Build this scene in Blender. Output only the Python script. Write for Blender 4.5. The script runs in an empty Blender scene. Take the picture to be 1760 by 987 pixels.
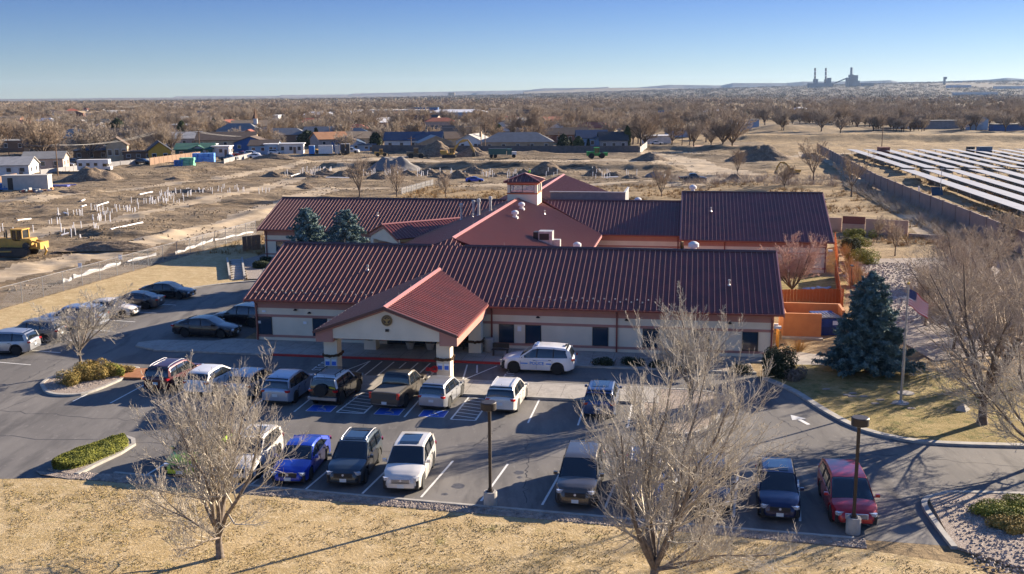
import bpy, bmesh, math, random
import numpy as np
from mathutils import Vector, Matrix
from mathutils.geometry import tessellate_polygon
random.seed(7); RNG = np.random.default_rng(11)
R = math.radians; PI = math.pi
SC = bpy.context.scene; COL = SC.collection

# ---------------- camera ----------------
CAMH = 18.5; FPX = 1777.9; PIT = .1852; ROLL = .0066; CX = 880.; CY = 493.5
_F = Vector((0, math.cos(PIT), -math.sin(PIT))); _U = Vector((0, math.sin(PIT), math.cos(PIT))); _X = Vector((1, 0, 0))
_c, _s = math.cos(ROLL), math.sin(ROLL)
_right = _c*_X - _s*_U; _up = _s*_X + _c*_U
cam_d = bpy.data.cameras.new('camera'); cam = bpy.data.objects.new('camera', cam_d); COL.objects.link(cam)
cam.matrix_world = Matrix(((_right.x, _up.x, -_F.x, 0), (_right.y, _up.y, -_F.y, 0), (_right.z, _up.z, -_F.z, CAMH), (0, 0, 0, 1)))
cam_d.sensor_width = 36; cam_d.lens = 36*FPX/1760; cam_d.clip_start = .5; cam_d.clip_end = 60000
SC.camera = cam

# ---------------- sky, sun, exposure ----------------
SUN_AZ, SUN_EL = 34.0, 18.2          # degrees anticlockwise from +X, elevation
wd = bpy.data.worlds.new('World'); SC.world = wd; wd.use_nodes = True
nt = wd.node_tree; bg = nt.nodes['Background']; sky = nt.nodes.new('ShaderNodeTexSky'); sky.sky_type = 'NISHITA'
sky.sun_disc = False; sky.sun_elevation = R(SUN_EL); sky.sun_rotation = R(90-SUN_AZ); sky.altitude = 1400; sky.air_density = 1.0; sky.dust_density = .25; sky.ozone_density = 2.2
tint = nt.nodes.new('ShaderNodeMix'); tint.data_type = 'RGBA'; tint.blend_type = 'MULTIPLY'; tint.inputs[0].default_value = 1; 
geo = nt.nodes.new('ShaderNodeTexCoord'); sep = nt.nodes.new('ShaderNodeSeparateXYZ'); nt.links.new(geo.outputs['Generated'], sep.inputs[0])
rmp = nt.nodes.new('ShaderNodeValToRGB'); rmp.color_ramp.elements[0].position = 0; rmp.color_ramp.elements[0].color = (.30, .355, .48, 1); rmp.color_ramp.elements[1].position = .09; rmp.color_ramp.elements[1].color = (.165, .225, .405, 1)
for ps_, cl_ in ((.16, (.22, .30, .45, 1)), (.4, (.46, .60, .86, 1))): e_ = rmp.color_ramp.elements.new(ps_); e_.color = cl_
nt.links.new(sep.outputs[2], rmp.inputs[0]); nt.links.new(rmp.outputs[0], tint.inputs[7])
nt.links.new(sky.outputs[0], tint.inputs[6]); nt.links.new(tint.outputs[2], bg.inputs[0]); bg.inputs[1].default_value = .086
sl = bpy.data.lights.new('sun', 'SUN'); sun = bpy.data.objects.new('sun', sl); COL.objects.link(sun)
sl.energy = 5.0; sl.angle = R(.5); sl.color = (1, .85, .66)
sd = Vector((math.cos(R(SUN_EL))*math.cos(R(SUN_AZ)), math.cos(R(SUN_EL))*math.sin(R(SUN_AZ)), math.sin(R(SUN_EL))))
sun.rotation_euler = sd.to_track_quat('Z', 'Y').to_euler(); sun.location = (60, 60, 60)
vs = SC.view_settings; vs.view_transform = 'Standard'; vs.look = 'None'; vs.gamma = 1; vs.use_curve_mapping = False; vs.exposure = 1.62
SC.cycles.max_bounces = 6; SC.cycles.transparent_max_bounces = 16
SC.cycles.volume_bounces = 0

# ---------------- placing ----------------
AL = -.172; A0 = Vector((-20.185, 77.174, 0))
LU = Vector((math.cos(AL), math.sin(AL), 0)); LWv = Vector((-LU.y, LU.x, 0))
def LW(u, w, z=0): p = A0 + u*LU + w*LWv; return Vector((p.x, p.y, z))
def at(px, py, z=0):
    dx = px-CX; dy = py-CY; x = dx*_c-dy*_s; y = dx*_s+dy*_c
    r = x*_X - y*_U + FPX*_F; t = (z-CAMH)/r.z
    return Vector((r.x*t, r.y*t, z))
def loc(px, py, z=0):
    d = at(px, py, z)-A0; return d.dot(LU), d.dot(LWv)
def ss(a, b, x): t = np.clip((x-a)/(b-a), 0, 1); return t*t*(3-2*t)
def vnoise(x, y, seed=0):
    x = np.asarray(x, float); y = np.asarray(y, float); xi = np.floor(x); yi = np.floor(y); xf = x-xi; yf = y-yi
    def hsh(a, b): v = np.sin(a*127.1+b*311.7+seed*74.7)*43758.5453; return v-np.floor(v)
    u = xf*xf*(3-2*xf); v = yf*yf*(3-2*yf)
    return (hsh(xi, yi)*(1-u)+hsh(xi+1, yi)*u)*(1-v)+(hsh(xi, yi+1)*(1-u)+hsh(xi+1, yi+1)*u)*v
def fbm(x, y, o=4, seed=0):
    s = 0; a = .5
    for i in range(o): s = s+a*vnoise(x*2**i, y*2**i, seed+i); a *= .5
    return s
def polyd(x, y, pts):               # distance to a polyline
    d = np.full(np.shape(x), 1e9)
    for (ax, ay), (bx, by) in zip(pts, pts[1:]):
        vx, vy = bx-ax, by-ay; t = np.clip(((x-ax)*vx+(y-ay)*vy)/(vx*vx+vy*vy), 0, 1)
        d = np.minimum(d, np.hypot(x-ax-t*vx, y-ay-t*vy))
    return d
def XY(*pp): return [tuple(at(*p)[:2]) for p in pp]
FEN = XY((-260, 617), (0, 532), (370, 425), (440, 404)) + [(-30, 160), (-22, 178)]   # chain link fence line
BERMS = [  # polyline pixels, height, half width
 (XY((560, 288), (760, 290), (1000, 291), (1150, 291)), 1.5, 2.2), (XY((1110, 258), (1310, 260)), 1.7, 2.6), (XY((1180, 268), (1250, 270)), .8, 3.),
 (XY((1290, 243), (1500, 242), (1900, 244)), 2.3, 5.5), (XY((-200, 372), (0, 352), (200, 335), (400, 312), (500, 297)), .35, 2.), (XY((60, 345), (110, 332), (160, 331)), .7, 2.2),
 (XY((110, 372), (300, 352), (520, 318)), .3, 1.5), (XY((180, 430), (300, 405), (430, 372), (520, 355)), .5, 1.6), (XY((120, 400), (200, 402), (290, 404)), .5, 1.4),
 (XY((240, 372), (380, 350), (480, 340)), .25, 1.2), (XY((300, 300), (420, 285), (520, 280)), .7, 2.5), (XY((1340, 225), (1420, 222)), 3., 14.),
 (XY((1040, 275), (1130, 277)), .4, 2), (XY((1330, 285), (1400, 283), (1480, 290)), .5, 3), (XY((690, 265), (900, 266), (1090, 266)), .6, 2.5)]
def H(x, y):
    x = np.asarray(x, float); y = np.asarray(y, float)
    fx = np.interp(y, [40, 89.6, 126.9, 137.4, 160, 178, 400], [-62, -45.3, -36.7, -34.2, -30, -22, -22])
    left = ss(1.5, 9, fx-x)*ss(30, 60, y)
    back = ss(190, 205, y)
    m = np.maximum(left, back)
    h = m*((fbm(x/14, y/9, 4)-.47)*1.5+(fbm(x/2.3, y/1.6, 3, 5)-.44)*.55+(fbm(x/30, y/2.2, 2, 15)-.37)*.5)*ss(700, 350, y)
    for pts, hh, hw in BERMS:
        d = polyd(x, y, pts); h = h+m*hh*np.exp(-(d/hw)**2)*(.82+.36*vnoise(x/4, y/4, 3) if hw < 5 else 1.)
    wild = ss(176, 186, y+0*x)*(1-back)
    return h+wild*.12*fbm(x/2, y/2, 3, 9)
def gp(px, py):
    z = 0.
    for _ in range(6): p = at(px, py, z); z = float(H(p.x, p.y))
    return Vector((p.x, p.y, z))
def gz(p): return Vector((p[0], p[1], float(H(p[0], p[1]))))

# ---------------- materials ----------------
def C(r, g, b):
    f = lambda v: (v/255/12.92) if v/255 <= .04045 else ((v/255+.055)/1.055)**2.4
    return (f(r), f(g), f(b), 1)
MATS = {}
def mat(name, col, col2=None, scale=3., rough=.8, metal=0., bump=0., bscale=None, coat=0., detail=5., spec=None, emit=None, mix=(.35, .65), stretch=None, flake=None):
    m = bpy.data.materials.new(name); m.use_nodes = True; n = m.node_tree; b = n.nodes['Principled BSDF']
    b.inputs['Roughness'].default_value = rough; b.inputs['Metallic'].default_value = metal; b.inputs['Base Color'].default_value = tuple(col[:3])+(1,)
    if coat: b.inputs['Coat Weight'].default_value = coat; b.inputs['Coat Roughness'].default_value = .06
    if spec is not None: b.inputs['Specular IOR Level'].default_value = spec
    if emit: b.inputs['Emission Color'].default_value = tuple(emit[:3])+(1,); b.inputs['Emission Strength'].default_value = emit[3]
    tc = n.nodes.new('ShaderNodeTexCoord'); src = tc.outputs['Object']
    if stretch:
        mp = n.nodes.new('ShaderNodeMapping'); mp.inputs['Scale'].default_value = stretch; n.links.new(src, mp.inputs[0]); src = mp.outputs[0]
    if col2 is not None:
        t = n.nodes.new('ShaderNodeTexNoise'); t.inputs['Scale'].default_value = scale; t.inputs['Detail'].default_value = detail; n.links.new(src, t.inputs[0])
        r = n.nodes.new('ShaderNodeMapRange'); r.inputs[1].default_value, r.inputs[2].default_value = mix; n.links.new(t.outputs[0], r.inputs[0])
        x = n.nodes.new('ShaderNodeMix'); x.data_type = 'RGBA'; x.inputs[6].default_value = tuple(col[:3])+(1,); x.inputs[7].default_value = tuple(col2[:3])+(1,)
        n.links.new(r.outputs[0], x.inputs[0]); n.links.new(x.outputs[2], b.inputs['Base Color'])
    if bump:
        t2 = n.nodes.new('ShaderNodeTexNoise'); t2.inputs['Scale'].default_value = bscale or scale*4; t2.inputs['Detail'].default_value = 6; n.links.new(src, t2.inputs[0])
        bp = n.nodes.new('ShaderNodeBump'); bp.inputs['Strength'].default_value = 1; bp.inputs['Distance'].default_value = bump; n.links.new(t2.outputs[0], bp.inputs['Height']); n.links.new(bp.outputs[0], b.inputs['Normal'])
    MATS[name] = m; return m
def dk(c, k): return tuple(v*k for v in c[:3])+(1,)
def vmat(name, col, col2, scale=2., rough=.9, **k): return mat(name, col, col2, scale, rough, **k)
def paint(name, col, metal=.0, rough=.32, dirt=.0):
    m = mat(name, col, dk(col, .86), 1.2, rough, metal, coat=.7, spec=.5); return m

# layered ground materials: colours at several scales
def layered(name, cols, scales, bump=.03, bscale=8, rough=.95, stretch=None, stretch2=None):
    m = bpy.data.materials.new(name); m.use_nodes = True; n = m.node_tree; b = n.nodes['Principled BSDF']; b.inputs['Roughness'].default_value = rough; b.inputs['Specular IOR Level'].default_value = .2
    tc = n.nodes.new('ShaderNodeTexCoord'); prev = None
    for i, (c, s) in enumerate(zip(cols, [None]+scales)):
        if i == 0: prev = c; continue
        sc_, lo, hi = s[:3]; src = tc.outputs['Object']
        st = s[3] if len(s) > 3 else stretch
        if st:
            mp = n.nodes.new('ShaderNodeMapping'); mp.inputs['Scale'].default_value = st[:3]
            if len(st) > 3: mp.inputs['Rotation'].default_value = (0, 0, st[3])
            n.links.new(src, mp.inputs[0]); src = mp.outputs[0]
        t = n.nodes.new('ShaderNodeTexNoise'); t.inputs['Scale'].default_value = sc_; t.inputs['Detail'].default_value = 7; t.inputs['Roughness'].default_value = .62; n.links.new(src, t.inputs[0])
        r = n.nodes.new('ShaderNodeMapRange'); r.inputs[1].default_value = lo; r.inputs[2].default_value = hi; n.links.new(t.outputs[0], r.inputs[0])
        x = n.nodes.new('ShaderNodeMix'); x.data_type = 'RGBA'
        if isinstance(prev, tuple): x.inputs[6].default_value = prev
        else: n.links.new(prev, x.inputs[6])
        x.inputs[7].default_value = c; n.links.new(r.outputs[0], x.inputs[0]); prev = x.outputs[2]
    n.links.new(prev, b.inputs['Base Color'])
    if bump:
        t2 = n.nodes.new('ShaderNodeTexNoise'); t2.inputs['Scale'].default_value = bscale; t2.inputs['Detail'].default_value = 8; t2.inputs['Roughness'].default_value = .7; n.links.new(tc.outputs['Object'], t2.inputs[0])
        bp = n.nodes.new('ShaderNodeBump'); bp.inputs['Distance'].default_value = bump; n.links.new(t2.outputs[0], bp.inputs['Height']); n.links.new(bp.outputs[0], b.inputs['Normal'])
    MATS[name] = m; return m

# ---------------- mesh building ----------------
def mobj(name, me, m, parent=None, smooth=False, ang=None):
    o = bpy.data.objects.new(name, me); COL.objects.link(o)
    if m is not None and not me.materials:
        for q in (m if isinstance(m, (list, tuple)) else [m]): me.materials.append(q)
    if parent is not None: o.parent = parent
    if smooth or ang:
        me.polygons.foreach_set('use_smooth', [True]*len(me.polygons))
        if ang: me.set_sharp_from_angle(angle=R(ang))
    return o
class MB:
    def __init__(s): s.v = []; s.f = []; s.mi = []; s.cur = 0
    def add(s, vs_, fs):
        k = len(s.v); s.v += [tuple(p) for p in vs_]; s.f += [tuple(i+k for i in f) for f in fs]; s.mi += [s.cur]*len(fs); return s
    def box(s, cx, cy, cz, sx, sy, sz, rz=0, M=None):       # centre, full sizes
        pts = [Vector((x*sx/2, y*sy/2, z*sz/2)) for z in (-1, 1) for y in (-1, 1) for x in (-1, 1)]
        if rz: rm = Matrix.Rotation(rz, 3, 'Z'); pts = [rm @ p for p in pts]
        if M: pts = [M @ p for p in pts]
        return s.add([p+Vector((cx, cy, cz)) for p in pts], [(0, 2, 3, 1), (4, 5, 7, 6), (0, 1, 5, 4), (2, 6, 7, 3), (0, 4, 6, 2), (1, 3, 7, 5)])
    def b2(s, x0, x1, y0, y1, z0, z1): return s.box((x0+x1)/2, (y0+y1)/2, (z0+z1)/2, x1-x0, y1-y0, z1-z0)
    def tube(s, a, b, r0, r1=None, n=6, cap=True):
        a = Vector(a); b = Vector(b); r1 = r0 if r1 is None else r1; d = (b-a)
        if d.length < 1e-6: return s
        q = d.to_track_quat('Z', 'Y'); vs_ = []
        for c, r in ((a, r0), (b, r1)):
            for i in range(n): t = 2*PI*i/n; vs_.append(c+q @ Vector((r*math.cos(t), r*math.sin(t), 0)))
        fs = [(i, (i+1) % n, n+(i+1) % n, n+i) for i in range(n)]
        if cap: fs += [tuple(range(n-1, -1, -1)), tuple(range(n, 2*n))]
        return s.add(vs_, fs)
    def path(s, pts, r, n=5):
        for a, b in zip(pts, pts[1:]): s.tube(a, b, r, r, n)
        return s
    def prism(s, poly, z0, z1):       # poly list of xy, ccw or not
        ar = sum(a[0]*b[1]-b[0]*a[1] for a, b in zip(poly, poly[1:]+poly[:1]))
        if ar < 0: poly = poly[::-1]
        n = len(poly); vs_ = [(p[0], p[1], z0) for p in poly]+[(p[0], p[1], z1) for p in poly]
        tr = tessellate_polygon([[Vector((p[0], p[1], 0)) for p in poly]]); fs = []
        for t in tr:
            a, b, c = [Vector(poly[i]).to_2d() for i in t]
            if (b-a).cross(c-a) < 0: t = t[::-1]
            fs.append((t[0]+n, t[1]+n, t[2]+n))
            if z1-z0 > 1e-5: fs.append((t[2], t[1], t[0]))
        if z1-z0 > 1e-5: fs += [(i, (i+1) % n, n+(i+1) % n, n+i) for i in range(n)]
        else: vs_ = vs_
        return s.add(vs_, fs)
    def ext(s, prof, f0, f1):         # profile polygon mapped by two functions to 3-D ends
        n = len(prof); return s.add([f0(*p) for p in prof]+[f1(*p) for p in prof], [(i, (i+1) % n, n+(i+1) % n, n+i) for i in range(n)]+[tuple(range(n-1, -1, -1)), tuple(range(n, 2*n))])
    def lathe(s, prof, c=(0, 0, 0), n=16, axis='Z'):
        vs_ = []
        for r, h in prof:
            for i in range(n):
                t = 2*PI*i/n; p = (r*math.cos(t), r*math.sin(t), h)
                if axis == 'Y': p = (p[0], p[2], p[1])
                vs_.append((p[0]+c[0], p[1]+c[1], p[2]+c[2]))
        m = len(prof); fs = [(j*n+i, j*n+(i+1) % n, (j+1)*n+(i+1) % n, (j+1)*n+i) for j in range(m-1) for i in range(n)]
        fs += [tuple(range(n-1, -1, -1)), tuple((m-1)*n+i for i in range(n))]
        return s.add(vs_, fs)
    def quad(s, *p): return s.add(p, [tuple(range(len(p)))])
    def mesh(s, name):
        me = bpy.data.meshes.new(name); me.from_pydata(s.v, [], s.f)
        if any(s.mi): me.polygons.foreach_set('material_index', s.mi)
        me.validate(); me.update(); return me
    def make(s, name, m, parent=None, smooth=False, ang=None, fix=False):
        me = s.mesh(name)
        if fix:
            bm = bmesh.new(); bm.from_mesh(me); bmesh.ops.recalc_face_normals(bm, faces=bm.faces); bm.to_mesh(me); bm.free()
        return mobj(name, me, m, parent, smooth, ang)
def tag(o, label=None, cat=None, group=None, kind=None):
    if label: o['label'] = label
    if cat: o['category'] = cat
    if group: o['group'] = group
    if kind: o['kind'] = kind
    return o
def thing(name, label, cat, p=(0, 0, 0), rz=0, group=None):
    o = bpy.data.objects.new(name, None); COL.objects.link(o); o.empty_display_size = .3
    o.location = p; o.rotation_euler = (0, 0, rz); return tag(o, label, cat, group)
KIDS = {}
def kids(o): return [c for c in o.children]
def dup(root, p, rz=0, label=None, group=None, scale=None):
    r = root.copy(); COL.objects.link(r); r.location = p; r.rotation_euler = (0, 0, rz)
    if scale: r.scale = scale if hasattr(scale, '__len__') else (scale,)*3
    if label: r['label'] = label
    if group: r['group'] = group
    for ch in list(root.children):
        c = ch.copy(); COL.objects.link(c); c.parent = r
        for g in list(ch.children): d = g.copy(); COL.objects.link(d); d.parent = c
    return r
def struct(name, mb, m, **k): return tag(mb.make(name, m, **k), kind='structure')
def text_mesh(s, size, name='lettering', m=None, parent=None, M=None, depth=.004, bold=0):
    cu = bpy.data.curves.new(name, 'FONT'); cu.body = s; cu.size = size; cu.align_x = 'CENTER'; cu.align_y = 'CENTER'; cu.extrude = depth; cu.offset = bold; cu.resolution_u = 2
    t = bpy.data.objects.new(name, cu); COL.objects.link(t); bpy.context.view_layer.update()
    me = bpy.data.meshes.new_from_object(t.evaluated_get(bpy.context.evaluated_depsgraph_get())); bpy.data.objects.remove(t)
    if M is not None: me.transform(M)
    return mobj(name, me, m, parent)
def facing(p, xdir, up): # matrix putting text plane with x along xdir and y along up at p
    x = Vector(xdir).normalized(); y = Vector(up).normalized(); z = x.cross(y)
    return Matrix(((x.x, y.x, z.x, p[0]), (x.y, y.y, z.y, p[1]), (x.z, y.z, z.z, p[2]), (0, 0, 0, 1)))
def segs_mesh(name, P0, P1, R0, R1, n=3):
    P0 = np.asarray(P0, float); P1 = np.asarray(P1, float); R0 = np.asarray(R0); R1 = np.asarray(R1); N = len(P0)
    d = P1-P0; L = np.linalg.norm(d, axis=1, keepdims=True); d = d/np.maximum(L, 1e-6)
    ref = np.where(np.abs(d[:, 2:3]) > .9, [[1., 0, 0]], [[0, 0, 1.]]); a = np.cross(d, ref); a /= np.linalg.norm(a, axis=1, keepdims=True); b = np.cross(d, a)
    V = np.zeros((N, 2*n, 3))
    for i in range(n):
        t = 2*PI*i/n; o = a*math.cos(t)+b*math.sin(t); V[:, i] = P0+o*R0[:, None]; V[:, n+i] = P1+o*R1[:, None]
    F = np.array([(i, (i+1) % n, n+(i+1) % n, n+i) for i in range(n)]); F = (F[None]+(np.arange(N)*2*n)[:, None, None]).reshape(-1)
    me = bpy.data.meshes.new(name); me.vertices.add(N*2*n); me.vertices.foreach_set('co', V.reshape(-1)); nf = N*n
    me.loops.add(nf*4); me.loops.foreach_set('vertex_index', F.astype(np.int32)); me.polygons.add(nf)
    me.polygons.foreach_set('loop_start', np.arange(nf, dtype=np.int32)*4); me.polygons.foreach_set('loop_total', np.full(nf, 4, np.int32)); me.polygons.foreach_set('use_smooth', np.ones(nf, bool))
    me.update(calc_edges=True); return me
def tri_mesh(name, V, mi=None):      # V: N x 3 x 3
    N = len(V); me = bpy.data.meshes.new(name); me.vertices.add(N*3); me.vertices.foreach_set('co', np.asarray(V, float).reshape(-1)); me.loops.add(N*3); me.loops.foreach_set('vertex_index', np.arange(N*3, dtype=np.int32))
    me.polygons.add(N); me.polygons.foreach_set('loop_start', np.arange(N, dtype=np.int32)*3); me.polygons.foreach_set('loop_total', np.full(N, 3, np.int32))
    if mi is not None: me.polygons.foreach_set('material_index', np.asarray(mi, np.int32))
    me.update(calc_edges=True); return me

# ---------------- palette ----------------
asphalt = layered('asphalt', [(.145, .136, .127, 1), (.19, .177, .162, 1), (.108, .102, .097, 1), (.235, .218, .20, 1)], [(.25, .45, .6, (1, .35, 1, .2)), (.9, .5, .66, (1, .2, 1, -.3)), (3.2, .6, .75, (1, .4, 1, .15))], bump=.006, bscale=40, rough=.85)
concrete = layered('concrete', [(.36, .33, .29, 1), (.28, .26, .23, 1), (.42, .39, .34, 1)], [(1.3, .45, .65), (6, .5, .7)], bump=.004, bscale=30, rough=.9)
kerbm = mat('kerb_concrete', (.40, .375, .33), (.30, .28, .25), 2.5, .9, bump=.004, bscale=30)
lawn = layered('dry_lawn', [(.44, .325, .17, 1), (.34, .245, .11, 1), (.53, .41, .24, 1), (.25, .22, .08, 1), (.58, .46, .28, 1)], [(.35, .40, .72), (1.1, .50, .72), (.75, .58, .78), (5, .52, .68)], bump=.09, bscale=9)
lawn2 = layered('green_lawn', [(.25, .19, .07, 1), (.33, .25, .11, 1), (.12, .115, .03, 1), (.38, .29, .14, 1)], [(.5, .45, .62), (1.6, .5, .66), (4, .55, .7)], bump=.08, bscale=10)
gravel = layered('gravel', [(.34, .27, .22, 1), (.14, .11, .09, 1), (.5, .44, .38, 1)], [(14, .45, .6), (22, .5, .62)], bump=.05, bscale=18)
gravel_g = layered('grey_gravel', [(.32, .27, .23, 1), (.16, .135, .12, 1), (.46, .41, .36, 1)], [(10, .45, .6), (18, .5, .62)], bump=.06, bscale=14)
white_line = mat('line_paint', (.72, .71, .67), (.5, .49, .46), 6, .7, mix=(.45, .8))
blue_line = mat('blue_paint', (.03, .10, .48), (.05, .14, .5), 5, .6)
red_kerb = mat('red_paint', (.5, .03, .025), (.38, .03, .03), 4, .6)
# ---------------- terrain ----------------
def terrain():
    ys = [-60]
    while ys[-1] < 16000:
        y = ys[-1]
        st = 12 if y < 30 else 2.0 if y < 80 else .75 if y < 240 else .9 if y < 330 else max(1.2, (y-300)*.022)
        ys.append(y+st)
    ys = np.array(ys); t = np.linspace(-.68, .68, 560); X = (ys[:, None]+90)*t[None]; Y = np.repeat(ys[:, None], len(t), 1)
    Z = H(X, Y)-.03*ss(0, 5, 40-Y)
    Z += 70*ss(2600, 6500, Y)*ss(-.15, .55, X/Y)                    # the far side of the valley rises to the right
    Z -= 18*ss(1500, 6000, Y)*ss(.2, -.5, X/Y)
    nr, nc = X.shape; V = np.stack([X, Y, Z], -1).reshape(-1, 3)
    i = np.arange(nr-1)[:, None]*nc+np.arange(nc-1)[None]; F = np.stack([i, i+1, i+nc+1, i+nc], -1).reshape(-1)
    me = bpy.data.meshes.new('ground'); me.vertices.add(len(V)); me.vertices.foreach_set('co', V.reshape(-1)); nf = (nr-1)*(nc-1)
    me.loops.add(nf*4); me.loops.foreach_set('vertex_index', F.astype(np.int32)); me.polygons.add(nf)
    me.polygons.foreach_set('loop_start', np.arange(nf, dtype=np.int32)*4); me.polygons.foreach_set('loop_total', np.full(nf, 4, np.int32)); me.polygons.foreach_set('use_smooth', np.ones(nf, bool))
    # kinds of soil: 0 dirt, 1 wild dry grass, 2 pale compacted track, 3 woodland floor, 4 red earth
    xc = (X[:-1, :-1]+X[1:, 1:])/2; yc = (Y[:-1, :-1]+Y[1:, 1:])/2
    n1 = (fbm(xc/9, yc/9, 4, 21)-.47)
    fx = np.interp(yc, [40, 89.6, 126.9, 137.4, 160, 178, 215, 240], [-62, -45.3, -36.7, -34.2, -30, -22, -22, -22])
    dirt = ((xc < fx) | (yc > 205+n1*12)) & (yc < 385+n1*30) & (xc < np.interp(yc, [200, 280, 400], [40, 75, 95])+n1*10)
    k = np.where(dirt, 0, 1)
    def track(pp, w, mm=2):
        pts = XY(*pp); d = polyd(xc, yc, pts); k[(d < w+n1*2.0)] = mm
    track([(-300, 440), (0, 412), (150, 388), (300, 358), (420, 330), (520, 306), (620, 282), (700, 272)], 2.4)
    track([(-200, 350), (60, 348), (250, 325), (420, 298), (560, 275), (700, 268)], 2.0)
    track([(500, 322), (700, 322), (900, 317), (1150, 312)], 1.6)
    track([(560, 276), (800, 277), (1100, 276), (1200, 285), (1280, 300)], 3.6)
    track([(1100, 262), (1180, 275), (1230, 300), (1180, 318)], 4.5)
    track([(1380, 262), (1440, 282), (1485, 318), (1560, 365), (1640, 420), (1700, 470)], 2.0)
    track([(0, 470), (150, 440), (330, 405), (450, 365), (560, 325)], 3.0)
    track([(1290, 237), (1500, 236), (1900, 238)], 4.5, 4)
    track([(1160, 262), (1300, 270), (1500, 262)], 2.5)
    track([(1140, 252), (1300, 252)], 3, 4)
    far = yc > 470+n1*120; k[far] = 3; far2 = (yc > 1900+n1*900)
    k[(fbm(xc/160, yc/160, 3, 33) > .56) & (yc > 470)] = 1; k[far2] = 5; k[(fbm(xc/300, yc/900, 3, 35) > .60) & far2] = 3
    me.materials.append(layered('bare_dirt', [(.215, .16, .10, 1), (.14, .10, .06, 1), (.29, .22, .14, 1), (.06, .045, .03, 1), (.35, .275, .185, 1)], [(.05, .42, .58), (.22, .5, .62, (.5, 1.6, 1, .3)), (.5, .54, .64, (.25, 1.5, 1, .35)), (1.8, .54, .68, (.4, 2.2, 1, .4))], bump=.3, bscale=1.6))
    me.materials.append(layered('wild_grass', [(.29, .205, .11, 1), (.20, .145, .08, 1), (.39, .28, .15, 1), (.11, .08, .045, 1)], [(.05, .42, .6), (.3, .48, .66), (1.6, .55, .7)], bump=.25, bscale=1.2))
    me.materials.append(layered('dirt_track', [(.42, .33, .225, 1), (.32, .25, .165, 1), (.48, .385, .27, 1)], [(.2, .45, .6), (.8, .5, .66, (.3, 1.5, 1, .4))], bump=.05, bscale=2))
    me.materials.append(layered('woodland_floor', [(.20, .15, .09, 1), (.12, .09, .06, 1), (.30, .22, .13, 1)], [(.02, .42, .6), (.1, .5, .65)], bump=.3, bscale=.5))
    me.materials.append(layered('red_earth', [(.42, .27, .18, 1), (.5, .36, .26, 1)], [(.1, .4, .6)], bump=.1, bscale=1))
    me.materials.append(layered('far_brush_ground', [(.11, .09, .07, 1), (.07, .062, .055, 1), (.17, .14, .10, 1)], [(.01, .42, .6), (.04, .5, .65)], bump=0))
    me.polygons.foreach_set('material_index', k.reshape(-1).astype(np.int32)); me.update(calc_edges=True)
    tag(mobj('ground', me, None), kind='structure')
terrain()

def poly(name, pts, z0, z1, m, kind='structure'):
    b = MB(); b.prism([(p[0], p[1]) for p in pts], z0, z1); return tag(b.make(name, m), kind=kind)
def px(z, *pp): return [at(x, y, z) for x, y in pp]
def smooth_line(pts, n=5):
    pts = [Vector((p[0], p[1])) for p in pts]; out = []
    for i in range(len(pts)-1):
        p0 = pts[max(i-1, 0)]; p1 = pts[i]; p2 = pts[i+1]; p3 = pts[min(i+2, len(pts)-1)]
        for k in range(n):
            t = k/n; out.append(.5*((2*p1)+(-p0+p2)*t+(2*p0-5*p1+4*p2-p3)*t*t+(-p0+3*p1-3*p2+p3)*t**3))
    return out+[pts[-1]]
def strip(name, pts, w, z0, z1, m, off=0, kind='structure', mb=None):      # band along a polyline, width w
    pts = [Vector((p[0], p[1])) for p in pts]; L_ = []; Rr = []
    for i, p in enumerate(pts):
        d = (pts[min(i+1, len(pts)-1)]-pts[max(i-1, 0)]).normalized(); nn = Vector((-d.y, d.x)); L_.append(p+nn*(off+w/2)); Rr.append(p+nn*(off-w/2))
    b = mb or MB()
    for i in range(len(pts)-1):
        q = [L_[i], L_[i+1], Rr[i+1], Rr[i]]
        vs_ = [(p.x, p.y, z1) for p in q]+[(p.x, p.y, z0) for p in q]
        fs = [(3, 2, 1, 0), (0, 1, 5, 4), (2, 3, 7, 6)]
        if i == 0: fs.append((3, 0, 4, 7))
        if i == len(pts)-2: fs.append((1, 2, 6, 5))
        b.add(vs_, fs)
    if mb is None: return tag(b.make(name, m), kind=kind)
l2 = lambda *uw: [LW(a, b) for a, b in uw]
# asphalt of the whole lot (one sheet 4 mm above the ground)
right_curb = smooth_line([LW(38.0, -5.4), LW(39.6, -8.2), LW(40.9, -11.8), LW(42.3, -14.8), LW(44.0, -16.4), LW(46.2, -17.1), LW(50.6, -16.9), LW(60, -16.0)])
front_curb = smooth_line([LW(5.2, -27.7), LW(12, -28.25), LW(20.5, -28.85), LW(28, -29.3), LW(34, -29.7), LW(40.2, -30.0)], 4)
left_curb = smooth_line([LW(-19.6, -40), LW(-18.6, -22), LW(-18.0, -8), LW(-17.4, 5), LW(-16.6, 13), LW(-15.0, 18.5), LW(-12.6, 21.9), LW(-10, 24.0), LW(-7, 25)], 4)
lot = left_curb+[Vector(LW(-1, 25)[:2]), Vector(LW(-.6, -3)[:2]), Vector(LW(37.5, -3)[:2]), Vector(LW(37.8, -5.2)[:2])]+right_curb+[Vector(LW(60, -23)[:2]), Vector(LW(46.2, -24.2)[:2]), Vector(LW(44.6, -25.2)[:2]), Vector(LW(44.0, -30.1)[:2])]+front_curb[::-1]+[Vector(LW(3.0, -28.6)[:2]), Vector(LW(-1.5, -29.6)[:2]), Vector(LW(-12, -40)[:2])]
poly('asphalt_lot', lot, .004, .004, asphalt)
poly('road', [at(1335, 600), at(1425, 612), at(1445, 628), at(1330, 655), LW(38.2, -5), LW(38.2, .5), at(1338, 585)], .008, .008, concrete)
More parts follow.
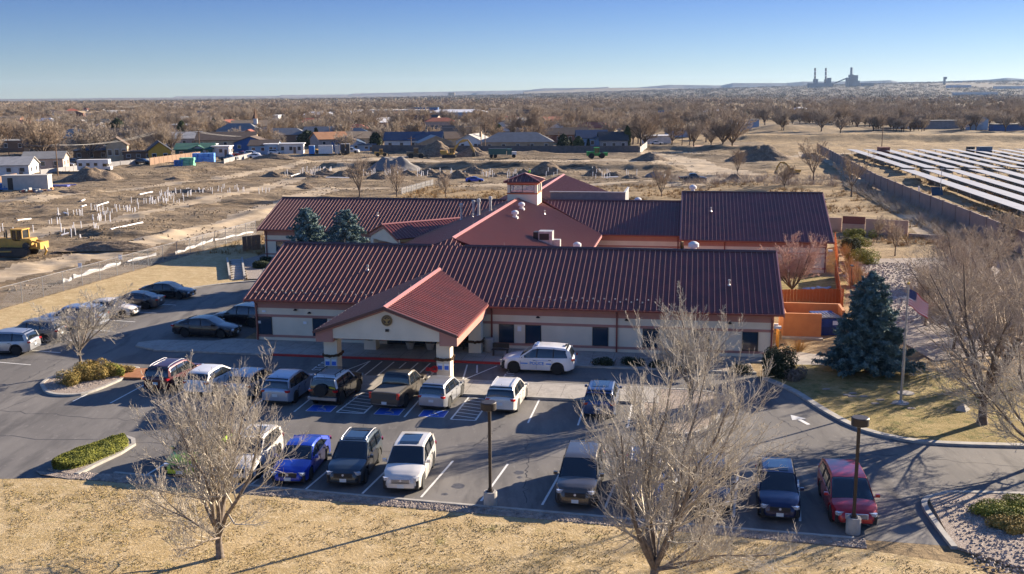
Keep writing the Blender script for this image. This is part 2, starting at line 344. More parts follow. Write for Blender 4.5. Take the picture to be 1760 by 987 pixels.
poly('road', [LW(60, -16.3), LW(60, -23), LW(90, -26), LW(90, -14)], .004, .004, asphalt)
# lawns
lawn_front = [LW(-12.2, -40), LW(-1.8, -29.8), LW(2.6, -28.9)]+[LW(*q) for q in [(8, -28.95), (14, -29.35), (20.5, -29.75), (28, -30.2), (34, -30.6), (40.4, -31.1), (44.3, -32), (47, -35), (55, -45), (80, -75), (70, -110), (-60, -110), (-50, -60)]]
poly('lawn_front', lawn_front, 0, .06, lawn)
gr = front_curb[:1]; 
strip('gravel_verge', [LW(2.6, -28.35), LW(8, -28.5), LW(14, -28.9), LW(20.5, -29.3), LW(28, -29.75), LW(34, -30.15), LW(40.6, -30.55)], .85, 0, .075, gravel)
strip('kerb_front', front_curb, .18, 0, .13, kerbm, off=-.12)
strip('kerb_right', right_curb, .42, 0, .13, kerbm, off=.2)
strip('kerb_left', left_curb, .3, 0, .12, kerbm, off=.12)
lr = [Vector(p) for p in right_curb]; 
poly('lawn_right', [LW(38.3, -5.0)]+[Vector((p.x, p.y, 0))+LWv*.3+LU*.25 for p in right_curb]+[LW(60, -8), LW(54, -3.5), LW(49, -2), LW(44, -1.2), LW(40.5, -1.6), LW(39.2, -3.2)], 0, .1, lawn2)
poly('lawn_left', [Vector((p.x, p.y, 0))-LU*.25+LWv*.12 for p in left_curb[:-5]]+[LW(-11.6, 24.5), LW(-17.5, 35.2), LW(-15.9, 38), LW(-19, 47), LW(-23.6, 56), LW(-24.1, 46), LW(-25.9, 16), LW(-26.4, 8), LW(-29, -20), LW(-30, -40)], 0, .1, lawn)
# raised strip of pale rock and the steps behind the left wing
poly('gravel_slope', [LW(-11.0, 24.6), LW(-16.8, 36.4), LW(-15.0, 46), LW(-10, 46), LW(-12, 34), LW(-7.5, 25.6)], .1, .16, gravel_g)
poly('path', [LW(-9.5, 25.6), LW(-13.8, 34.6), LW(-13.4, 37), LW(-2, 38), LW(-2, 36), LW(-11.8, 34.6), LW(-7.2, 25.6)], .16, .2, concrete)
b = MB()
for i in range(9): b.box(*LW(-12.1-.62*i, 24.9+1.3*i, .11+.015*i), 1.3, 1.25, .12, AL+.2)
struct('steps', b, concrete); 
strip('kerb_steps', l2((-12.9, 24.6), (-18.3, 35.6)), .2, 0, .5, kerbm)
strip('kerb_rocks', l2((-11.3, 24.6), (-16.7, 36.0)), .2, 0, .5, kerbm)
# pavement along the building, with a red kerb face in front of the entrance
poly('pavement', l2((-1.5, -.0), (39.6, -.0), (39.6, -1.1), (30.5, -1.4), (28.2, -1.5), (28.0, -4.0), (-5.8, -4.0), (-7.6, -3.2), (-7.9, -2.2), (-6.8, -1.2), (-2.4, -.9)), 0, .13, concrete)
strip('kerb_red', l2((3.6, -4.1), (21.4, -4.1)), .2, 0, .137, red_kerb)
strip('kerb_front_walk', l2((21.5, -4.1), (28.1, -4.1)), .2, 0, .133, kerbm); strip('kerb_front_walk', l2((-5.6, -4.1), (3.5, -4.1)), .2, 0, .133, kerbm)
poly('mulch_bed', l2((28.2, -3.9), (37.6, -3.9), (37.4, -1.4), (28.2, -1.6)), 0, .1, gravel)
strip('kerb_bed', l2((28.1, -4.1), (37.7, -4.1)), .2, 0, .133, kerbm)
# middle island walk with its stall kerb
poly('island_walk', l2((8.2, -8.9), (8.2, -11.7), (31.5, -11.8), (31.5, -8.9)), 0, .13, concrete)
strip('kerb_island', l2((8.1, -11.85), (31.5, -11.95)), .22, 0, .14, kerbm)
strip('kerb_island', l2((8.1, -8.8), (31.5, -8.8)), .18, 0, .14, kerbm)
poly('island_walk_left', l2((-1.5, -9.3), (-1.5, -11.3), (8.05, -11.6), (8.05, -8.9)), 0, .13, concrete)
strip('kerb_blue', l2((8.6, -12.02), (12.5, -12.02)), .1, 0, .146, mat('blue_kerb', (.02, .06, .5), None, rough=.6))
isl = smooth_line(l2((31.5, -8.9), (34, -9.0), (35.6, -9.9), (36.0, -11.0), (35.2, -12.8), (34.5, -16), (33.0, -17.6), (31.2, -16.8), (30.6, -13), (30.6, -11.9)), 4)
poly('gravel_island_right', isl, 0, .12, gravel); strip('kerb_island_right', isl, .2, 0, .15, kerbm)
# concrete joints on the walks
b = MB()
for k in range(28): b.box(*LW(-5+1.5*k, -2.1, .1316), .02, 3.8, .003, AL)
for k in range(15): b.box(*LW(9+1.5*k, -10.3, .1316), .02, 2.7, .003, AL)
struct('pavement_joints', b, mat('joint_dark', (.12, .11, .10), rough=.9))  # even dark colour for the joint lines
# left island (shrubs, rock, tree) and lower hedge island
isl2 = smooth_line([at(72, 662), at(82, 676), at(110, 681), at(150, 677), at(205, 655), at(228, 640), at(236, 634), at(200, 632), at(150, 636), at(110, 645), at(85, 653), at(72, 662)], 4)
poly('rock_island_left', isl2, 0, .11, gravel); strip('kerb_island_left', isl2, .22, 0, .14, kerbm)
b = MB(); b.prism([at(205, 652)[:2], at(229, 636)[:2], at(262, 637)[:2], at(243, 653)[:2]], .02, .15)
struct('brown_ramp', b, mat('ramp_brown', (.28, .11, .04), (.36, .16, .07), 4, .8))
isl3 = smooth_line([at(82, 808), at(100, 800), at(150, 772), at(205, 754), at(226, 757), at(228, 765), at(205, 780), at(160, 800), at(132, 816), at(120, 818), at(82, 808)], 4)
poly('hedge_island', isl3, 0, .11, gravel); strip('kerb_hedge_island', [at(132, 818), at(160, 803), at(205, 782), at(230, 766), at(229, 758), at(214, 753)], .24, 0, .14, kerbm)
poly('gravel_corner', [at(62, 812), at(125, 818), at(205, 817), at(205, 824), at(120, 826), at(70, 818)], .06, .09, gravel)
# right bottom island
isl4 = [LW(44.2, -25.0), LW(45.2, -24.3), LW(60, -23.2), LW(60, -34), LW(52, -33.5), LW(46, -31.8), LW(44.1, -30.3)]
poly('gravel_island_corner', isl4, 0, .12, gravel)
strip('kerb_corner', smooth_line(l2((44.1, -30.4), (43.9, -28), (43.9, -25.6), (44.9, -24.5), (47, -24.0), (60, -23.1)), 4), .25, 0, .15, kerbm)
# rear yards: rock garden right, courtyard lawn
poly('rock_garden', [LW(47.8, 12), LW(49.0, 32), LW(50.5, 46), LW(66, 50), LW(70, 30), LW(64, 12), LW(56, 4), LW(50, 1)], 0, .07, gravel_g)
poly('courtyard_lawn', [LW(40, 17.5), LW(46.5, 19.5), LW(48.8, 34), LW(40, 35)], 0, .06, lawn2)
strip('path', l2((48.5, 23.5), (56, 24.5), (66, 23)), 1.2, .07, .1, concrete)
# painted markings
b = MB()
def ln(a, c, w=.11):
    a = LW(*a); c = LW(*c); d = (c-a); m = (a+c)/2; b.box(m.x, m.y, .0085, d.length, w, .001, math.atan2(d.y, d.x))
for k in range(13):
    u0 = 6.8+2.853*k; ln((u0-.02, -28.3-.015*k), (u0+.36, -23.4))
for u0 in (-4.15, -1.65, 1.6, 4.5, 7.35, 10.2, 16.95, 24.24, 27.1, 29.9): ln((u0, -12.1), (u0+.02, -16.7))
for (x0, x1, xt0, xt1, w1) in ((12.75, 14.42, 13.0, 14.45, -16.4), (19.75, 21.2, 19.85, 21.25, -16.7)):
    ln((x0, w1), (x1, w1)); ln((x0, w1), (xt0, -12.1)); ln((x1, w1), (xt1, -12.1))
    for k in range(7): ln((x0, -15.9+.62*k), (x1, -16.3+.62*k), .08)
for k in range(8): ln((11.1+.87*k, -4.6), (11.0+.87*k, -8.4), .1)
ln((9.9, -8.2), (11.1, -4.6), .09); ln((18.1, -4.6), (18.6, -8.2)); ln((18.7, -8.3), (20.2, -4.6)); ln((18.8, -4.6), (19.2, -6.6))
for k in range(-1, 6): ln((-16.9, -5.0+3.5*k), (-12.2, -5.6+3.5*k))
struct('road_markings', b, white_line)
b = MB(); rc = random.Random(4)
for (u0, w0, u1, w1) in ((-15, -24, 40, -21.5), (-12, -19, 8, -20), (10, -21.8, 12, -28), (24.6, -19, 26, -28.5), (-14, 2, -8, 22), (-16, -8, -6, -7), (-9, -30, -6, -8), (30, -20.5, 44, -19), (43, -19, 58, -21), (36, -8.5, 40, -17), (2, -6.2, 28, -6.9), (-13, 12, -3, 13.5), (22, -21, 23, -17), (38, -22, 39.5, -18.5), (-11, -3, -10, -16)):
    n = 34; pts = [(u0+(u1-u0)*i/n+rc.gauss(0, .09), w0+(w1-w0)*i/n+rc.gauss(0, .12)) for i in range(n+1)]
    for (a, c), (d, e) in zip(pts, pts[1:]): p = LW(a, c); q = LW(d, e); m_ = (p+q)/2; dd = q-p; b.box(m_.x, m_.y, .006, dd.length+.02, rc.uniform(.02, .06), .0015, math.atan2(dd.y, dd.x))
struct('asphalt_cracks', b, mat('crack_tar', (.035, .033, .032), rough=.6))
b = MB()
for i in range(46):
    u_ = 6.8+2.853*rc.randint(0, 11)+1.4+rc.gauss(0, .3); w_ = rc.choice([-24.6, -27.2, -14.0])+rc.gauss(0, .5); r_ = rc.uniform(.12, .42); b.prism([tuple(LW(u_+r_*rc.uniform(.6, 1.1)*math.cos(t), w_+r_*rc.uniform(.6, 1.1)*math.sin(t))[:2]) for t in np.linspace(0, 5.8, 11)], .0058+.00005*i, .0058+.00005*i)
struct('oil_stains', b, mat('oil_stain', (.055, .052, .05), (.1, .095, .09), 6, .5))
pad = XY((-40, 405), (110, 372), (260, 334), (430, 322), (520, 322), (430, 345), (300, 372), (190, 398), (60, 412))

for q in (8.3, 21.6):
    t = text_mesh('STOP' if q < 10 else 'STOP', 1.0, 'stop_lettering', white_line, None, facing(LW(q-.1, -6.4, .009), LWv, -LU), .001); tag(t, kind='structure')
    t.name = 'road_lettering'
b = MB()
for q in (11.6, 15.8, 18.5):
    b.box(*LW(q, -15.8, .0085), 1.5, 1.25, .001, AL)
struct('accessible_bay_paint', b, blue_line)
b = MB()
for q in (11.6, 15.8, 18.5):
    for k in range(18):
        t0 = R(-120+15*k); p = (q+.26*math.cos(t0), -15.95+.26*math.sin(t0)); b.box(*LW(p[0], p[1], .0105), .1, .07, .001, AL+t0+PI/2)
    b.box(*LW(q-.05, -15.55, .0105), .09, .55, .001, AL); b.box(*LW(q+.08, -15.78, .0105), .3, .09, .001, AL); b.box(*LW(q-.06, -15.22, .0105), .15, .15, .001, AL); b.box(*LW(q+.28, -15.98, .0105), .09, .36, .001, AL+.4)
    for dx, dy, sx, sy in ((0, .64, 1.5, .05), (0, -.64, 1.5, .05), (.76, 0, .05, 1.3), (-.76, 0, .05, 1.3)): b.box(*LW(q+dx, -15.8+dy, .0105), sx, sy, .001, AL)
struct('accessible_symbols', b, white_line)
b = MB(); c0 = at(1375, 722); d = (at(1364, 717)-at(1388, 730)).normalized(); n_ = Vector((-d.y, d.x, 0))
for pts in ([(-.9, .12), (-.9, -.12), (.2, -.12), (.2, .12)], [(.1, .45), (.1, -.45), (1.0, 0)]): b.prism([tuple((c0+d*x+n_*y)[:2]) for x, y in pts], .009, .009)
struct('painted_arrow', b, white_line)
# ---------------- the clinic ----------------
roof_red = mat('roof_red_metal', (.17, .036, .028), (.095, .026, .021), .7, .45, .0, spec=.3, mix=(.3, .7))
rib_highlight = mat('roof_rib_highlight', (.27, .13, .108), None, rough=.35, spec=.6)  # lighter than the panels: highlights along the ribs put into their colour
ridge_m = mat('ridge_cap', (.40, .17, .15), None, rough=.45, metal=.1)
cream = mat('stucco_cream', (.76, .65, .49), (.69, .59, .44), .8, .95, bump=.004, bscale=40)
pinkb = mat('stucco_salmon', (.46, .22, .17), (.41, .20, .155), 1, .95, bump=.004, bscale=40)
trimm = mat('trim_red', (.22, .055, .04), None, rough=.5)
glassd = mat('dark_glass', (.014, .035, .06), rough=.08, spec=.8)
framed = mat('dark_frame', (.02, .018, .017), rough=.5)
galv = mat('galvanised', (.52, .50, .47), (.38, .37, .36), 5, .45, .35)
whitem = mat('white_enamel', (.72, .71, .69), (.6, .6, .58), 5, .5)
orange_t = mat('orange_trim', (.48, .13, .05), None, rough=.7)
BL = thing('clinic_building', 'long single-storey clinic with red ribbed metal roofs, cream stucco walls and a gabled drive-through canopy', 'building', tuple(A0), AL)
KP = .361; ZE = 3.37
def roof_slope(name, e0, e1, r0, r1, sp=.405, mt=None, rib=.05, clip=None):
    """roof plane between eave e0-e1 and ridge r0-r1 (local points), ribs running from eave to ridge; corners may lie anywhere on the plane"""
    e0, e1, r0, r1 = map(Vector, (e0, e1, r0, r1)); b = MB(); n = (e1-e0).cross(r0-e0).normalized()
    if n.z < 0: n = -n
    th = -.12*n
    poly_ = [e0, e1, r1, r0] if (r1-r0).length > .01 else [e0, e1, r0]
    k = len(poly_); b.add([p for p in poly_]+[p+th for p in poly_], [tuple(range(k)), tuple(range(2*k-1, k-1, -1))]+[(i, i+k, (i+1) % k+k, (i+1) % k) for i in range(k)])
    d = (e1-e0).normalized(); up = n.cross(d).normalized()
    if up.z < 0: up = -up
    # polygon in plane coordinates
    P2 = [((p-e0).dot(d), (p-e0).dot(up)) for p in poly_]
    xs = [p[0] for p in P2]; x = min(xs)+.06
    while x < max(xs):
        ts = []
        for (ax, ay), (bx, by) in zip(P2, P2[1:]+P2[:1]):
            if (ax-x)*(bx-x) < 0: t = (x-ax)/(bx-ax); ts.append(ay+t*(by-ay))
        if len(ts) >= 2:
            t0, t1 = min(ts), max(ts)
            if t1-t0 > .15:
                b.cur = 1
                a = e0+d*x+up*t0; c = e0+d*x+up*t1
                hw = .011; p = [a-d*hw*1.4, a+d*hw*1.4, a+d*hw*.8+n*rib, a-d*hw*.8+n*rib]; q = [v+(c-a) for v in p]
                b.add(p+q, [(0, 1, 5, 4), (1, 2, 6, 5), (2, 3, 7, 6), (3, 0, 4, 7), (0, 3, 2, 1), (4, 5, 6, 7)])
        x += sp
    return b.make(name, [mt or roof_red, rib_highlight], BL, fix=True)
def ridge(a, c, w=.2, h=.07, m=None):
    a = Vector(a); c = Vector(c); d = (c-a).normalized(); s = Vector((-d.y, d.x, 0)).normalized(); b = MB()
    pr = [(-w, -w*.36+.03), (0, h), (w, -w*.36+.03), (w, -w*.36-.03), (0, h-.06), (-w, -w*.36-.03)]
    b.ext(pr, lambda x, z: a+s*x+Vector((0, 0, z)), lambda x, z: c+s*x+Vector((0, 0, z))); return b.make('ridge_cap', m or ridge_m, BL, fix=True)
zr = 6.46
# front wing
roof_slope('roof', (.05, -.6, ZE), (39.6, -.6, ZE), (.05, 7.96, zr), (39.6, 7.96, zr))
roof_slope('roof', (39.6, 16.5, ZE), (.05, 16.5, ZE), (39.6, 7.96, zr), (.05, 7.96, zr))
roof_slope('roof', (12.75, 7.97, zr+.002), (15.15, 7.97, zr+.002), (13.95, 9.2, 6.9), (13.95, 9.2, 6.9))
darkridge = mat('dark_ridge_cap', (.10, .045, .042), None, rough=.45, metal=.1)
ridge((0.0, 7.96, zr+.03), (12.6, 7.96, zr+.03), m=darkridge); ridge((15.3, 7.96, zr+.03), (39.62, 7.96, zr+.03), m=darkridge)
def wall(poly_, z0, z1, m, name='wall'):
    b = MB(); b.prism(poly_, z0, z1); return b.make(name, m, BL)
def wing_walls(u0, u1, w0, w1, gable=None, ze=ZE):
    """stucco walls with salmon bands, butted one above another; the bands stand 3 cm proud"""
    for z0, z1, m, g in ((0, .36, cream, 0), (.36, .54, pinkb, .03), (.54, 1.93, cream, 0), (1.93, 2.12, pinkb, .03), (2.12, 2.62, cream, 0), (2.62, ze-.11, pinkb, .03)):
        wall([(u0-g, w0-g), (u1+g, w0-g), (u1+g, w1+g), (u0-g, w1+g)], z0, z1, m, 'wall' if not g else 'wall_band')
def gable_end(u, w0, w1, zt, th=.25, sgn=-1, m=None, ze=ZE):
    b = MB(); x0, x1 = (u, u+th) if sgn < 0 else (u-th, u); wm = (w0+w1)/2
    pr = [(w0, ze-.12), (w1, ze-.12), (w1, ze-.1), (wm, zt-.16), (w0, ze-.1)]
    b.ext(pr, lambda y, z: Vector((x0, y, z)), lambda y, z: Vector((x1, y, z))); b.make('gable_wall', m or cream, BL, fix=True)
def rake(u, w0, wm, w1, zt, ze=ZE):
    b = MB()
    for (a, c) in ((w0, wm), (w1, wm)):
        b.ext([(-.05, -.26), (.05, -.26), (.05, .03), (-.05, .03)], lambda y, z: Vector((u+y, a, ze+z)), lambda y, z: Vector((u+y, c, zt+z)))
    b.make('rake_board', ridge_m, BL, fix=True)
wing_walls(.65, 39.0, 0, 15.9)
gable_end(.66, 0, 15.9, zr, sgn=-1); gable_end(38.99, 0, 15.9, zr, sgn=1)
rake(.02, -.6, 7.96, 16.5, zr); rake(39.65, -.6, 7.96, 16.5, zr)
def gutter(a, c, m=None):
    a = Vector(a); c = Vector(c); d = (c-a).normalized(); s = Vector((d.y, -d.x, 0)); b = MB()
    b.ext([(0, -.13), (.12, -.13), (.14, .0), (0, .0)], lambda x, z: a+s*x+Vector((0, 0, z-.02)), lambda x, z: c+s*x+Vector((0, 0, z-.02))); b.make('gutter', m or trimm, BL, fix=True)
def downspout(u, w, sgn=-1, z0=.05, z1=ZE-.1):
    b = MB(); b.b2(u-.06, u+.06, w+sgn*.13, w+sgn*.03, z0, z1-.4); b.tube((u, w+sgn*.08, z1-.42), (u, w+sgn*.5, z1), .055, .055, 6); b.make('downspout', trimm, BL)
gutter((.05, -.6, ZE), (9.3, -.6, ZE)); gutter((18.9, -.6, ZE), (39.6, -.6, ZE))
for u_ in (.78, 18.98, 28.1, 38.9): downspout(u_, 0)
def window(u0, u1, w, z0=.55, z1=1.93, sgn=-1, bars=0):
    b = MB(); t = .05; y0, y1 = (w+sgn*.06, w) if sgn < 0 else (w, w+sgn*.06)
    for q in ((u0, u1, z0, z0+t), (u0, u1, z1-t, z1), (u0, u0+t, z0+t, z1-t), (u1-t, u1, z0+t, z1-t)): b.b2(q[0], q[1], y0, y1, q[2], q[3])
    f = b.make('window', framed, BL); g = MB(); g.b2(u0+t, u1-t, y0+.02, y1-.001, z0+t, z1-t); g.make('pane', glassd, f); return f
for a, c in ((.85+.0, 1.95), (5.2, 6.35), (19.5, 20.62), (21.45, 22.62), (26.35, 27.5), (29.95, 31.1), (33.5, 34.65), (36.9, 38.0)): window(a, c, 0)
# snow guards
sg = MB()
for k in range(50):
    u_ = .45+.79*k
    if 9.4 < u_ < 18.7 or u_ > 30: continue
    for dd, du in ((.9, 0), (1.25, .4)):
        sg = MB(); sg.box(u_+du+.2, -.6+dd, ZE+dd*KP+.05, .09, .07, .09); sg.make('snow_guard', galv, BL)
# canopy
uc, hwc, wf = 14.02, 4.72, -10.5; zce, zcr = 3.48, 5.17
wv = -.6+(zce-ZE)/KP; wq = -.6+(zcr-ZE)/KP
roof_slope('canopy_roof', (uc+hwc, wf, zce), (uc+hwc, wv, zce), (uc, wf, zcr), (uc, wq, zcr+.0))
roof_slope('canopy_roof', (uc-hwc, wv, zce), (uc-hwc, wf, zce), (uc, wq, zcr), (uc, wf, zcr))
ridge((uc, wf-.05, zcr+.03), (uc, wq, zcr+.03))
b = MB()
k_ = (zcr-zce)/hwc; zb = 2.97; yf = wf+.25
gw = 3.55
b.ext([(-gw, zb), (gw, zb), (gw, zcr-gw*k_-.3), (0, zcr-.3), (-gw, zcr-gw*k_-.3)], lambda x, z: Vector((uc+x, yf, z)), lambda x, z: Vector((uc+x, yf+.3, z))); b.make('canopy_gable', cream, BL, fix=True)
b = MB()
for s_ in (-1, 1):
    b.ext([(s_*gw, zcr-gw*k_-.3), (0, zcr-.3), (0, zcr-.12), (s_*(hwc-.02), zce-.12), (s_*(hwc-.02), 2.72), (s_*gw, 2.72)], lambda x, z: Vector((uc+x, yf-.06, z)), lambda x, z: Vector((uc+x, yf+.32, z)))
    b.b2(uc+s_*(hwc-.22)-.2, uc+s_*(hwc-.22)+.2, yf+.33, -.75, 2.72, zce-.14)
b.make('canopy_beam', pinkb, BL, fix=True)
b = MB(); b.b2(uc-4.1, uc+4.1, yf+.35, -.7, 3.02, 3.08); b.make('canopy_soffit', cream, BL)
b = MB()
for s_ in (-1, 1):
    a = Vector((uc+s_*(hwc+.03), wf-.04, zce)); c = Vector((uc, wf-.04, zcr))
    b.ext([(-.05, -.16), (.05, -.16), (.05, .04), (-.05, .04)], lambda y, z: a+Vector((0, y, z)), lambda y, z: c+Vector((0, y, z)))
b.make('canopy_rake', darkridge, BL, fix=True)
for s_ in (-1, 1): b = MB(); b.b2(uc+s_*hwc-.02+(0 if s_ > 0 else -.1), uc+s_*hwc+.12+(0 if s_ > 0 else -.1), wf, wv-.15, zce-.15, zce-.02); b.make('gutter', trimm, BL)
gar = mat('garland', (.03, .035, .015), (.14, .05, .02), 14, .9)
sign_blue = mat('sign_blue', (.05, .16, .60), None, rough=.5); sign_white = mat('sign_white', (.78, .78, .78), None, rough=.5)
for pu, pw, pz in ((10.08, -9.55, 1), (17.66, -8.45, 1), (10.25, -1.45, 0), (18.05, -1.35, 0)):
    pw = -9.3 if pz else pw
    h = .45; b = MB(); b.b2(pu-h, pu+h, pw-h, pw+h, .0, 2.725 if pz else 3.0); p = b.make('pillar', cream, BL)
    b = MB(); hh = h+.05; cz = 1.72 if pz else 1.0
    for i in range(60):
        t = i/60*4; sd_ = int(t); f_ = (t-sd_)*2-1
        x, y = [(f_*hh, -hh), (hh, f_*hh), (-f_*hh, hh), (-hh, -f_*hh)][sd_]; z = cz-.06*(1-f_*f_)+random.uniform(-.03, .03)
        r_ = random.uniform(.06, .11); b.box(pu+x, pw+y, z, r_*1.5, r_*1.3, r_*1.6, random.random()*3)
    b.make('garland', gar, p)
    if pz:
        for dx in (-.22, .22):
            b = MB(); b.b2(pu+dx-.17, pu+dx+.17, pw-h-.025, pw-h-.001, .98, 1.42); s_ = b.make('parking_sign', sign_white, p)
            b = MB(); b.b2(pu+dx-.14, pu+dx+.14, pw-h-.032, pw-h-.026, 1.02, 1.28); b.make('sign_field', sign_blue, s_)
# emblem: round gold and dark seal with an eagle-like relief
em_d = mat('seal_dark', (.05, .035, .03), None, rough=.5); em_g = mat('seal_gold', (.34, .23, .09), None, rough=.4, metal=.3)
ez = 4.27; eu = uc+.12; ey = yf-.01
b = MB(); b.lathe([(.0, -.10), (.36, -.10), (.36, -.001)][::-1] if 0 else [(.36, 0), (.36, .05), (.30, .06)], (eu, 0, 0), 28, 'Y')
b.v = [(x, ey-(y), z+ez) for x, y, z in b.v]; sl_ = b.make('seal', em_d, BL, fix=True)
b = MB()
for i in range(28):
    t = 2*PI*i/28
    for r_, w_ in ((.345, .03), (.235, .02)): b.box(eu+r_*math.cos(t), ey-.065, ez+r_*math.sin(t), .03 if 0 else w_, .02, r_*.235, M=Matrix.Rotation(-t, 3, 'Y'))
for i in range(20):
    t = 2*PI*i/20; b.box(eu+.29*math.cos(t), ey-.066, ez+.29*math.sin(t), .035, .012, .03, M=Matrix.Rotation(-t, 3, 'Y'))
b.box(eu, ey-.075, ez-.02, .09, .03, .22); b.box(eu+.02, ey-.08, ez+.12, .07, .03, .07); b.box(eu+.06, ey-.08, ez+.115, .05, .02, .025)
for s_ in (-1, 1):
    for j in range(4): b.box(eu+s_*(.07+.035*j), ey-.075, ez+.02+.012*j, .028, .02, .2-.03*j, M=Matrix.Rotation(s_*(.35+.1*j), 3, 'Y'))
    b.box(eu+s_*.04, ey-.075, ez-.15, .025, .02, .1)
b.box(eu, ey-.07, ez-.19, .2, .02, .03)
b.make('seal_relief', em_g, sl_)
b = MB(); b.box(eu, ey-.05, 3.62, .22, .1, .16); b.make('flood_light', framed, BL)
# entrance doors in shade
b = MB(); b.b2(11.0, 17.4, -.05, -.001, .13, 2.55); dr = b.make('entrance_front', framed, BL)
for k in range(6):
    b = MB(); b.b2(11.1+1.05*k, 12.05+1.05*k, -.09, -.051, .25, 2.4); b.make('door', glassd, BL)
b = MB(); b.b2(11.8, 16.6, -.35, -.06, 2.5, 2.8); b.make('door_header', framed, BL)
# wall notices and small lamps
for u_, z_, w_, h_ in ((1.3-.95, 1.5, .12, .18), (21.02, 1.62, .28, .36), (.42+.4, 2.4, .1, .1), (1.35, 2.35, .3, .16), (4.6, 1.55, .26, .2), (.6+.02, 1.5, .2, .2)):
    if u_ < .68: u_ = .3+.66
    b = MB(); b.box(u_, -.05, z_, w_, .03, h_); b.make('notice', sign_white, BL)
for u_, z_ in ((22.4-.0, 2.62-.12), (30.6-2.0+.2, 2.5), (3.9, 2.5), (5.0, 2.3), (36, 2.5)):
    b = MB(); b.lathe([(.16, 0), (.12, .07), (.04, .12)], (u_, -.12, z_), 10); b.b2(u_-.04, u_+.04, -.12, -.0, z_+.03, z_+.1); b.make('wall_lamp', framed, BL)
b = MB(); b.box(18.28, -6.6, 2.55, .12, 1.3, .16, M=None); b.make('canopy_lamp', mat('amber_lamp', (.55, .30, .05), rough=.5), BL)
b = MB(); b.box(39.28, -.1, 2.35, .5, .3, .16); b.box(39.2, .1, 2.5, .3, .2, .1); b.make('camera_housing', whitem, BL)
# central wing
uA = 13.95; zA = 6.9; hwA = 9.72
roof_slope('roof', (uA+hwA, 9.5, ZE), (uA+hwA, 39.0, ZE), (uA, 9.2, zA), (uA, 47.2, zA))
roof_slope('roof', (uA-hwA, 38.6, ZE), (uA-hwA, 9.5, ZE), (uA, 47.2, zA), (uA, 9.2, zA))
ridge((uA, 9.25, zA+.03), (uA, 42.5, zA+.03), .22)
b = MB(); b.b2(uA-hwA+.6, uA+hwA-.6, 16.4, 38, 0, ZE-.1); b.make('wall', cream, BL)
b = MB()
b.ext([(-.05, -.24), (.07, -.24), (.07, .02), (-.05, .02)], lambda y, z: Vector((uA+hwA+y, 14, ZE+z)), lambda y, z: Vector((uA+hwA+y, 39, ZE+z))); b.make('eave_board', ridge_m, BL, fix=True)
# rear left wing, rear middle wing, rear right wing
w2, z2 = 46.39, 6.25; e2 = 38.4
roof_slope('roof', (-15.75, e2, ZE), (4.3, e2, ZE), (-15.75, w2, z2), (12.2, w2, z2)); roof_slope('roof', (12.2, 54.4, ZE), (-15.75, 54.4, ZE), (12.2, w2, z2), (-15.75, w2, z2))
ridge((-15.8, w2, z2+.03), (11.9, w2, z2+.03), m=darkridge); wing_walls(-15.15, 4, e2+.6, 53.8)
gable_end(-15.14, e2+.6, 53.8, z2, sgn=-1); rake(-15.78, e2, w2, 54.4, z2); gutter((-15.75, e2, ZE), (4.3, e2, ZE)); downspout(-14.95, e2+.6)
window(-13.8, -12.6, e2+.6); window(-7.8, -6.6, e2+.6); window(-2.8, -1.6, e2+.6)
z3 = 6.25
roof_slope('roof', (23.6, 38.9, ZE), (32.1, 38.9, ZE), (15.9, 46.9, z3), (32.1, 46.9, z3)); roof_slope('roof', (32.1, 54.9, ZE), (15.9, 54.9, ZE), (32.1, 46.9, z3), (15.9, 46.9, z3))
ridge((15.4, 46.9, z3+.03), (32.05, 46.9, z3+.03), m=darkridge); wing_walls(20, 32.1, 39.5, 54.3); gutter((23.75, 38.9, ZE), (32.0, 38.9, ZE)); downspout(31.85, 39.5)
w4, z4, e4 = 47.48, 7.3, 36.17
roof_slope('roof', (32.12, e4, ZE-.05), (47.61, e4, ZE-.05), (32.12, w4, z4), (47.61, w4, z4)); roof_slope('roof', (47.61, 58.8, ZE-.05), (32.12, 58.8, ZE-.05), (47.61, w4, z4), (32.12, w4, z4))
ridge((32.08, w4, z4+.03), (47.65, w4, z4+.03), m=darkridge); wing_walls(32.5, 47.0, e4+.6, 58.2, ze=ZE-.05)
gable_end(32.51, e4+.6, 58.2, z4, sgn=-1, ze=ZE-.05, m=pinkb); gable_end(46.99, e4+.6, 58.2, z4, sgn=1, ze=ZE-.05); rake(32.09, e4, w4, 58.8, z4, ZE-.05); rake(47.64, e4, w4, 58.8, z4, ZE-.05)
gutter((32.12, e4, ZE-.05), (47.6, e4, ZE-.05)); downspout(36.7, e4+.6); downspout(46.9, e4+.6)
window(38, 39.1, e4+.6); window(43.0, 44.1, e4+.6)
b = MB(); b.box(47.35, e4+.4, 2.4, .45, .3, .16); b.make('camera_housing', whitem, BL)
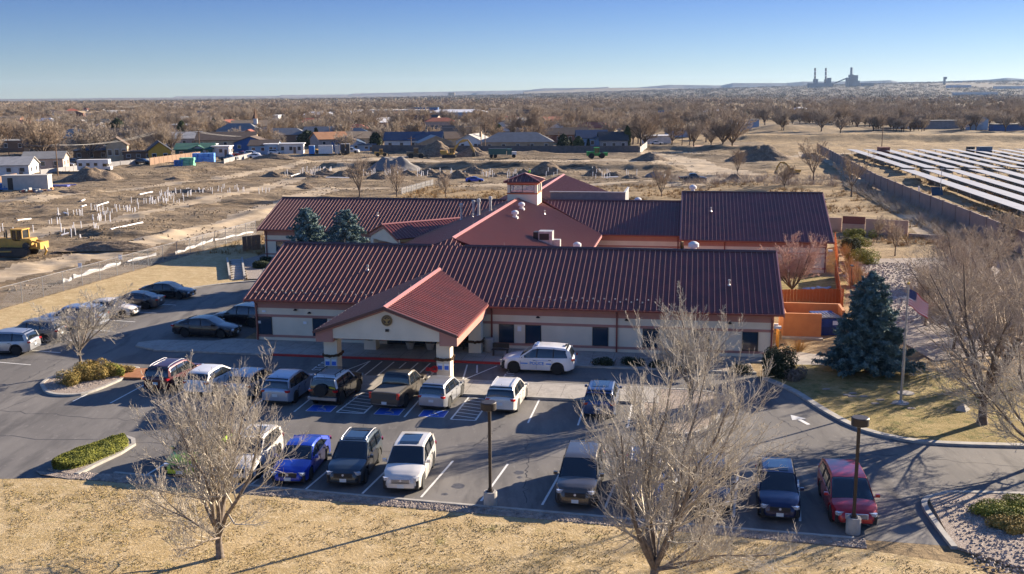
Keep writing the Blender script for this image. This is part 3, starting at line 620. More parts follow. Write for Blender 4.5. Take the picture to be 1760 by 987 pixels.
# far wing
roof_slope('roof', (23.4, 49, ZE), (23.4, 79.4, ZE), (14.5, 49, 6.7), (14.5, 79.4, 6.7)); roof_slope('roof', (5.6, 79.4, ZE), (5.6, 54.5, ZE), (14.5, 79.4, 6.7), (14.5, 49, 6.7))
ridge((14.5, 48.5, 6.73), (14.5, 79.5, 6.73), .24); b = MB(); b.b2(6.2, 22.8, 50, 78.8, 0, ZE-.1); b.make('wall', cream, BL)
b = MB(); b.ext([(-8.3, ZE-.1), (8.3, ZE-.1), (0, 6.5)], lambda x, z: Vector((14.5+x, 78.5, z)), lambda x, z: Vector((14.5+x, 78.8, z))); b.make('gable_wall', pinkb, BL, fix=True)
b = MB(); b.ext([(-.02, -.24), (.1, -.24), (.1, .02), (-.02, .02)], lambda y, z: Vector((23.4+y, 54.5, ZE+z)), lambda y, z: Vector((23.4+y, 79.4, ZE+z))); b.make('eave_board', ridge_m, BL, fix=True)
b = MB(); b.b2(16.4, 25.2, 51.0, 51.2, 4.0, 6.75); b.b2(25.2, 25.4, 51.0, 58, 4.0, 6.75); b.b2(16.4, 25.2, 51.2, 58, 4.0, 4.3); b.make('plant_screen', mat('grey_screen', (.22, .215, .22), (.17, .17, .18), 2, .7), BL)
b = MB(); b.b2(16.3, 25.45, 50.9, 51.25, 6.75, 6.85); b.b2(25.2, 25.45, 51.25, 58, 6.75, 6.85); b.make('screen_coping', galv, BL)
# diagonal gable porch in the left inner corner
dg = Vector((math.cos(R(44)), math.sin(R(44)), 0)); dn = Vector((-dg.y, dg.x, 0)); o_ = Vector((.15, 34.9, 0)); hw = 3.4
def DG(t, s, z): q = o_+dg*t+dn*s; return (q.x, q.y, z)
roof_slope('porch_roof', DG(0, -hw, ZE), DG(4.2, -hw, ZE), DG(0, 0, 4.62), DG(10.6, 0, 4.62)); roof_slope('porch_roof', DG(5, hw, ZE), DG(0, hw, ZE), DG(10.6, 0, 4.62), DG(0, 0, 4.62)); ridge(DG(-.05, 0, 4.64), DG(10.6, 0, 4.64), .18)
b = MB(); b.ext([(-hw+.2, 2.75), (hw-.2, 2.75), (hw-.2, ZE-.1), (0, 4.45), (-hw+.2, ZE-.1)], lambda s, z: Vector(DG(.25, s, z)), lambda s, z: Vector(DG(.5, s, z))); b.make('porch_gable', cream, BL, fix=True)
b = MB()
for s_ in (-1, 1): b.ext([(0, 4.2), (0, 4.5), (s_*hw, ZE-.1), (s_*hw, ZE-.42)], lambda s, z: Vector(DG(.12, s, z)), lambda s, z: Vector(DG(.249, s, z)))
b.make('porch_trim', pinkb, BL, fix=True)
b = MB()
for s_ in (-1, 1): q = DG(.5, s_*(hw-.5), 0); b.box(q[0], q[1], 1.37, .6, .6, 2.74, R(44))
b.make('porch_pillar', cream, BL)
# cupola with windows all round
cu, cw = 14.45, 43.6; hc = 1.7
b = MB(); b.b2(cu-hc, cu+hc, cw-hc, cw+hc, 5.6, 7.35); b.make('cupola_base', cream, BL)
b = MB(); b.b2(cu-hc-.04, cu+hc+.04, cw-hc-.04, cw+hc+.04, 7.35, 7.5); b.b2(cu-hc-.04, cu+hc+.04, cw-hc-.04, cw+hc+.04, 8.42, 8.72); b.make('cupola_band', orange_t, BL)
b = MB()
for sx in (-1, 1):
    for sy in (-1, 1): b.b2(*sorted((cu+sx*hc, cu+sx*(hc-.32))), *sorted((cw+sy*hc, cw+sy*(hc-.32))), 7.5, 8.42)
b.make('cupola_post', cream, BL)
for (ax, s_) in (('x', -1), ('x', 1), ('y', -1), ('y', 1)):
    f = MB(); g = MB(); y = s_*(hc-.1); a_ = hc-.32; t = .05
    for (p, q, r_, s2) in ((-a_, a_, 7.5, 7.56), (-a_, a_, 8.36, 8.42), (-a_, -a_+t, 7.56, 8.36), (a_-t, a_, 7.56, 8.36), (-t/2, t/2, 7.56, 8.36)):
        (f.b2(cu+p, cu+q, cw+y-.04, cw+y+.04, r_, s2) if ax == 'y' else f.b2(cu+y-.04, cu+y+.04, cw+p, cw+q, r_, s2))
    g_ = (g.b2(cu-a_+t, cu+a_-t, cw+y-.01, cw+y+.01, 7.56, 8.36) if ax == 'y' else g.b2(cu+y-.01, cu+y+.01, cw-a_+t, cw+a_-t, 7.56, 8.36))
    fo = f.make('cupola_window', framed, BL); pm = MATS.get('clear_pane')
    if not pm:
        pm = mat('clear_pane', (.5, .56, .6), rough=.05); pm.node_tree.nodes['Principled BSDF'].inputs['Alpha'].default_value = .35
    g.make('pane', pm, fo)
hr = hc+.35
C8 = [(cu-hr, cw-hr, 8.75), (cu+hr, cw-hr, 8.75), (cu+hr, cw+hr, 8.75), (cu-hr, cw+hr, 8.75)]; AP = (cu, cw, 9.55)
for i in range(4): roof_slope('cupola_roof', C8[i], C8[(i+1) % 4], AP, AP, .45)
for i in (0, 1, 2, 3):
    b = MB(); b.tube((C8[i][0], C8[i][1], 8.8), (AP[0], AP[1], 9.6), .07, .07, 6); b.make('hip_cap', ridge_m, BL)
b = MB(); b.b2(cu-hr+.02, cu+hr-.02, cw-hr+.02, cw+hr-.02, 8.60, 8.66); b.make('cupola_soffit', pinkb, BL)
# roof vents and flues
def zs(u, w):   # roof height of the central wing
    return zA-abs(u-uA)*KP
def flue(u, w, z, h):
    b = MB(); b.lathe([(.13, -.3), (.13, h), (.2, h), (.2, h+.28), (.1, h+.36)], (u, w, z), 12); b.lathe([(.24, -.1), (.14, .12)], (u, w, z), 12); b.make('flue', galv, BL, ang=40)
for px_, py_, h in ((793, 378, 1.45), (814, 371, 1.35), (823, 371, 1.45), (843, 363, 1.2)):
    for z in np.arange(4, 6.9, .02):
        u_, w_ = loc(px_, py_, z)
        if abs(zs(u_, w_)-z) < .02: flue(u_, w_, z, h); break
def turbine(u, w, z, s=1.):
    b = MB(); b.b2(u-.3*s, u+.3*s, w-.3*s, w+.3*s, z-.25, z+.12*s); b.lathe([(.2*s, .12*s), (.2*s, .38*s), (.36*s, .4*s), (.36*s, .62*s), (.2*s, .74*s), (.04, .78*s)], (u, w, z), 14); b.make('roof_vent', whitem, BL, ang=35)
turbine(15.4, 35.5, zs(15.4, 0)); turbine(15.8, 29, zs(15.8, 0)); turbine(22.6, 24.0, zs(22.6, 0), 1.1)
for u_, w_, z_ in ((33.3, 48.0, z4-.15), (33.4, 15.0-6.0, zr-.35), (27.0, 49.0, z3-.7)): turbine(u_, w_, z_, 1.15)
def stub(u, w, z):
    b = MB(); b.lathe([(.05, -.1), (.05, .3), (.09, .3), (.09, .42)], (u, w, z), 8); b.lathe([(.14, -.05), (.06, .1)], (u, w, z), 8); b.make('vent_pipe', galv, BL)
for u_, w_ in ((8.4, 3.9), (36.0, 3.0)): stub(u_, w_, ZE+(w_+.6)*KP)
stub(17.5, 38, zs(17.5, 0)); stub(10.4, 34, zs(10.4, 0)); stub(-2.5, 42.0, ZE+(42-e2)*KP); stub(35.3, 42.5, ZE+(42.5-e4)*KP)
b = MB(); u_, w_ = 19.6, 22.5; z_ = zs(u_, 0); b.b2(u_-.4, u_+.9, w_-.6, w_+.6, z_-.3, z_+1.0); b.b2(u_+.9, u_+1.6, w_-.4, w_+.4, z_-.5, z_+.2); hv_ = b.make('air_handler', galv, BL)
b = MB(); b.b2(u_-.9, u_-.4, w_-.5, w_+.5, z_, z_+.9); b.b2(u_-.3, u_+.6, w_-.62, w_-.6, z_+.2, z_+.8); b.make('air_handler_hood', framed, BL)
# low flat roof with skylights beyond the front wing
b = MB(); b.b2(24.0, 39, 17, 27, 0, 3.6); b.make('flat_wing', pinkb, BL)
b = MB(); b.b2(24.3, 38.7, 17.3, 26.7, 3.6, 3.66); b.make('flat_roof', mat('flat_roof_dark', (.06, .055, .055), (.1, .09, .09), 1, .9), BL)
for k in range(4):
    b = MB(); b.b2(26.3+.25*k, 31.2+.12*k, 21+1.2*k, 22.0+1.2*k, 3.66, 3.95); b.make('skylight', whitem, BL)
b = MB()
for q in ((1.0, 7.96), (5.2, 7.96), (9.8, 7.96), (18.5, 7.96), (26, 7.96)): b.tube((q[0], q[1], zr), (q[0], q[1], zr+.35), .012, .012, 5)
for t in range(6): b.tube((uA, 12+5.5*t, zA), (uA, 12+5.5*t, zA+.35), .012, .012, 5)
for t in range(4): b.tube((uc, wf+.5+3*t, zcr), (uc, wf+.5+3*t, zcr+.3), .012, .012, 5)
b.make('lightning_rods', galv, BL)
# festive bulbs along the canopy eave
b = MB()
for k in range(26): b.lathe([(.012, -.03), (.03, 0), (.01, .03)], (uc-hwc+.06+(.12 if k % 2 else 0), wf+.3+.36*k, zce+.06), 6)
b.make('bulb_string', mat('bulb_cream', (.75, .68, .5), rough=.4), BL)
# ---------------- vehicles ----------------
tyrem = mat('tyre_rubber', (.015, .015, .015), None, rough=.85); rimm = mat('alloy_rim', (.45, .45, .46), None, rough=.3, metal=.8); rimd = mat('dark_rim', (.06, .06, .06), None, rough=.35, metal=.5)
carglass = mat('car_glass', (.010, .014, .018), None, rough=.06, spec=.9, coat=.5); plastic = mat('black_plastic', (.02, .02, .021), None, rough=.6); chrome = mat('chrome', (.6, .6, .62), None, rough=.35, metal=.25)
lampc = mat('headlamp', (.55, .56, .58), None, rough=.1, metal=.3, coat=1); lampr = mat('tail_lamp', (.42, .012, .012), None, rough=.2, coat=1); lampo = mat('amber_marker', (.8, .22, .02), None, rough=.2, coat=1)
platem = mat('number_plate', (.55, .6, .62), None, rough=.5); seatm = mat('cabin_dark', (.03, .03, .03), None, rough=.9)
WHEELS = {}
def wheel_meshes(r, w, dark=False, spare=False):
    k = (r, w, dark)
    if k not in WHEELS:
        b = MB(); b.lathe([(r*.62, -w/2), (r*.9, -w/2), (r, -w*.36), (r, w*.36), (r*.9, w/2), (r*.62, w/2)], (0, 0, 0), 22, 'Y'); t = b.mesh('tyre')
        b = MB(); b.lathe([(r*.64, -w*.40), (r*.64, w*.30), (r*.60, w*.42), (r*.56, w*.30)], (0, 0, 0), 22, 'Y')
        for i in range(5):
            a = 2*PI*i/5
            for da in (-.17, .17): b.box(math.cos(a+da*.5)*r*.34, w*.37, math.sin(a+da*.5)*r*.34, r*.52, w*.1, r*.10, M=Matrix.Rotation(-a-da*.3, 3, 'Y'))
        b.lathe([(r*.16, w*.3), (r*.12, w*.46)], (0, 0, 0), 10, 'Y'); q = b.mesh('rim')
        for me, m in ((t, tyrem), (q, rimd if dark else rimm)):
            me.materials.append(m); bm = bmesh.new(); bm.from_mesh(me); bmesh.ops.recalc_face_normals(bm, faces=bm.faces); bm.to_mesh(me); bm.free()
            me.polygons.foreach_set('use_smooth', [True]*len(me.polygons)); me.set_sharp_from_angle(angle=R(35))
        WHEELS[k] = (t, q)
    return WHEELS[k]
def put_wheel(root, x, y, z, r, w, dark, flip):
    t, q = wheel_meshes(r, w, dark); h = bpy.data.objects.new('wheel', t); COL.objects.link(h); h.parent = root; h.location = (x, y, z); h.rotation_euler = (0, 0, PI if flip else 0)
    g = bpy.data.objects.new('rim', q); COL.objects.link(g); g.parent = h
def interp(tab, x): return float(np.interp(x, [p[0] for p in tab], [p[1] for p in tab]))
TYPES = {  # length, width, belt/hood profile (front +x), cabin profile, wheel radius, ...
 'sedan': dict(L=4.85, W=1.86, r=.335, wb=(1.45, -1.38), top=[(-2.42, .78), (-2.38, .98), (-2.25, 1.05), (-1.7, 1.08), (-1.3, 1.02), (.9, .95), (1.25, .93), (1.9, .84), (2.25, .72), (2.40, .58), (2.43, .5)],
   cab=[(-1.95, 1.06), (-1.55, 1.24), (-1.05, 1.39), (-.4, 1.455), (.15, 1.44), (.5, 1.36), (1.15, .96)], gnd=.2, bp=(-.12, -1.1), rh=(-1.0, .3)),
 'suv': dict(L=4.75, W=1.90, r=.37, wb=(1.45, -1.33), top=[(-2.36, .9), (-2.33, 1.08), (-2.2, 1.13), (-1.3, 1.10), (.8, 1.06), (1.15, 1.06), (1.8, .98), (2.2, .86), (2.33, .72), (2.37, .6)],
   cab=[(-2.26, 1.12), (-2.12, 1.42), (-1.85, 1.66), (-1.0, 1.72), (-.1, 1.73), (.3, 1.66), (1.1, 1.07)], gnd=.24, bp=(.0, -1.05), rh=(-1.9, .2)),
 'bigsuv': dict(L=5.1, W=1.96, r=.39, wb=(1.6, -1.45), top=[(-2.54, .9), (-2.52, 1.12), (-2.4, 1.16), (-1.3, 1.13), (1.0, 1.1), (1.35, 1.10), (2.0, 1.05), (2.4, .96), (2.5, .8), (2.55, .62)],
   cab=[(-2.46, 1.15), (-2.3, 1.5), (-2.05, 1.74), (-1.0, 1.79), (.0, 1.79), (.4, 1.72), (1.25, 1.11)], gnd=.25, bp=(.05, -1.05), rh=(-2.05, .3)),
 'boxsuv': dict(L=4.6, W=1.9, r=.40, wb=(1.35, -1.35), top=[(-2.2, .8), (-2.18, 1.12), (-2.1, 1.16), (.6, 1.14), (.95, 1.14), (1.7, 1.13), (2.1, 1.08), (2.2, .95), (2.26, .62)],
   cab=[(-2.13, 1.16), (-2.06, 1.55), (-1.98, 1.76), (-1.0, 1.80), (.1, 1.78), (.3, 1.72), (.85, 1.15)], gnd=.32, bp=(-.1, -.9), rh=(-1.9, .15)),
 'hatch': dict(L=4.35, W=1.80, r=.33, wb=(1.3, -1.3), top=[(-2.16, .8), (-2.13, 1.0), (-2.02, 1.06), (-1.2, 1.04), (.9, .97), (1.2, .96), (1.75, .88), (2.05, .76), (2.15, .62), (2.18, .5)],
   cab=[(-2.05, 1.05), (-1.85, 1.32), (-1.55, 1.48), (-.8, 1.54), (.0, 1.54), (.4, 1.46), (1.25, .97)], gnd=.2, bp=(-.1, -1.0), rh=(-1.6, .2)),
 'van': dict(L=5.1, W=2.0, r=.35, wb=(1.6, -1.45), top=[(-2.52, .85), (-2.5, 1.05), (-2.4, 1.1), (.9, 1.04), (1.4, 1.03), (2.0, .95), (2.35, .82), (2.5, .66), (2.54, .52)],
   cab=[(-2.45, 1.09), (-2.36, 1.5), (-2.2, 1.72), (-1.2, 1.78), (.3, 1.76), (.7, 1.66), (1.7, 1.03)], gnd=.2, bp=(.1, -1.0), rh=(-2.1, .4)),
 'wagon': dict(L=5.05, W=2.0, r=.36, wb=(1.55, -1.4), top=[(-2.5, .85), (-2.48, 1.02), (-2.38, 1.08), (.9, 1.02), (1.3, 1.01), (1.95, .92), (2.3, .8), (2.46, .66), (2.5, .52)],
   cab=[(-2.42, 1.07), (-2.25, 1.4), (-2.0, 1.6), (-1.0, 1.67), (.1, 1.66), (.5, 1.58), (1.4, 1.02)], gnd=.22, bp=(.05, -1.05), rh=(-1.95, .3)),
 'pickup': dict(L=5.5, W=1.95, r=.40, wb=(1.75, -1.55), top=[(-2.74, .75), (-2.72, 1.16), (-2.6, 1.18), (-.8, 1.18), (-.75, 1.12), (1.1, 1.1), (1.45, 1.12), (2.1, 1.08), (2.55, 1.0), (2.7, .82), (2.74, .62)],
   cab=[(-.78, 1.16), (-.68, 1.55), (-.45, 1.78), (.2, 1.82), (.55, 1.78), (.8, 1.7), (1.4, 1.12)], gnd=.3, bp=(.25, -.6), rh=(-.4, .6))}
def car(kind, label, paintm, p, head, lower=None, roofm=None, rails=None, sun_roof=False, dark_rim=False, cat='car', group='cars parked at the clinic', name='parked_car', grille='dark', scale=1., plate_front=True, extra=None, stripe=None):
    T = TYPES[kind]; L = T['L']; W = T['W']; hw0 = W/2; r = T['r']; g = T['gnd']; root = thing(name, label, cat, p, AL+head, group)
    if scale != 1: root.scale = (scale,)*3
    xn, xt = T['top'][-1][0], T['top'][0][0]
    def hw(x):   # plan taper
        f = 1-.30*max(0, (x-(xn-.75))/.75)**2.2-.05*max(0, (x-.6)/(xn-.6)); q = 1-.13*max(0, ((xt+.5)-x)/.5)**2
        if kind in ('pickup', 'boxsuv'): f = 1-.16*max(0, (x-(xn-.5))/.5)**2
        return hw0*f*q
    xs = sorted(set([round(v, 3) for v in np.linspace(xt, xn, 46)]+[xt+.02, xn-.02]+[v+dv for v in T['wb'] for dv in (-r-.08, r+.08, 0)]))
    arch = r+.075
    sec = []
    for x in xs:
        zt = interp(T['top'], x); zb = g+.12*max(0, (x-(xn-.35))/.35)+.16*max(0, ((xt+.35)-x)/.35)
        for wx in T['wb']:
            if abs(x-wx) < arch: zb = max(zb, r+math.sqrt(max(arch**2-(x-wx)**2, 0)))
        zb = min(zb, zt-.12); d = zt-zb; h = hw(x)
        prof = [(h*.90, zb), (h*.985, zb+.06*d), (h*1.0, max(zb+.05, g+.46*(zt-g))), (h*.975, max(zb+.07, g+.80*(zt-g))), (h*.945, zt-.035), (h*.86, zt), (h*.45, zt+.025), (0, zt+.035)]
        sec.append([(x, -y, z) for y, z in prof]+[(x, y, z) for y, z in prof[::-1][1:]])
    n = len(sec[0]); b = MB()
    for s_ in sec: b.v += s_
    b.f = [(i*n+j, i*n+j+1, (i+1)*n+j+1, (i+1)*n+j) for i in range(len(sec)-1) for j in range(n-1)]+[tuple(range(n)), tuple((len(sec)-1)*n+j for j in range(n))[::-1]]
    b.mi = [0]*len(b.f)
    if kind == 'pickup':      # open bed: remove the top skin over the bed and add an inner tub
        keep = []
        for i, f in enumerate(b.f):
            cx_ = sum(b.v[q][0] for q in f)/len(f); cy_ = sum(b.v[q][1] for q in f)/len(f); top = len(f) == 4 and all(b.v[q][2] > 1.1 for q in f) and abs(cy_) < .88 and all(abs(b.v[q][1]) < .85 for q in f)
            if not (top and -2.6 < cx_ < -.82): keep.append(f)
        b.f = keep; b.mi = [0]*len(keep)
    body = b.make('body', paintm, root, ang=38, fix=True)
    u = MB(); u.b2(xt+.12, xn-.12, -hw0*.86, hw0*.86, g+.03, min(.8, interp(T['top'], xn-.3)-.1)); u.make('underbody', plastic, root)
    if kind == 'pickup':
        t = MB(); t.b2(-2.62, -.8, -.8, .8, .78, .80)
        for q in ((-2.62, -.8, -.82, -.8, .8, 1.15), (-2.62, -.8, .8, .82, .8, 1.15), (-2.64, -2.62, -.8, .8, .8, 1.15), (-.8, -.78, -.8, .8, .8, 1.15)): t.b2(*q)
        t.b2(-2.60, -.84, -.78, .78, 1.14, 1.165); t.make('bed_cover', mat('bed_cover', (.10, .095, .09), None, rough=.8) if 'bed_cover' not in MATS else MATS['bed_cover'], root)
    # glasshouse
    cab = T['cab']; xs2 = sorted(set(list(np.linspace(cab[0][0], cab[-1][0], 26))+[c[0] for c in cab])); zmax = max(c[1] for c in cab)
    def cabsec(x, o=0):
        zr = interp(cab, x); zl = interp(T['top'], x)-.03; h = hw(x)*.925; f = max(0, (zr-zl)/(zmax-1.0)); ht = h*(1-.20*min(1, f)); zr = max(zr, zl+.01)
        return h, ht, zl, zr
    b = MB(); n = 9
    for x in xs2:
        h, ht, zl, zr = cabsec(x); rr = min(.07, (zr-zl)*.4)
        pr = [(h, zl), (ht+.012, zr-rr), (ht-.05, zr-.012), (ht*.6, zr+.0), (0, zr+.008)]
        b.v += [(x, -y, z) for y, z in pr]+[(x, y, z) for y, z in pr[::-1][1:]]
    b.f = [(i*n+j, i*n+j+1, (i+1)*n+j+1, (i+1)*n+j) for i in range(len(xs2)-1) for j in range(n-1)]+[tuple(range(n)), tuple((len(xs2)-1)*n+j for j in range(n))[::-1]]
    b.mi = [0]*len(b.f); b.make('cabin_glass', carglass, root, ang=35, fix=True)
    # roof skin with pillars
    b = MB(); x0, x1 = T['rh'][0]-.12, T['rh'][1]+.1; rs = np.linspace(x0, x1, 12); o = .014; n = 9
    for x in rs:
        h, ht, zl, zr = cabsec(x); rr = min(.07, (zr-zl)*.4)
        pr = [(ht+.012+o+.01, zr-rr-.035), (ht+.012+o, zr-rr), (ht-.05+o, zr-.012+o), (ht*.6, zr+o+.002), (0, zr+.008+o)]
        b.v += [(x, -y, z) for y, z in pr]+[(x, y, z) for y, z in pr[::-1][1:]]
    b.f = [(i*n+j, i*n+j+1, (i+1)*n+j+1, (i+1)*n+j) for i in range(len(rs)-1) for j in range(n-1)]; b.mi = [0]*len(b.f)
    def pillar(xa, za, xb, zb_, w):
        for s_ in (-1, 1):
            ha = cabsec(xa); hb = cabsec(xb); ya = s_*(np.interp(za, [ha[2], ha[3]], [ha[0], ha[1]])+.012); yb = s_*(hb[1]+.018)
            A_ = Vector((xa, ya, za)); B_ = Vector((xb, yb, zb_)); d = (B_-A_).normalized(); a_ = Vector((1, 0, 0)); a_ = (a_-d*a_.dot(d)).normalized(); c_ = d.cross(a_)
            p4 = [a_*w/2+c_*.012, -a_*w/2+c_*.012, -a_*w/2-c_*.012, a_*w/2-c_*.012]
            b.add([A_+q for q in p4]+[B_+q for q in p4], [(0, 1, 5, 4), (1, 2, 6, 5), (2, 3, 7, 6), (3, 0, 4, 7)])
    xf = cab[-1][0]; pillar(xf-.03, interp(T['top'], xf)-.01, x1-.05, interp(cab, x1-.05)-.06, .085)
    xr = cab[0][0]; D = .26 if kind in ('suv', 'bigsuv', 'wagon', 'van', 'boxsuv') else .12
    if kind in ('sedan',): D = .2
    pillar(xr+D*.6, interp(T['top'], xr+D)-.01, x0+.06, interp(cab, x0+.06)-.06, D)
    b.make('roof', roofm or paintm, root, ang=40)
    b = MB(); pb = b
    for i, x in enumerate(T['bp']):
        def pil2(xa, w):
            for s_ in (-1, 1):
                ha = cabsec(xa); A_ = Vector((xa, s_*(ha[0]+.008), ha[2]+.02)); B_ = Vector((xa-.04, s_*(ha[1]+.022), ha[3]-.08)); pb.tube(A_, B_, w/2, w/2, 4)
        pil2(x, .07)
    b.make('door_pillar', plastic if kind not in ('boxsuv',) else paintm, root)
    # lights, grille, plates, mirrors, bumpers
    z0 = interp(T['top'], xn-.25)
    for s_ in (-1, 1):
        hx = xn-.30; y = s_*hw(hx)*.80; zt = interp(T['top'], hx)
        b = MB(); M_ = Matrix.Rotation(-s_*.55, 3, 'Z'); b.box(hx+.13, y*.98, zt-.13, .20, .36, .13, M=M_); b.make('headlight', lampc, root)
        rx = xt+.10; y2 = s_*(hw(rx)*.90); zt2 = interp(T['top'], xt+.12)
        b = MB()
        if kind == 'pickup': b.box(xt+.03, s_*.87, .98, .09, .15, .36)
        elif kind in ('van', 'wagon'): b.box(xt+.06, s_*hw0*.82, zt2-.12, .16, .18, .32)
        else: b.box(xt+.10, y2*.93, zt2-.13, .22, .36, .13, M=Matrix.Rotation(s_*.35, 3, 'Z'))
        b.make('tail_light', lampr, root)
        b = MB(); mx = cab[-1][0]-.28; my = s_*(hw0+.10); b.box(mx, my, interp(T['top'], mx)+.07, .12, .17, .13, s_*.1); b.box(mx+.02, s_*(hw0-.01), interp(T['top'], mx)+.02, .06, .16, .04); b.make('mirror', paintm if kind != 'boxsuv' else plastic, root)
        b = MB(); b.box(xn-.14, s_*hw0*.62, g+.16, .16, .26, .09, -s_*.25); b.make('fog_lamp', plastic, root)
    b = MB(); b.box(xn-.05, 0, (z0+g)/2+.10, .10, hw0*.95, .22); b.make('grille', plastic if grille == 'dark' else chrome, root)
    if grille != 'dark':
        b = MB()
        for i in range(4): b.box(xn+.004, 0, (z0+g)/2+.03+.05*i, .01, hw0*.88, .022)
        b.make('grille_slots', plastic, root)
    b = MB(); b.box(xn-.07, 0, g+.13, .12, hw0*1.3, .13); b.box(xt+.09, 0, g+.22, .14, hw0*1.55, .16); b.make('bumper_intake', plastic if kind != 'pickup' else chrome, root)
    b = MB(); b.lathe([(.055, -.01), (.055, .012)], (0, 0, 0), 12, 'Y'); b.v = [(xn+.008+q[1], q[0], (z0+g)/2+.14+q[2]) for q in b.v]; b.make('badge', chrome, root)
    if plate_front: b = MB(); b.box(xn+.01, 0, g+.2, .02, .32, .16); b.make('number_plate', platem, root)
    b = MB(); b.box(xt-.012, 0, .72 if kind not in ('pickup', 'boxsuv') else .55, .03, .32, .16); b.make('number_plate', platem, root)
    for wx in T['wb']:
        for s_ in (-1, 1): put_wheel(root, wx, s_*(hw0-.13), r, r, .235, dark_rim, s_ < 0)
    if kind in ('suv', 'boxsuv', 'bigsuv', 'wagon') and lower:     # dark cladding round arches and sills
        for s_ in (-1, 1):
            b = MB()
            for wx in T['wb']:
                for i in range(9):
                    a = PI*i/9; a2 = PI*(i+1)/9; f = lambda t, rr: (wx+rr*math.cos(t), s_*(hw(wx+rr*math.cos(t))*.99), r+rr*math.sin(t)); q = [f(a, arch), f(a2, arch), f(a2, arch+.07), f(a, arch+.07)]
                    b.quad(*[Vector(v)+Vector((0, s_*.012, 0)) for v in q])
            b.b2(T['wb'][1]+arch+.02, T['wb'][0]-arch-.02, *sorted((s_*hw0*.90, s_*(hw0*.985+.008))), g-.01, g+.14)
            b.make('cladding', lower, root)
    if rails:
        b = MB()
        for s_ in (-1, 1):
            pts = []
            for x in np.linspace(x0+.15, x1-.15, 8): h, ht, zl, zr = cabsec(x); pts.append(Vector((x, s_*(ht-.10), zr+.075)))
            pts[0].z -= .05; pts[-1].z -= .05; b.path(pts, .02, 5)
        b.make('roof_rail', rails, root)
    if sun_roof:
        h, ht, zl, zr = cabsec((x0+x1)/2); b = MB()
        xa = np.linspace(x1-.16, x0+.7, 7); b.v = [(x, y, interp(cab, x)+.036) for x in xa for y in (-.46, 0, .46)]; b.f = [(i*3+j, i*3+j+1, i*3+j+4, i*3+j+3) for i in range(6) for j in range(2)]; b.mi = [0]*12; b.make('sunroof', carglass, root)
    b = MB(); b.tube((x0+.25, 0, zmax), (x0+.1, 0, zmax+.12), .012, .006, 5); b.make('aerial', plastic, root)
    # door seams and handles
    b = MB()
    for s_ in (-1, 1):
        for x in (T['bp'][0], T['bp'][0]+1.02, T['bp'][1]+.05):
            h = hw(x); zt = interp(T['top'], x); b.box(x, s_*(h*1.0+.0), g+.46*(zt-g), .012, .012, .30*(zt-g)*2)
        for x in (T['bp'][0]+.14, T['bp'][1]+.2): b.box(x, s_*(hw(x)*.985+.015), interp(T['top'], x)-.16, .17, .03, .03)
    b.make('door_seams', plastic, root)
    return root
P = dict(green=paint('paint_green', (.32, .48, .04), .3), pearl=paint('paint_pearl', (.66, .63, .58), .1), blue=paint('paint_blue', (.012, .05, .42), .35), teal=paint('paint_slate_teal', (.045, .065, .085), .55), white=paint('paint_white', (.72, .72, .72)),
 black=paint('paint_black', (.010, .010, .013), .1, .25), char=paint('paint_charcoal', (.05, .052, .06), .5), navy=paint('paint_navy', (.012, .02, .07), .4), red=paint('paint_red', (.42, .02, .03), .35), dred=paint('paint_dark_red', (.065, .008, .014), .4),
 silver=paint('paint_silver', (.42, .43, .45), .6), bronze=paint('paint_bronze', (.10, .088, .075), .5), ltblue=paint('paint_ice_blue', (.36, .41, .50), .5), taupe=paint('paint_taupe', (.23, .215, .20), .5), lwhite=paint('paint_cream_white', (.66, .60, .52)), mid=paint('paint_mid_blue', (.05, .09, .2), .5))
q90 = PI/2
row1 = 'cars parked nose-out along the front kerb'; row2 = 'cars parked along the middle island'; row3 = 'cars parked beside the left fence'
car('suv', 'green and black small crossover leftmost in the front row, behind the left foreground tree', P['green'], LW(8.75, -25.8), -q90+.05, plastic, roofm=P['black'], group=row1)
car('suv', 'pearl white crossover behind the left foreground tree, next to the green one', P['pearl'], LW(11.6, -25.8), -q90+.06, group=row1, sun_roof=True)
car('sedan', 'bright blue sedan in the front row, right of the left foreground tree', P['blue'], LW(14.2, -25.7), -q90+.08, group=row1)
car('suv', 'dark slate crossover between the blue sedan and the white crossover', P['teal'], LW(16.95, -25.6), -q90+.07, plastic, rails=chrome, sun_roof=True, group=row1)
car('suv', 'white crossover with a chrome grille and sunroof beside two empty bays', P['pearl'], LW(19.85, -25.9), -q90+.08, grille='chrome', sun_roof=True, group=row1, scale=1.02)
car('bigsuv', 'dark bronze wagon half behind the left branches of the middle foreground tree', P['bronze'], LW(28.3, -26.3), -q90, group=row1)
car('suv', 'dark blue crossover hidden behind the crown of the middle foreground tree', P['mid'], LW(31.3, -26.3), -q90+.03, group=row1, rails=chrome)
car('suv', 'blue-grey crossover behind the right branches of the middle foreground tree', P['char'], LW(34.3, -26.5), -q90, plastic, group=row1)
car('suv', 'navy crossover with a chrome grille line, parked next to the red wagon', P['navy'], LW(37.3, -26.6), -q90-.02, plastic, group=row1, sun_roof=True, scale=.97)
car('wagon', 'faded red wagon with chrome grille at the right end of the front row', P['red'], LW(40.35, -26.6), -q90+.03, grille='chrome', rails=None, group=row1)
car('suv', 'dark red crossover with silver roof rails parked left in the middle row', P['dred'], LW(.35, -12.2), q90-.05, plastic, rails=chrome, group=row2)
car('hatch', 'white rounded hatchback behind the left tree, next to the dark red crossover', P['white'], LW(3.1, -12.6), q90-.05, group=row2)
car('hatch', 'pale silver hatchback behind the left tree in the middle row', P['silver'], LW(6.0, -12.9), q90-.05, group=row2)
car('suv', 'light blue crossover behind the right side of the left tree', P['ltblue'], LW(8.8, -13.6), q90-.03, group=row2)
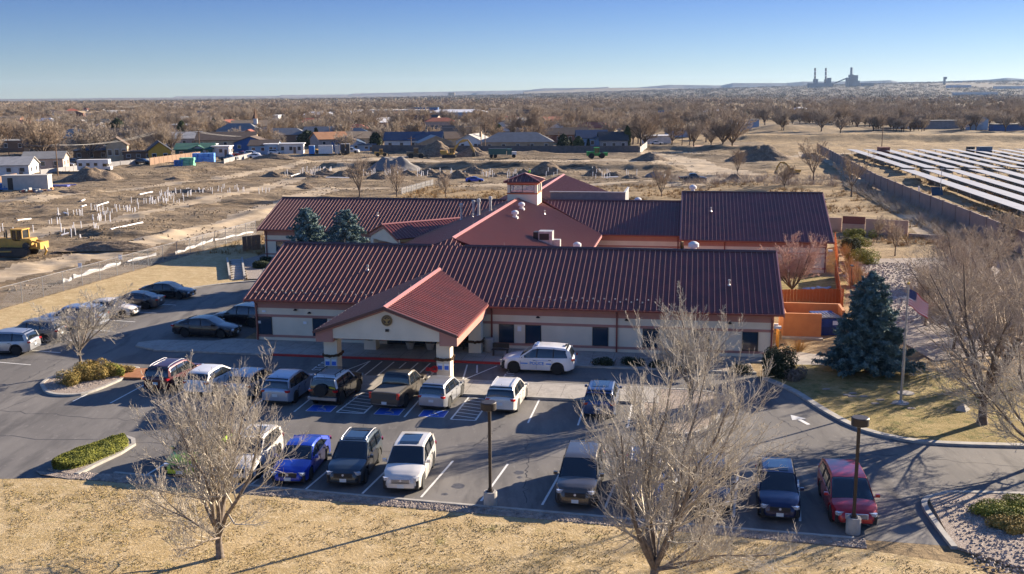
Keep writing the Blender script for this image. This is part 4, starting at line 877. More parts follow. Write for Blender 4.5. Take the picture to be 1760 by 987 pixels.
fj = car('boxsuv', 'black boxy off-roader with a white roof, roof rack and rear spare wheel', P['black'], LW(11.75, -13.4), q90-.06, plastic, roofm=P['white'], group=row2)
pk = car('pickup', 'bronze grey crew-cab pickup truck between the off-roader and the silver crossover', P['bronze'], LW(15.75, -13.2), q90-.08, cat='pickup truck', name='pickup_truck', group=row2)
car('suv', 'pale silver crossover right of the pickup, in front of the canopy pillar', P['silver'], LW(18.45, -13.3), q90-.08, lower=plastic, group=row2, scale=.93)
car('suv', 'champagne white crossover parked by the hatched bay behind the lamp post', P['pearl'], LW(22.5, -13.3), q90-.03, group=row2, scale=.97, rails=chrome)
car('suv', 'dark blue crossover at the right end of the middle row behind the twigs', P['mid'], LW(28.2, -13.3), q90, group=row2, sun_roof=True)
# off-roader extras
b = MB(); b.lathe([(.38, -.12), (.40, -.06), (.40, .08), (.3, .12)], (0, 0, 0), 24, 'Y'); b.v = [(-2.32+q[1], q[0]+.08, 1.08+q[2]) for q in b.v]; b.make('spare_wheel', tyrem, fj, ang=40, fix=True)
b = MB()
for s_ in (-1, 1): b.path([Vector((-1.7, s_*.62, 1.93)), Vector((.1, s_*.62, 1.93))], .025, 6); [b.tube((x, s_*.62, 1.78), (x, s_*.62, 1.93), .02) for x in (-1.6, -.8, 0)]
for x in np.linspace(-1.6, .1, 8): b.tube((x, -.62, 1.93), (x, .62, 1.93), .018)
b.make('roof_rack', plastic, fj)
b = MB(); b.b2(-2.37, -2.22, -.9, .9, .5, .66); b.make('rear_bumper', rimm, fj)
b = MB(); b.b2(-2.765, -2.745, -.72, .72, .78, 1.1); b.make('tailgate_panel', mat('tailgate_dark', (.06, .058, .055), None, rough=.4), pk)
# left edge of the lot
car('suv', 'silver grey crossover at the left edge of the picture, nose to the fence', P['silver'], LW(-16.3, -6.2), PI+.15, plastic, group=row3)
car('suv', 'gold grey crossover next to the one at the left edge', P['taupe'], LW(-16.5, -2.6), PI+.15, group=row3)
car('bigsuv', 'ice blue large wagon behind the small island tree', P['ltblue'], LW(-16.2, 2.4), PI+.12, group=row3, scale=1.03)
car('sedan', 'cream white sedan backed in towards the fence, headlights to the lane', P['lwhite'], LW(-15.7, 7.0), .1, group=row3)
car('sedan', 'dark grey sedan with red rear lights beside the cream sedan', P['char'], LW(-15.3, 10.4), PI+.1, group=row3)
car('sedan', 'black sedan farthest along the fence row, side-on', P['black'], LW(-14.6, 15.1), .03, group=row3)
row4 = 'cars parked against the left end of the clinic'
car('sedan', 'black sedan side-on in the shade by the left gable', P['black'], LW(-3.95, 1.2), .02, group=row4, scale=1.04)
car('suv', 'black coupe-like crossover behind the shaded black sedan', P['black'], LW(-2.9, 5.2), PI-.05, group=row4)
car('hatch', 'silver blue hatchback just showing past the corner of the clinic', P['ltblue'], LW(-2.4, 10.6), PI, group=row4)
# patrol car
pc = car('suv', 'white police patrol SUV with blue side stripes parked at the front pavement', P['white'], LW(23.2, -5.35), PI, dark_rim=True, cat='police car', name='patrol_car', group=None, scale=1.06, plate_front=False)
b = MB(); b.box(.05, 0, 1.775, .16, .9, .05); b.make('light_bar', mat('light_bar', (.12, .2, .4), None, rough=.2), pc)
b = MB(); b.box(-1.8, 0, 1.75, .14, .4, .05); b.make('rear_light_bar', plastic, pc)
bs = mat('livery_blue', (.02, .20, .62), None, rough=.4)
for xa, xb in ((.55, 1.02), (-.95, -.62)): b = MB(); b.box((xa+xb)/2, .957, .70, xb-xa, .02, .07); b.make('side_stripe', bs, pc)
text_mesh('POLICE', .28, 'side_lettering', bs, pc, facing((-.03, .962, .71), (-1, 0, 0), (0, 0, 1)), .003, .006)
b = MB(); b.box(-.3, .957, .90, .95, .02, .018); b.make('thin_stripe', bs, pc)
# ---------------- bare trees ----------------
bark = mat('bark', (.17, .125, .09), (.09, .065, .05), 6, .95, bump=.01, bscale=20)
bark_pale = mat('bark_pale', (.235, .19, .15), (.12, .095, .075), 5, .95, bump=.008, bscale=20)
twigm = mat('twig_pale', (.52, .465, .38), (.34, .30, .245), 1.5, .9)
twig_far = mat('twig_brown', (.33, .245, .17), (.22, .165, .115), .4, .95)
twig_far2 = mat('twig_tan', (.42, .34, .26), (.30, .24, .18), .4, .95)
twig_red = mat('twig_reddish', (.52, .33, .26), (.38, .24, .19), 1, .9)
def grow(seed, h, trunk_h, n_limb, spread, levels=4, up=.55, counts=(9, 8, 6), r0=.16, tip=.008, ang=(.5, .9), droop=0., straight=.12, len_f=(.62, .42, .42), lean=(0, 0), asym=None, base_scatter=.0, limb_low=0):
    rnd = random.Random(seed); S0 = []; S1 = []     # (p, q, rp, rq)
    def branch(p, d, L, r, lev, out, rt):
        n = max(3, int(5 if lev == 0 else 4)); pts = [p]; rs = [r]; dd = d.copy()
        for i in range(n):
            dd = (dd+Vector((rnd.gauss(0, straight), rnd.gauss(0, straight), rnd.gauss(0, straight)))+Vector((0, 0, 1))*(up*(.28 if lev else .22))-Vector((0, 0, droop*.2*lev))).normalized()
            p = p+dd*(L/n); r_ = max(rt, r*(1-(i+1)/n*.78)); pts.append(p); rs.append(r_)
        for i in range(n): out.append((pts[i], pts[i+1], rs[i], rs[i+1]))
        return pts, rs
    def rec(p, d, L, r, lev):
        out = S0 if lev == 0 else S1
        pts, rs = branch(p, d, L, r, lev, out, tip)
        if lev >= levels-1: return
        k = counts[min(lev, len(counts)-1)]
        for i in range(k):
            t = (.22 if lev == 0 else .12)+(1-.16)*(i+rnd.random())/k*.86; f = t*(len(pts)-1); j = min(int(f), len(pts)-2); q = pts[j].lerp(pts[j+1], f-j); rq = rs[j]+(rs[j+1]-rs[j])*(f-j)
            ax = (pts[j+1]-pts[j]).normalized(); side = ax.orthogonal().normalized(); side.rotate(Matrix.Rotation(rnd.uniform(0, 2*PI), 3, ax)); a = rnd.uniform(*ang)
            nd = (ax*math.cos(a)+side*math.sin(a)).normalized()
            rec(q, nd, L*len_f[min(lev, 2)]*rnd.uniform(.6, 1.15)*(1.15-.6*t), max(tip, rq*.55), lev+1)
    T = []
    tp = Vector((0, 0, -.1)); td = Vector((lean[0], lean[1], 1)).normalized(); k = 4; r = r0
    for i in range(k):
        q = tp+td*((trunk_h+.1)/k)+Vector((rnd.gauss(0, .02), rnd.gauss(0, .02), 0)); T.append((tp, q, r*(1.35 if i == 0 else 1)*(1-.07*i), r*(1-.07*(i+1)))); tp = q
    for i in range(n_limb):
        a = 2*PI*i/n_limb+rnd.uniform(-.35, .35); sp = spread*rnd.uniform(.45, 1.15); d = Vector((math.cos(a)*sp, math.sin(a)*sp, 1)).normalized()
        if asym: d = (d+Vector(asym)*rnd.random()).normalized()
        L = (h-trunk_h)*rnd.uniform(.72, 1.0)/max(d.z+.25, .75); st = tp-Vector((0, 0, rnd.random()*trunk_h*limb_low))
        rec(st, d, L, r*.55*rnd.uniform(.8, 1.15), 0)
    for i in range(int(n_limb*base_scatter)):
        a = rnd.uniform(0, 2*PI); d = Vector((math.cos(a), math.sin(a), .35)).normalized(); rec(tp-Vector((0, 0, .3*trunk_h*rnd.random())), d, (h-trunk_h)*rnd.uniform(.35, .6), r*.3, 0)
    # scale so that the top is at h
    top = max(q.z for _, q, _, _ in S0+S1); s = h/top
    f = lambda L_: [(a*s, b_*s, ra, rb) for a, b_, ra, rb in L_]
    return T and f(T), f(S0), f(S1)
def seg_obj(name, S, m, parent, n):
    me = segs_mesh(name, [tuple(s[0]) for s in S], [tuple(s[1]) for s in S], [s[2] for s in S], [s[3] for s in S], n); return mobj(name, me, m, parent)
def bare_tree(label, p, seed, group=None, name='bare_tree', tm=None, wm=None, rz=0, **k):
    T, S0, S1 = grow(seed, **k); root = thing(name, label, 'tree', p, rz, group)
    seg_obj('trunk', T+S0, tm or bark_pale, root, 7); seg_obj('crown', S1, wm or twigm, root, 3); return root
G_ = 'leafless trees around the lot'
bare_tree('large leafless tree on the front lawn left of centre, many upright pale twigs', at(378, 958, .06), 3, h=9.3, trunk_h=1.0, n_limb=8, spread=.72, levels=4, counts=(14, 9, 6), r0=.17, up=.6, base_scatter=.4, tip=.0056, straight=.15, group=G_, name='bare_tree')
bare_tree('largest leafless tree in the foreground right of centre, cut by the bottom edge', at(1122, 1015, .06), 8, h=11.0, trunk_h=.9, n_limb=9, spread=.58, levels=4, counts=(14, 9, 6), r0=.21, up=.55, base_scatter=.5, tip=.0056, straight=.15, group=G_, asym=(.04, 0, 0))
bare_tree('small leafless tree rising from the shrubs of the left rock island', at(141, 640, .1), 5, h=6.0, trunk_h=1.5, n_limb=8, spread=.8, levels=4, counts=(11, 9, 6), r0=.11, up=.25, base_scatter=.3, tip=.007, group=G_)
bare_tree('tall leafless tree in the right gravel island before the clinic wall', LW(33.4, -12.5), 21, h=7.6, trunk_h=.8, n_limb=8, spread=.6, levels=4, counts=(12, 8, 6), r0=.14, up=.6, tip=.007, group=G_)
bare_tree('big leafless tree with a thick trunk on the lawn right of the flagpole', at(1688, 728, .1), 31, h=11.0, trunk_h=1.7, n_limb=9, spread=.72, levels=4, counts=(12, 9, 6), r0=.27, up=.3, base_scatter=.4, droop=.25, tip=.0075, wm=twig_far2, tm=bark, group=G_, asym=(.25, .1, 0))
bare_tree('leafless tree leaning over the right edge of the picture above the kerb', at(1775, 800, .1), 37, h=7.6, trunk_h=1.2, n_limb=8, spread=.95, levels=4, counts=(9, 8, 5), r0=.15, up=.35, tip=.007, base_scatter=.5, group=G_, asym=(-.4, 0, 0))
for i, (x, y, h, sp, lb) in enumerate([(1640, 600, 8.0, .75, 'leafless tree behind the flagpole and left of the thick-trunked one'), (1745, 560, 8, .9, 'leafless tree at the right edge beyond the lawn'), (1700, 480, 6.5, .8, 'leafless tree by the long wall at the right edge'), (1590, 560, 5, .8, 'low leafless tree just right of the flag'), (1665, 530, 6, .9, 'leafless tree in the gravel yard between the spruce and the wall'), (1752, 650, 6, .9, 'leafless bushy tree at the right edge behind the lawn tree'), (1640, 490, 6, .9, 'leafless tree in the middle of the rock yard right of the flag'), (1740, 430, 5, .9, 'leafless tree against the long wall near the right edge'), (1690, 620, 6.5, .9, 'leafless tree just behind the thick-trunked lawn tree')]):
    bare_tree(lb, at(x, y, .05), 40+i, h=h, trunk_h=1.0, n_limb=9, spread=sp, levels=4, counts=(11, 8, 6), r0=.13, up=.3, tip=.008, wm=twig_far2, tm=bark, group=G_, base_scatter=.4)
bare_tree('reddish round-crowned leafless tree in the courtyard beside the right wing', at(1362, 503, .05), 61, h=6.1, trunk_h=.4, n_limb=13, spread=1.2, levels=4, counts=(12, 9, 6), r0=.12, up=.32, tip=.009, wm=twig_red, tm=bark, group=G_)
for i, (x, y, h, lb) in enumerate([(1538, 440, 4.4, 'small spreading leafless tree in the rock garden'), (1507, 417, 3.4, 'smallest leafless tree in the rock garden, by the round shrubs'), (1463, 338, 8, 'dark leafless tree in the dry field left of the long wall, nearer one'), (1398, 318, 9.5, 'dark leafless tree in the dry field behind the right wing, bigger one'), (1348, 322, 5, 'thin leafless tree in the field left of the two dark ones'), (1137, 338, 6, 'thin leafless tree showing above the ridge of the middle rear wing'), (1268, 300, 6, 'thin leafless tree by the dirt track'), (682, 338, 7, 'slim leafless tree above the left rear ridge, right one'), (618, 338, 8.5, 'slim pale leafless tree above the left rear ridge, left one'), (766, 338, 5, 'smallest slim leafless tree above the left rear ridge')]):
    bare_tree(lb, gp(x, y), 70+i, h=h, trunk_h=.22*h if i < 4 else .1*h, n_limb=7, spread=.75 if i < 4 else .4, levels=4, counts=(9, 7, 5), r0=.02*h, up=.4, tip=.012, wm=(twig_far2 if i in (0, 1, 7, 8, 9) else twig_far), tm=bark, group=G_)

# ---------------- leaf clumps, conifers, shrubs ----------------
spruce_m = mat('spruce_needles', (.13, .21, .20), (.06, .11, .10), 2.2, .9, mix=(.4, .6)); spruce_b = mat('spruce_blue', (.21, .30, .28), (.10, .155, .145), 2.5, .9, mix=(.4, .6))
juniper = mat('juniper', (.24, .24, .03), (.12, .135, .02), 2.5, .9, mix=(.4, .6)); juniper_d = mat('juniper_dark', (.03, .045, .015), (.012, .022, .008), 3, .9); tanshrub = mat('tan_shrub', (.34, .23, .06), (.2, .155, .035), 3, .9, mix=(.4, .6))
drygrass = mat('dry_tuft', (.42, .28, .12), (.27, .17, .07), 3, .95); pinkgrass = mat('pink_tuft', (.52, .30, .17), (.38, .22, .12), 3, .95)
ever = mat('evergreen', (.035, .05, .018), (.015, .024, .01), .8, .9, mix=(.4, .6)); ever2 = mat('evergreen_bright', (.075, .095, .02), (.035, .05, .012), .8, .9)
def leaf_tris(C_, N_, size, elong=1.6, rng=RNG):
    """random small triangles at centres C_, biased to face along N_"""
    n = len(C_); d = rng.normal(size=(n, 3))*.6+N_; d /= np.linalg.norm(d, axis=1, keepdims=True)+1e-9
    a = np.cross(d, rng.normal(size=(n, 3))); a /= np.linalg.norm(a, axis=1, keepdims=True)+1e-9; b_ = np.cross(d, a); s = (size*rng.uniform(.6, 1.3, n))[:, None]
    return np.stack([C_-a*s*.5, C_+a*s*.5, C_+b_*s*elong], 1)
def spruce(label, p, h, w, seed, m, group=None, n_wh=26, name='spruce_tree', dens=1., leaf=.11, power=.72):
    rng = np.random.default_rng(seed); root = thing(name, label, 'tree', p, 0, group); b = MB(); b.tube((0, 0, 0), (0, 0, h*.97), .02*h+.05, .02, 8); b.make('trunk', bark, root)
    V = []
    for i in range(n_wh):
        t = (i+.5)/n_wh; z = h*(.07+.93*t); Lm = w/2*(1-t)**power*(.85+.3*rng.random())+.12
        k = max(5, int(11*(1-t)+5))
        for j in range(k):
            a = 2*PI*j/k+rng.random()*1.2+i; L = Lm*rng.uniform(.72, 1.12); m_ = int((34+95*L)*dens); s = rng.random(m_)**.6*L
            side = rng.normal(size=m_)*.11*(.4+L*.35)*(1.1-s/L*.6); droop = -.20*s+.16*s*s/L+rng.normal(size=m_)*.06+.05*(t > .8)*s*3
            x = np.cos(a)*s-np.sin(a)*side; y = np.sin(a)*s+np.cos(a)*side; C_ = np.stack([x, y, z+droop-abs(side)*.25], 1)
            N_ = np.stack([np.cos(a)*np.ones(m_)*.2, np.sin(a)*np.ones(m_)*.2, np.ones(m_)*.8], 1); V.append(leaf_tris(C_, N_, leaf, 1.9, rng))
    mobj('crown', tri_mesh('crown', np.concatenate(V)), m, root); return root
spruce('tall blue-green spruce on the lawn between the dumpster and the flagpole', at(1490, 640, .05), 6.8, 5.9, 1, spruce_m, dens=1.1)
spruce('blue spruce behind the front roof, left one of the pair', LW(-3.4, 22.0), 7.7, 5.6, 2, spruce_b, 'pair of blue spruces behind the front wing', dens=1.1, power=.48)
spruce('blue spruce behind the front roof, right one of the pair', LW(.5, 22.0), 7.6, 5.5, 3, spruce_b, 'pair of blue spruces behind the front wing', dens=1.1, power=.48)
def shrub(label, p, sx, sy, sz, m, seed, name='shrub', n=2600, leaf=.07, group=None, lumps=7, rz=0, parent=None):
    rng = np.random.default_rng(seed); cs = rng.normal(size=(lumps, 3))*np.array([.42, .42, .12]); cs[:, 2] = .35+abs(cs[:, 2]); rr = rng.uniform(.38, .6, lumps)
    k = rng.integers(0, lumps, n); d = rng.normal(size=(n, 3)); d /= np.linalg.norm(d, axis=1, keepdims=True); C_ = cs[k]+d*(rr[k]*rng.uniform(.72, 1.08, n))[:, None]; C_[:, 2] = np.abs(C_[:, 2]); C_ = C_/np.array([1, 1, .95])
    C_ = C_*np.array([sx/2, sy/2, sz]); V = leaf_tris(C_, d+np.array([0, 0, .4]), leaf, 1.5, rng); o = mobj(name, tri_mesh(name, V), m); o.location = p; o.rotation_euler = (0, 0, rz); return tag(o, label, 'shrub', group)
g_ = 'clipped shrubs on the left rock island'
for i, (x, y, sx, sy, sz, m, lb) in enumerate([(122, 660, 2.0, 1.5, .85, tanshrub, 'tan round shrub at the left tip of the rock island'), (165, 651, 2.2, 1.5, .95, tanshrub, 'tan-green round shrub behind the foot of the island tree'), (150, 641, 1.8, 1.3, .8, tanshrub, 'rusty shrub at the back of the rock island'), (198, 640, 2.2, 1.1, .6, tanshrub, 'low green-tan shrub at the right tip of the rock island'), (190, 647, 1.5, 1.1, .8, juniper, 'greener shrub between the island shrubs')]):
    shrub(lb, at(x, y, .1), sx, sy, sz, m, 100+i, n=4200, leaf=.06, group=g_)
hb = at(96, 808, .1); hc_ = at(150, 790, .1); hd = at(214, 762, .1)
rng = np.random.default_rng(5); N = 26000; t = rng.random(N); ax_ = np.array(hb)[None]*(1-t)[:, None]+np.array(hd)[None]*t[:, None]; dv = np.array((hd-hb).normalized()); nv = np.array([-dv[1], dv[0], 0]); s_ = rng.uniform(-1, 1, N)
hw_ = 1.0*np.sqrt(np.clip(1-np.abs(2*t-1)**3, .05, 1)); zz = .55*np.sqrt(np.clip(1-(s_)**2*.75, 0, 1))*(.75+.3*fbm(t*9, s_*2+3, 3, 8)); zz *= np.where(rng.random(N) < .3, rng.random(N), 1.)
C_ = ax_+nv[None]*(s_*hw_)[:, None]+np.array([[0, 0, 1]])*zz[:, None]; V = leaf_tris(C_, nv[None]*s_[:, None]+np.array([[0, 0, .8]]), .055, 1.6, rng)
tag(mobj('hedge', tri_mesh('hedge', V), juniper), 'bright green low juniper hedge on the island at the lower left', 'hedge')
shrub('dark upright evergreen bush at the right corner of the clinic', at(1340, 648, .1), 2.3, 2.0, 2.0, juniper_d, 120, n=6500, leaf=.09, lumps=9)
shrub('dead brown bush at the foot of the dark corner bush', at(1368, 652, .1), 1.5, 1.1, .8, bark_pale, 121, n=1600, leaf=.08)
for i, (x, y, sx, sz) in enumerate([(1040, 628, 1.7, .55), (1085, 628, 1.5, .5), (1135, 632, 1.5, .5), (1185, 636, 1.4, .5), (1270, 640, 1.5, .6)]):
    shrub('dark low shrub in the bed along the clinic wall', at(x, y, .1), sx, 1.1, sz, juniper_d, 130+i, n=1800, leaf=.06, group='low shrubs in the bed along the wall')
for i, (x, y, sx, sz, m, lb) in enumerate([(1480, 408, 2.6, 1.1, juniper, 'flat green juniper farthest back in the rock garden'), (1472, 425, 3.4, 1.3, juniper, 'broad green juniper in the middle of the rock garden row'), (1462, 430, 2.2, 1.3, juniper_d, 'round dark juniper nearest the orange fence'), (1484, 452, 3.9, 1.5, juniper, 'largest juniper, above the spruce in the rock garden'), (450, 462, 2.6, .8, juniper_d, 'dark spreading juniper at the left rear wing corner'), (462, 455, 1.8, .8, juniper_d, 'small dark juniper against the left rear wing wall')]):
    shrub(lb, at(x, y, .05), sx, sx*.7, sz, m, 140+i, n=4200, leaf=.09)
for i, (x, y, sx, lb) in enumerate([(1700, 888, 2.6, 'flat green juniper on the corner gravel, left'), (1745, 875, 3.0, 'flat green juniper on the corner gravel, right edge'), (1735, 905, 2.2, 'tan-tipped juniper nearest on the corner gravel')]):
    shrub(lb, at(x, y, .1), sx, sx*.6, .45, juniper if i < 2 else tanshrub, 150+i, n=5200, leaf=.06)
def tufts(name, label, pts, h, m, seed, per=60, spread=.25, group=None, w=.03):
    rng = np.random.default_rng(seed); V = []
    for p in pts:
        n = per; a = rng.uniform(0, 2*PI, n); rr = rng.random(n)*spread; bx = p[0]+np.cos(a)*rr*.5; by = p[1]+np.sin(a)*rr*.5; hh = h*rng.uniform(.5, 1.15, n); tx = bx+np.cos(a)*rr*1.1; ty = by+np.sin(a)*rr*1.1; q = a+PI/2
        V.append(np.stack([np.stack([bx-np.cos(q)*w/2, by-np.sin(q)*w/2, np.full(n, p[2])], 1), np.stack([bx+np.cos(q)*w/2, by+np.sin(q)*w/2, np.full(n, p[2])], 1), np.stack([tx, ty, p[2]+hh], 1)], 1))
    return mobj(name, tri_mesh(name, np.concatenate(V)), m)
gi = 'tall dry grasses along the orange fence'
for i, (x, y) in enumerate([(1452, 438), (1458, 448), (1462, 462), (1468, 470), (1476, 478), (1466, 490), (1478, 492), (1492, 488), (1484, 502), (1464, 476), (1455, 470)]):
    p = at(x, y, .05); o = tufts('grass_clump', '', [(0, 0, 0)], 1.35, pinkgrass if i % 2 else drygrass, 170+i, 260, .75, w=.04); o.location = p; tag(o, 'tall tan ornamental grass clump inside the orange fence by the junipers', 'grass clump', gi)
for i, (x, y, s) in enumerate([(1372, 535, 1.0), (1388, 533, .9), (1372, 602, .8)]):
    o = tufts('grass_clump', '', [(0, 0, 0)], s, drygrass, 190+i, 260, .8, w=.04); o.location = at(x, y, .05); tag(o, 'dry grass clump beside the dumpster enclosure', 'grass clump', 'dry grasses at the dumpster enclosure')
# wild grass and weeds of the field behind (uncountable)
rng = np.random.default_rng(77); pts = []
for k in range(9000):
    y = rng.uniform(120, 212); x = rng.uniform(-.45*y, .62*y)
    d = Vector((x, y, 0))-A0; u_, w_ = d.dot(LU), d.dot(LWv)
    fx = np.interp(y, [89.6, 126.9, 137.4, 160, 178, 215], [-45, -36.7, -34.2, -30, -22, -20])
    if x < fx+1 or (-17 < u_ < 49 and w_ < 60) or (4 < u_ < 25 and w_ < 82) or (48 < u_ < 66 and w_ < 50): continue
    if fbm(np.array(x/9), np.array(y/9), 3, 4) < .42: continue
    pts.append((x, y, float(H(x, y))))
tag(tufts('wild_grass_tufts', '', pts, .55, drygrass, 9, 16, .9, w=.07), 'dry weeds and bunch grass covering the field behind the clinic', 'dry grass', kind='stuff')
pts = []
for k in range(90):
    t = rng.random(); a = at(1500, 322); c = at(1760, 440); p = a.lerp(c, t)+Vector((-1.5-rng.random()*3, rng.normal()*1.5, 0)); pts.append((p.x, p.y, 0))
for k in range(110): p = at(rng.uniform(1150, 1440), rng.uniform(304, 322)); pts.append((p.x, p.y, 0))
tag(tufts('brush_thicket', '', pts, 1.5, twig_far2, 10, 60, 2.6, w=.05), 'leafless brush along the wall and behind the right wing', 'brush', kind='stuff')
# lawn blades in the foreground
P0 = []
n = 90000; yy = 30+22*np.sqrt(rng.random(n)); xx = rng.uniform(-.52, .55, n)*yy
dd = np.stack([(xx-A0.x)*LU.x+(yy-A0.y)*LU.y, (xx-A0.x)*LWv.x+(yy-A0.y)*LWv.y], 1); ok = dd[:, 1] < np.interp(dd[:, 0], [-12, -2, 3, 20, 40, 44, 47, 55], [-40, -30, -29.3, -30.2, -31.4, -32.5, -35.5, -46]); xx, yy = xx[ok], yy[ok]; n = len(xx)
ok = fbm(xx*1.1, yy*1.1, 3, 12) > .40; xx, yy = xx[ok], yy[ok]; n = len(xx); a = rng.uniform(0, 2*PI, n); hh = rng.uniform(.03, .085, n); w_ = .022
V = np.stack([np.stack([xx-np.cos(a)*w_, yy-np.sin(a)*w_, np.full(n, .058)], 1), np.stack([xx+np.cos(a)*w_, yy+np.sin(a)*w_, np.full(n, .058)], 1), np.stack([xx+rng.normal(size=n)*.05, yy+rng.normal(size=n)*.05, .06+hh], 1)], 1)
tag(mobj('lawn_grass', tri_mesh('lawn_grass', V), mat('straw_blade', (.42, .31, .14), (.22, .17, .05), .9, .9, mix=(.4, .6))), 'short dry blades standing in the front lawn', 'grass', kind='stuff')
# loose stones in the gravel beds
def stones(name, poly_fn, n, s, m, label, seed):
    rng = np.random.default_rng(seed); b = MB()
    for i in range(n):
        x, y, z = poly_fn(rng); q = s*rng.uniform(.5, 1.2); k = len(b.v)
        pts = [(q, 0, 0), (-q*.8, .2*q, 0), (0, q*.9, 0), (.1*q, -q, 0), (0, 0, q*.8)]; rt = rng.random()*6.28; c_, s2 = math.cos(rt), math.sin(rt)
        b.v += [(x+c_*px_-s2*py_, y+s2*px_+c_*py_, z+pz) for px_, py_, pz in pts]; b.f += [(k, k+2, k+4), (k+2, k+1, k+4), (k+1, k+3, k+4), (k+3, k, k+4)]; b.mi += [0]*4
    return tag(b.make(name, m), label, 'stones', kind='stuff')
stone_m = mat('pale_stone', (.44, .37, .31), (.17, .14, .12), 3, .9, mix=(.3, .7))
def verge(r): t = r.random(); u_ = 2.6+38*t; return (*LW(u_, -28.35-2.2*t*.98+r.uniform(-.42, .42)-.03)[:2], .075)
stones('verge_stones', verge, 7000, .06, stone_m, 'small pale stones in the strip along the front kerb', 1)
def cg(r): u_ = r.uniform(44.5, 58); return (*LW(u_, r.uniform(-32.6, -25.2))[:2], .12)
stones('corner_stones', cg, 3500, .08, stone_m, 'pale stones covering the corner island', 2)
def rg(r):
    u_ = r.uniform(48.5, 64); return (*LW(u_, r.uniform(13, 44))[:2], .07)
stones('garden_stones', rg, 5000, .14, stone_m, 'river stones of the rock garden', 3)
def dc(r):
    while True:
        y = r.uniform(95, 330); x = r.uniform(-.52, .2)*y
        if x > np.interp(y, [40, 89.6, 126.9, 137.4, 160, 178, 200, 201, 330], [-62, -45.3, -36.7, -34.2, -30, -24, -24, 60, 66])-1: continue
        if float(fbm(x/7, y/5, 3, 66)) > .5: return (x, y, float(H(x, y))-.02)
stones('dirt_clods', dc, 5500, .22, layered('clod_soil', [(.19, .14, .09, 1), (.09, .065, .042, 1), (.3, .23, .15, 1)], [(.3, .4, .6), (1.5, .5, .65)], bump=0), 'clods and rubble strewn over the graded construction ground', 6)
def ig(r): t = r.random(); p = at(115, 668).lerp(at(215, 642), t)+Vector((r.normal()*.5, r.normal()*.4, 0)); return (p.x, p.y, .11)
stones('island_stones', ig, 1600, .06, stone_m, 'pinkish stones around the island shrubs', 4)
# ---------------- lamps, flag, bins, fences near the clinic ----------------
bronze = mat('lamp_bronze', (.03, .022, .018), None, rough=.5); steel = mat('steel_grey', (.38, .38, .38), (.28, .28, .28), 3, .4, .5)
orange_f = mat('orange_stain_fence', (.46, .13, .035), (.36, .095, .025), 5, .85, stretch=(6, 6, .6)); orange_l = mat('orange_wall', (.52, .21, .08), (.46, .18, .07), 2, .9)
def lamp(label, p, h, rz):
    r = thing('lamp_post', label, 'lamp post', p, rz, 'parking lot lamps'); b = MB(); b.lathe([(.31, -.05), (.31, .62), (.29, .66)], (0, 0, 0), 20); b.make('base', kerbm, r, ang=40)
    b = MB(); b.b2(-.065, .065, -.065, .065, .7, h-.1); b.b2(-.15, .15, -.15, .15, .66, .70); b.b2(-.09, .09, -.09, .09, .7, .82); b.make('pole', bronze, r)
    b = MB(); b.lathe([(.30, h-.36), (.36, h-.34), (.36, h-.03), (.33, h)], (0, -.22, 0), 22); hd = b.make('lamp_head', bronze, r, ang=40)
    b = MB(); b.lathe([(.28, h-.37), (.28, h-.355)], (0, -.22, 0), 20); b.make('lens', mat('lamp_lens', (.5, .5, .45), rough=.2) if 'lamp_lens' not in MATS else MATS['lamp_lens'], hd)
    return r
lamp('bronze drum-headed lamp post beside the two empty bays', at(843, 868, .06), 4.95, AL); lamp('bronze drum-headed lamp post in front of the red wagon', at(1466, 914, .06), 5.15, AL); lamp('bronze lamp post outside the right edge, seen by its shadow', (29.3, 50.3, .1), 5.0, AL)
fp = at(1548, 693, .1); r = thing('flagpole', 'tall silver flagpole on a round concrete pad in the right lawn', 'flagpole', fp)
b = MB(); b.lathe([(.48, -.05), (.48, .03)], (0, 0, 0), 28); b.make('pad', concrete, r); b = MB(); b.tube((0, 0, .03), (0, 0, 7.2), .075, .04, 12, True); b.lathe([(.16, .03), (.13, .14), (.08, .2)], (0, 0, 0), 16); b.make('pole', steel, r, ang=40)
b = MB(); b.lathe([(.01, 7.2), (.07, 7.25), (.085, 7.3), (.07, 7.36), (.01, 7.4)], (0, 0, 0), 14); b.make('finial', mat('gold_ball', (.7, .5, .15), rough=.3, metal=1), r, ang=60); b = MB(); b.tube((.09, -.05, 1.2), (.06, -.03, 7.1), .008, .008, 4); b.make('halyard', whitem, r)
# flag, hanging half open to the right
red = mat('flag_red', (.62, .02, .035), None, rough=.8); wht = mat('flag_white', (.85, .84, .82), None, rough=.8); blu = mat('flag_blue', (.015, .03, .14), None, rough=.8)
def fpt(s, t):    # s 0..1 along the fly, t 0..1 down the hoist
    return Vector((.07+1.05*s, -.12*math.sin(s*7+t*1.2)*s**.5-.25*s, 6.95-.95*t-.75*s**1.3+.10*math.sin(s*6+t*2)*s-.12*s*t))
b = MB(); nx, ny = 30, 26
b.v = [tuple(fpt(i/nx, j/ny)) for j in range(ny+1) for i in range(nx+1)]
for j in range(ny):
    for i in range(nx): b.f.append((j*(nx+1)+i, j*(nx+1)+i+1, (j+1)*(nx+1)+i+1, (j+1)*(nx+1)+i)); b.mi.append(2 if (i < 12 and j < 14) else (0 if (j//2) % 2 == 0 else 1))
o = b.make('flag', [red, wht, blu], None, True); o.location = fp; tag(o, 'American flag with red and white stripes drooping from the top of the flagpole', 'flag')
b = MB()
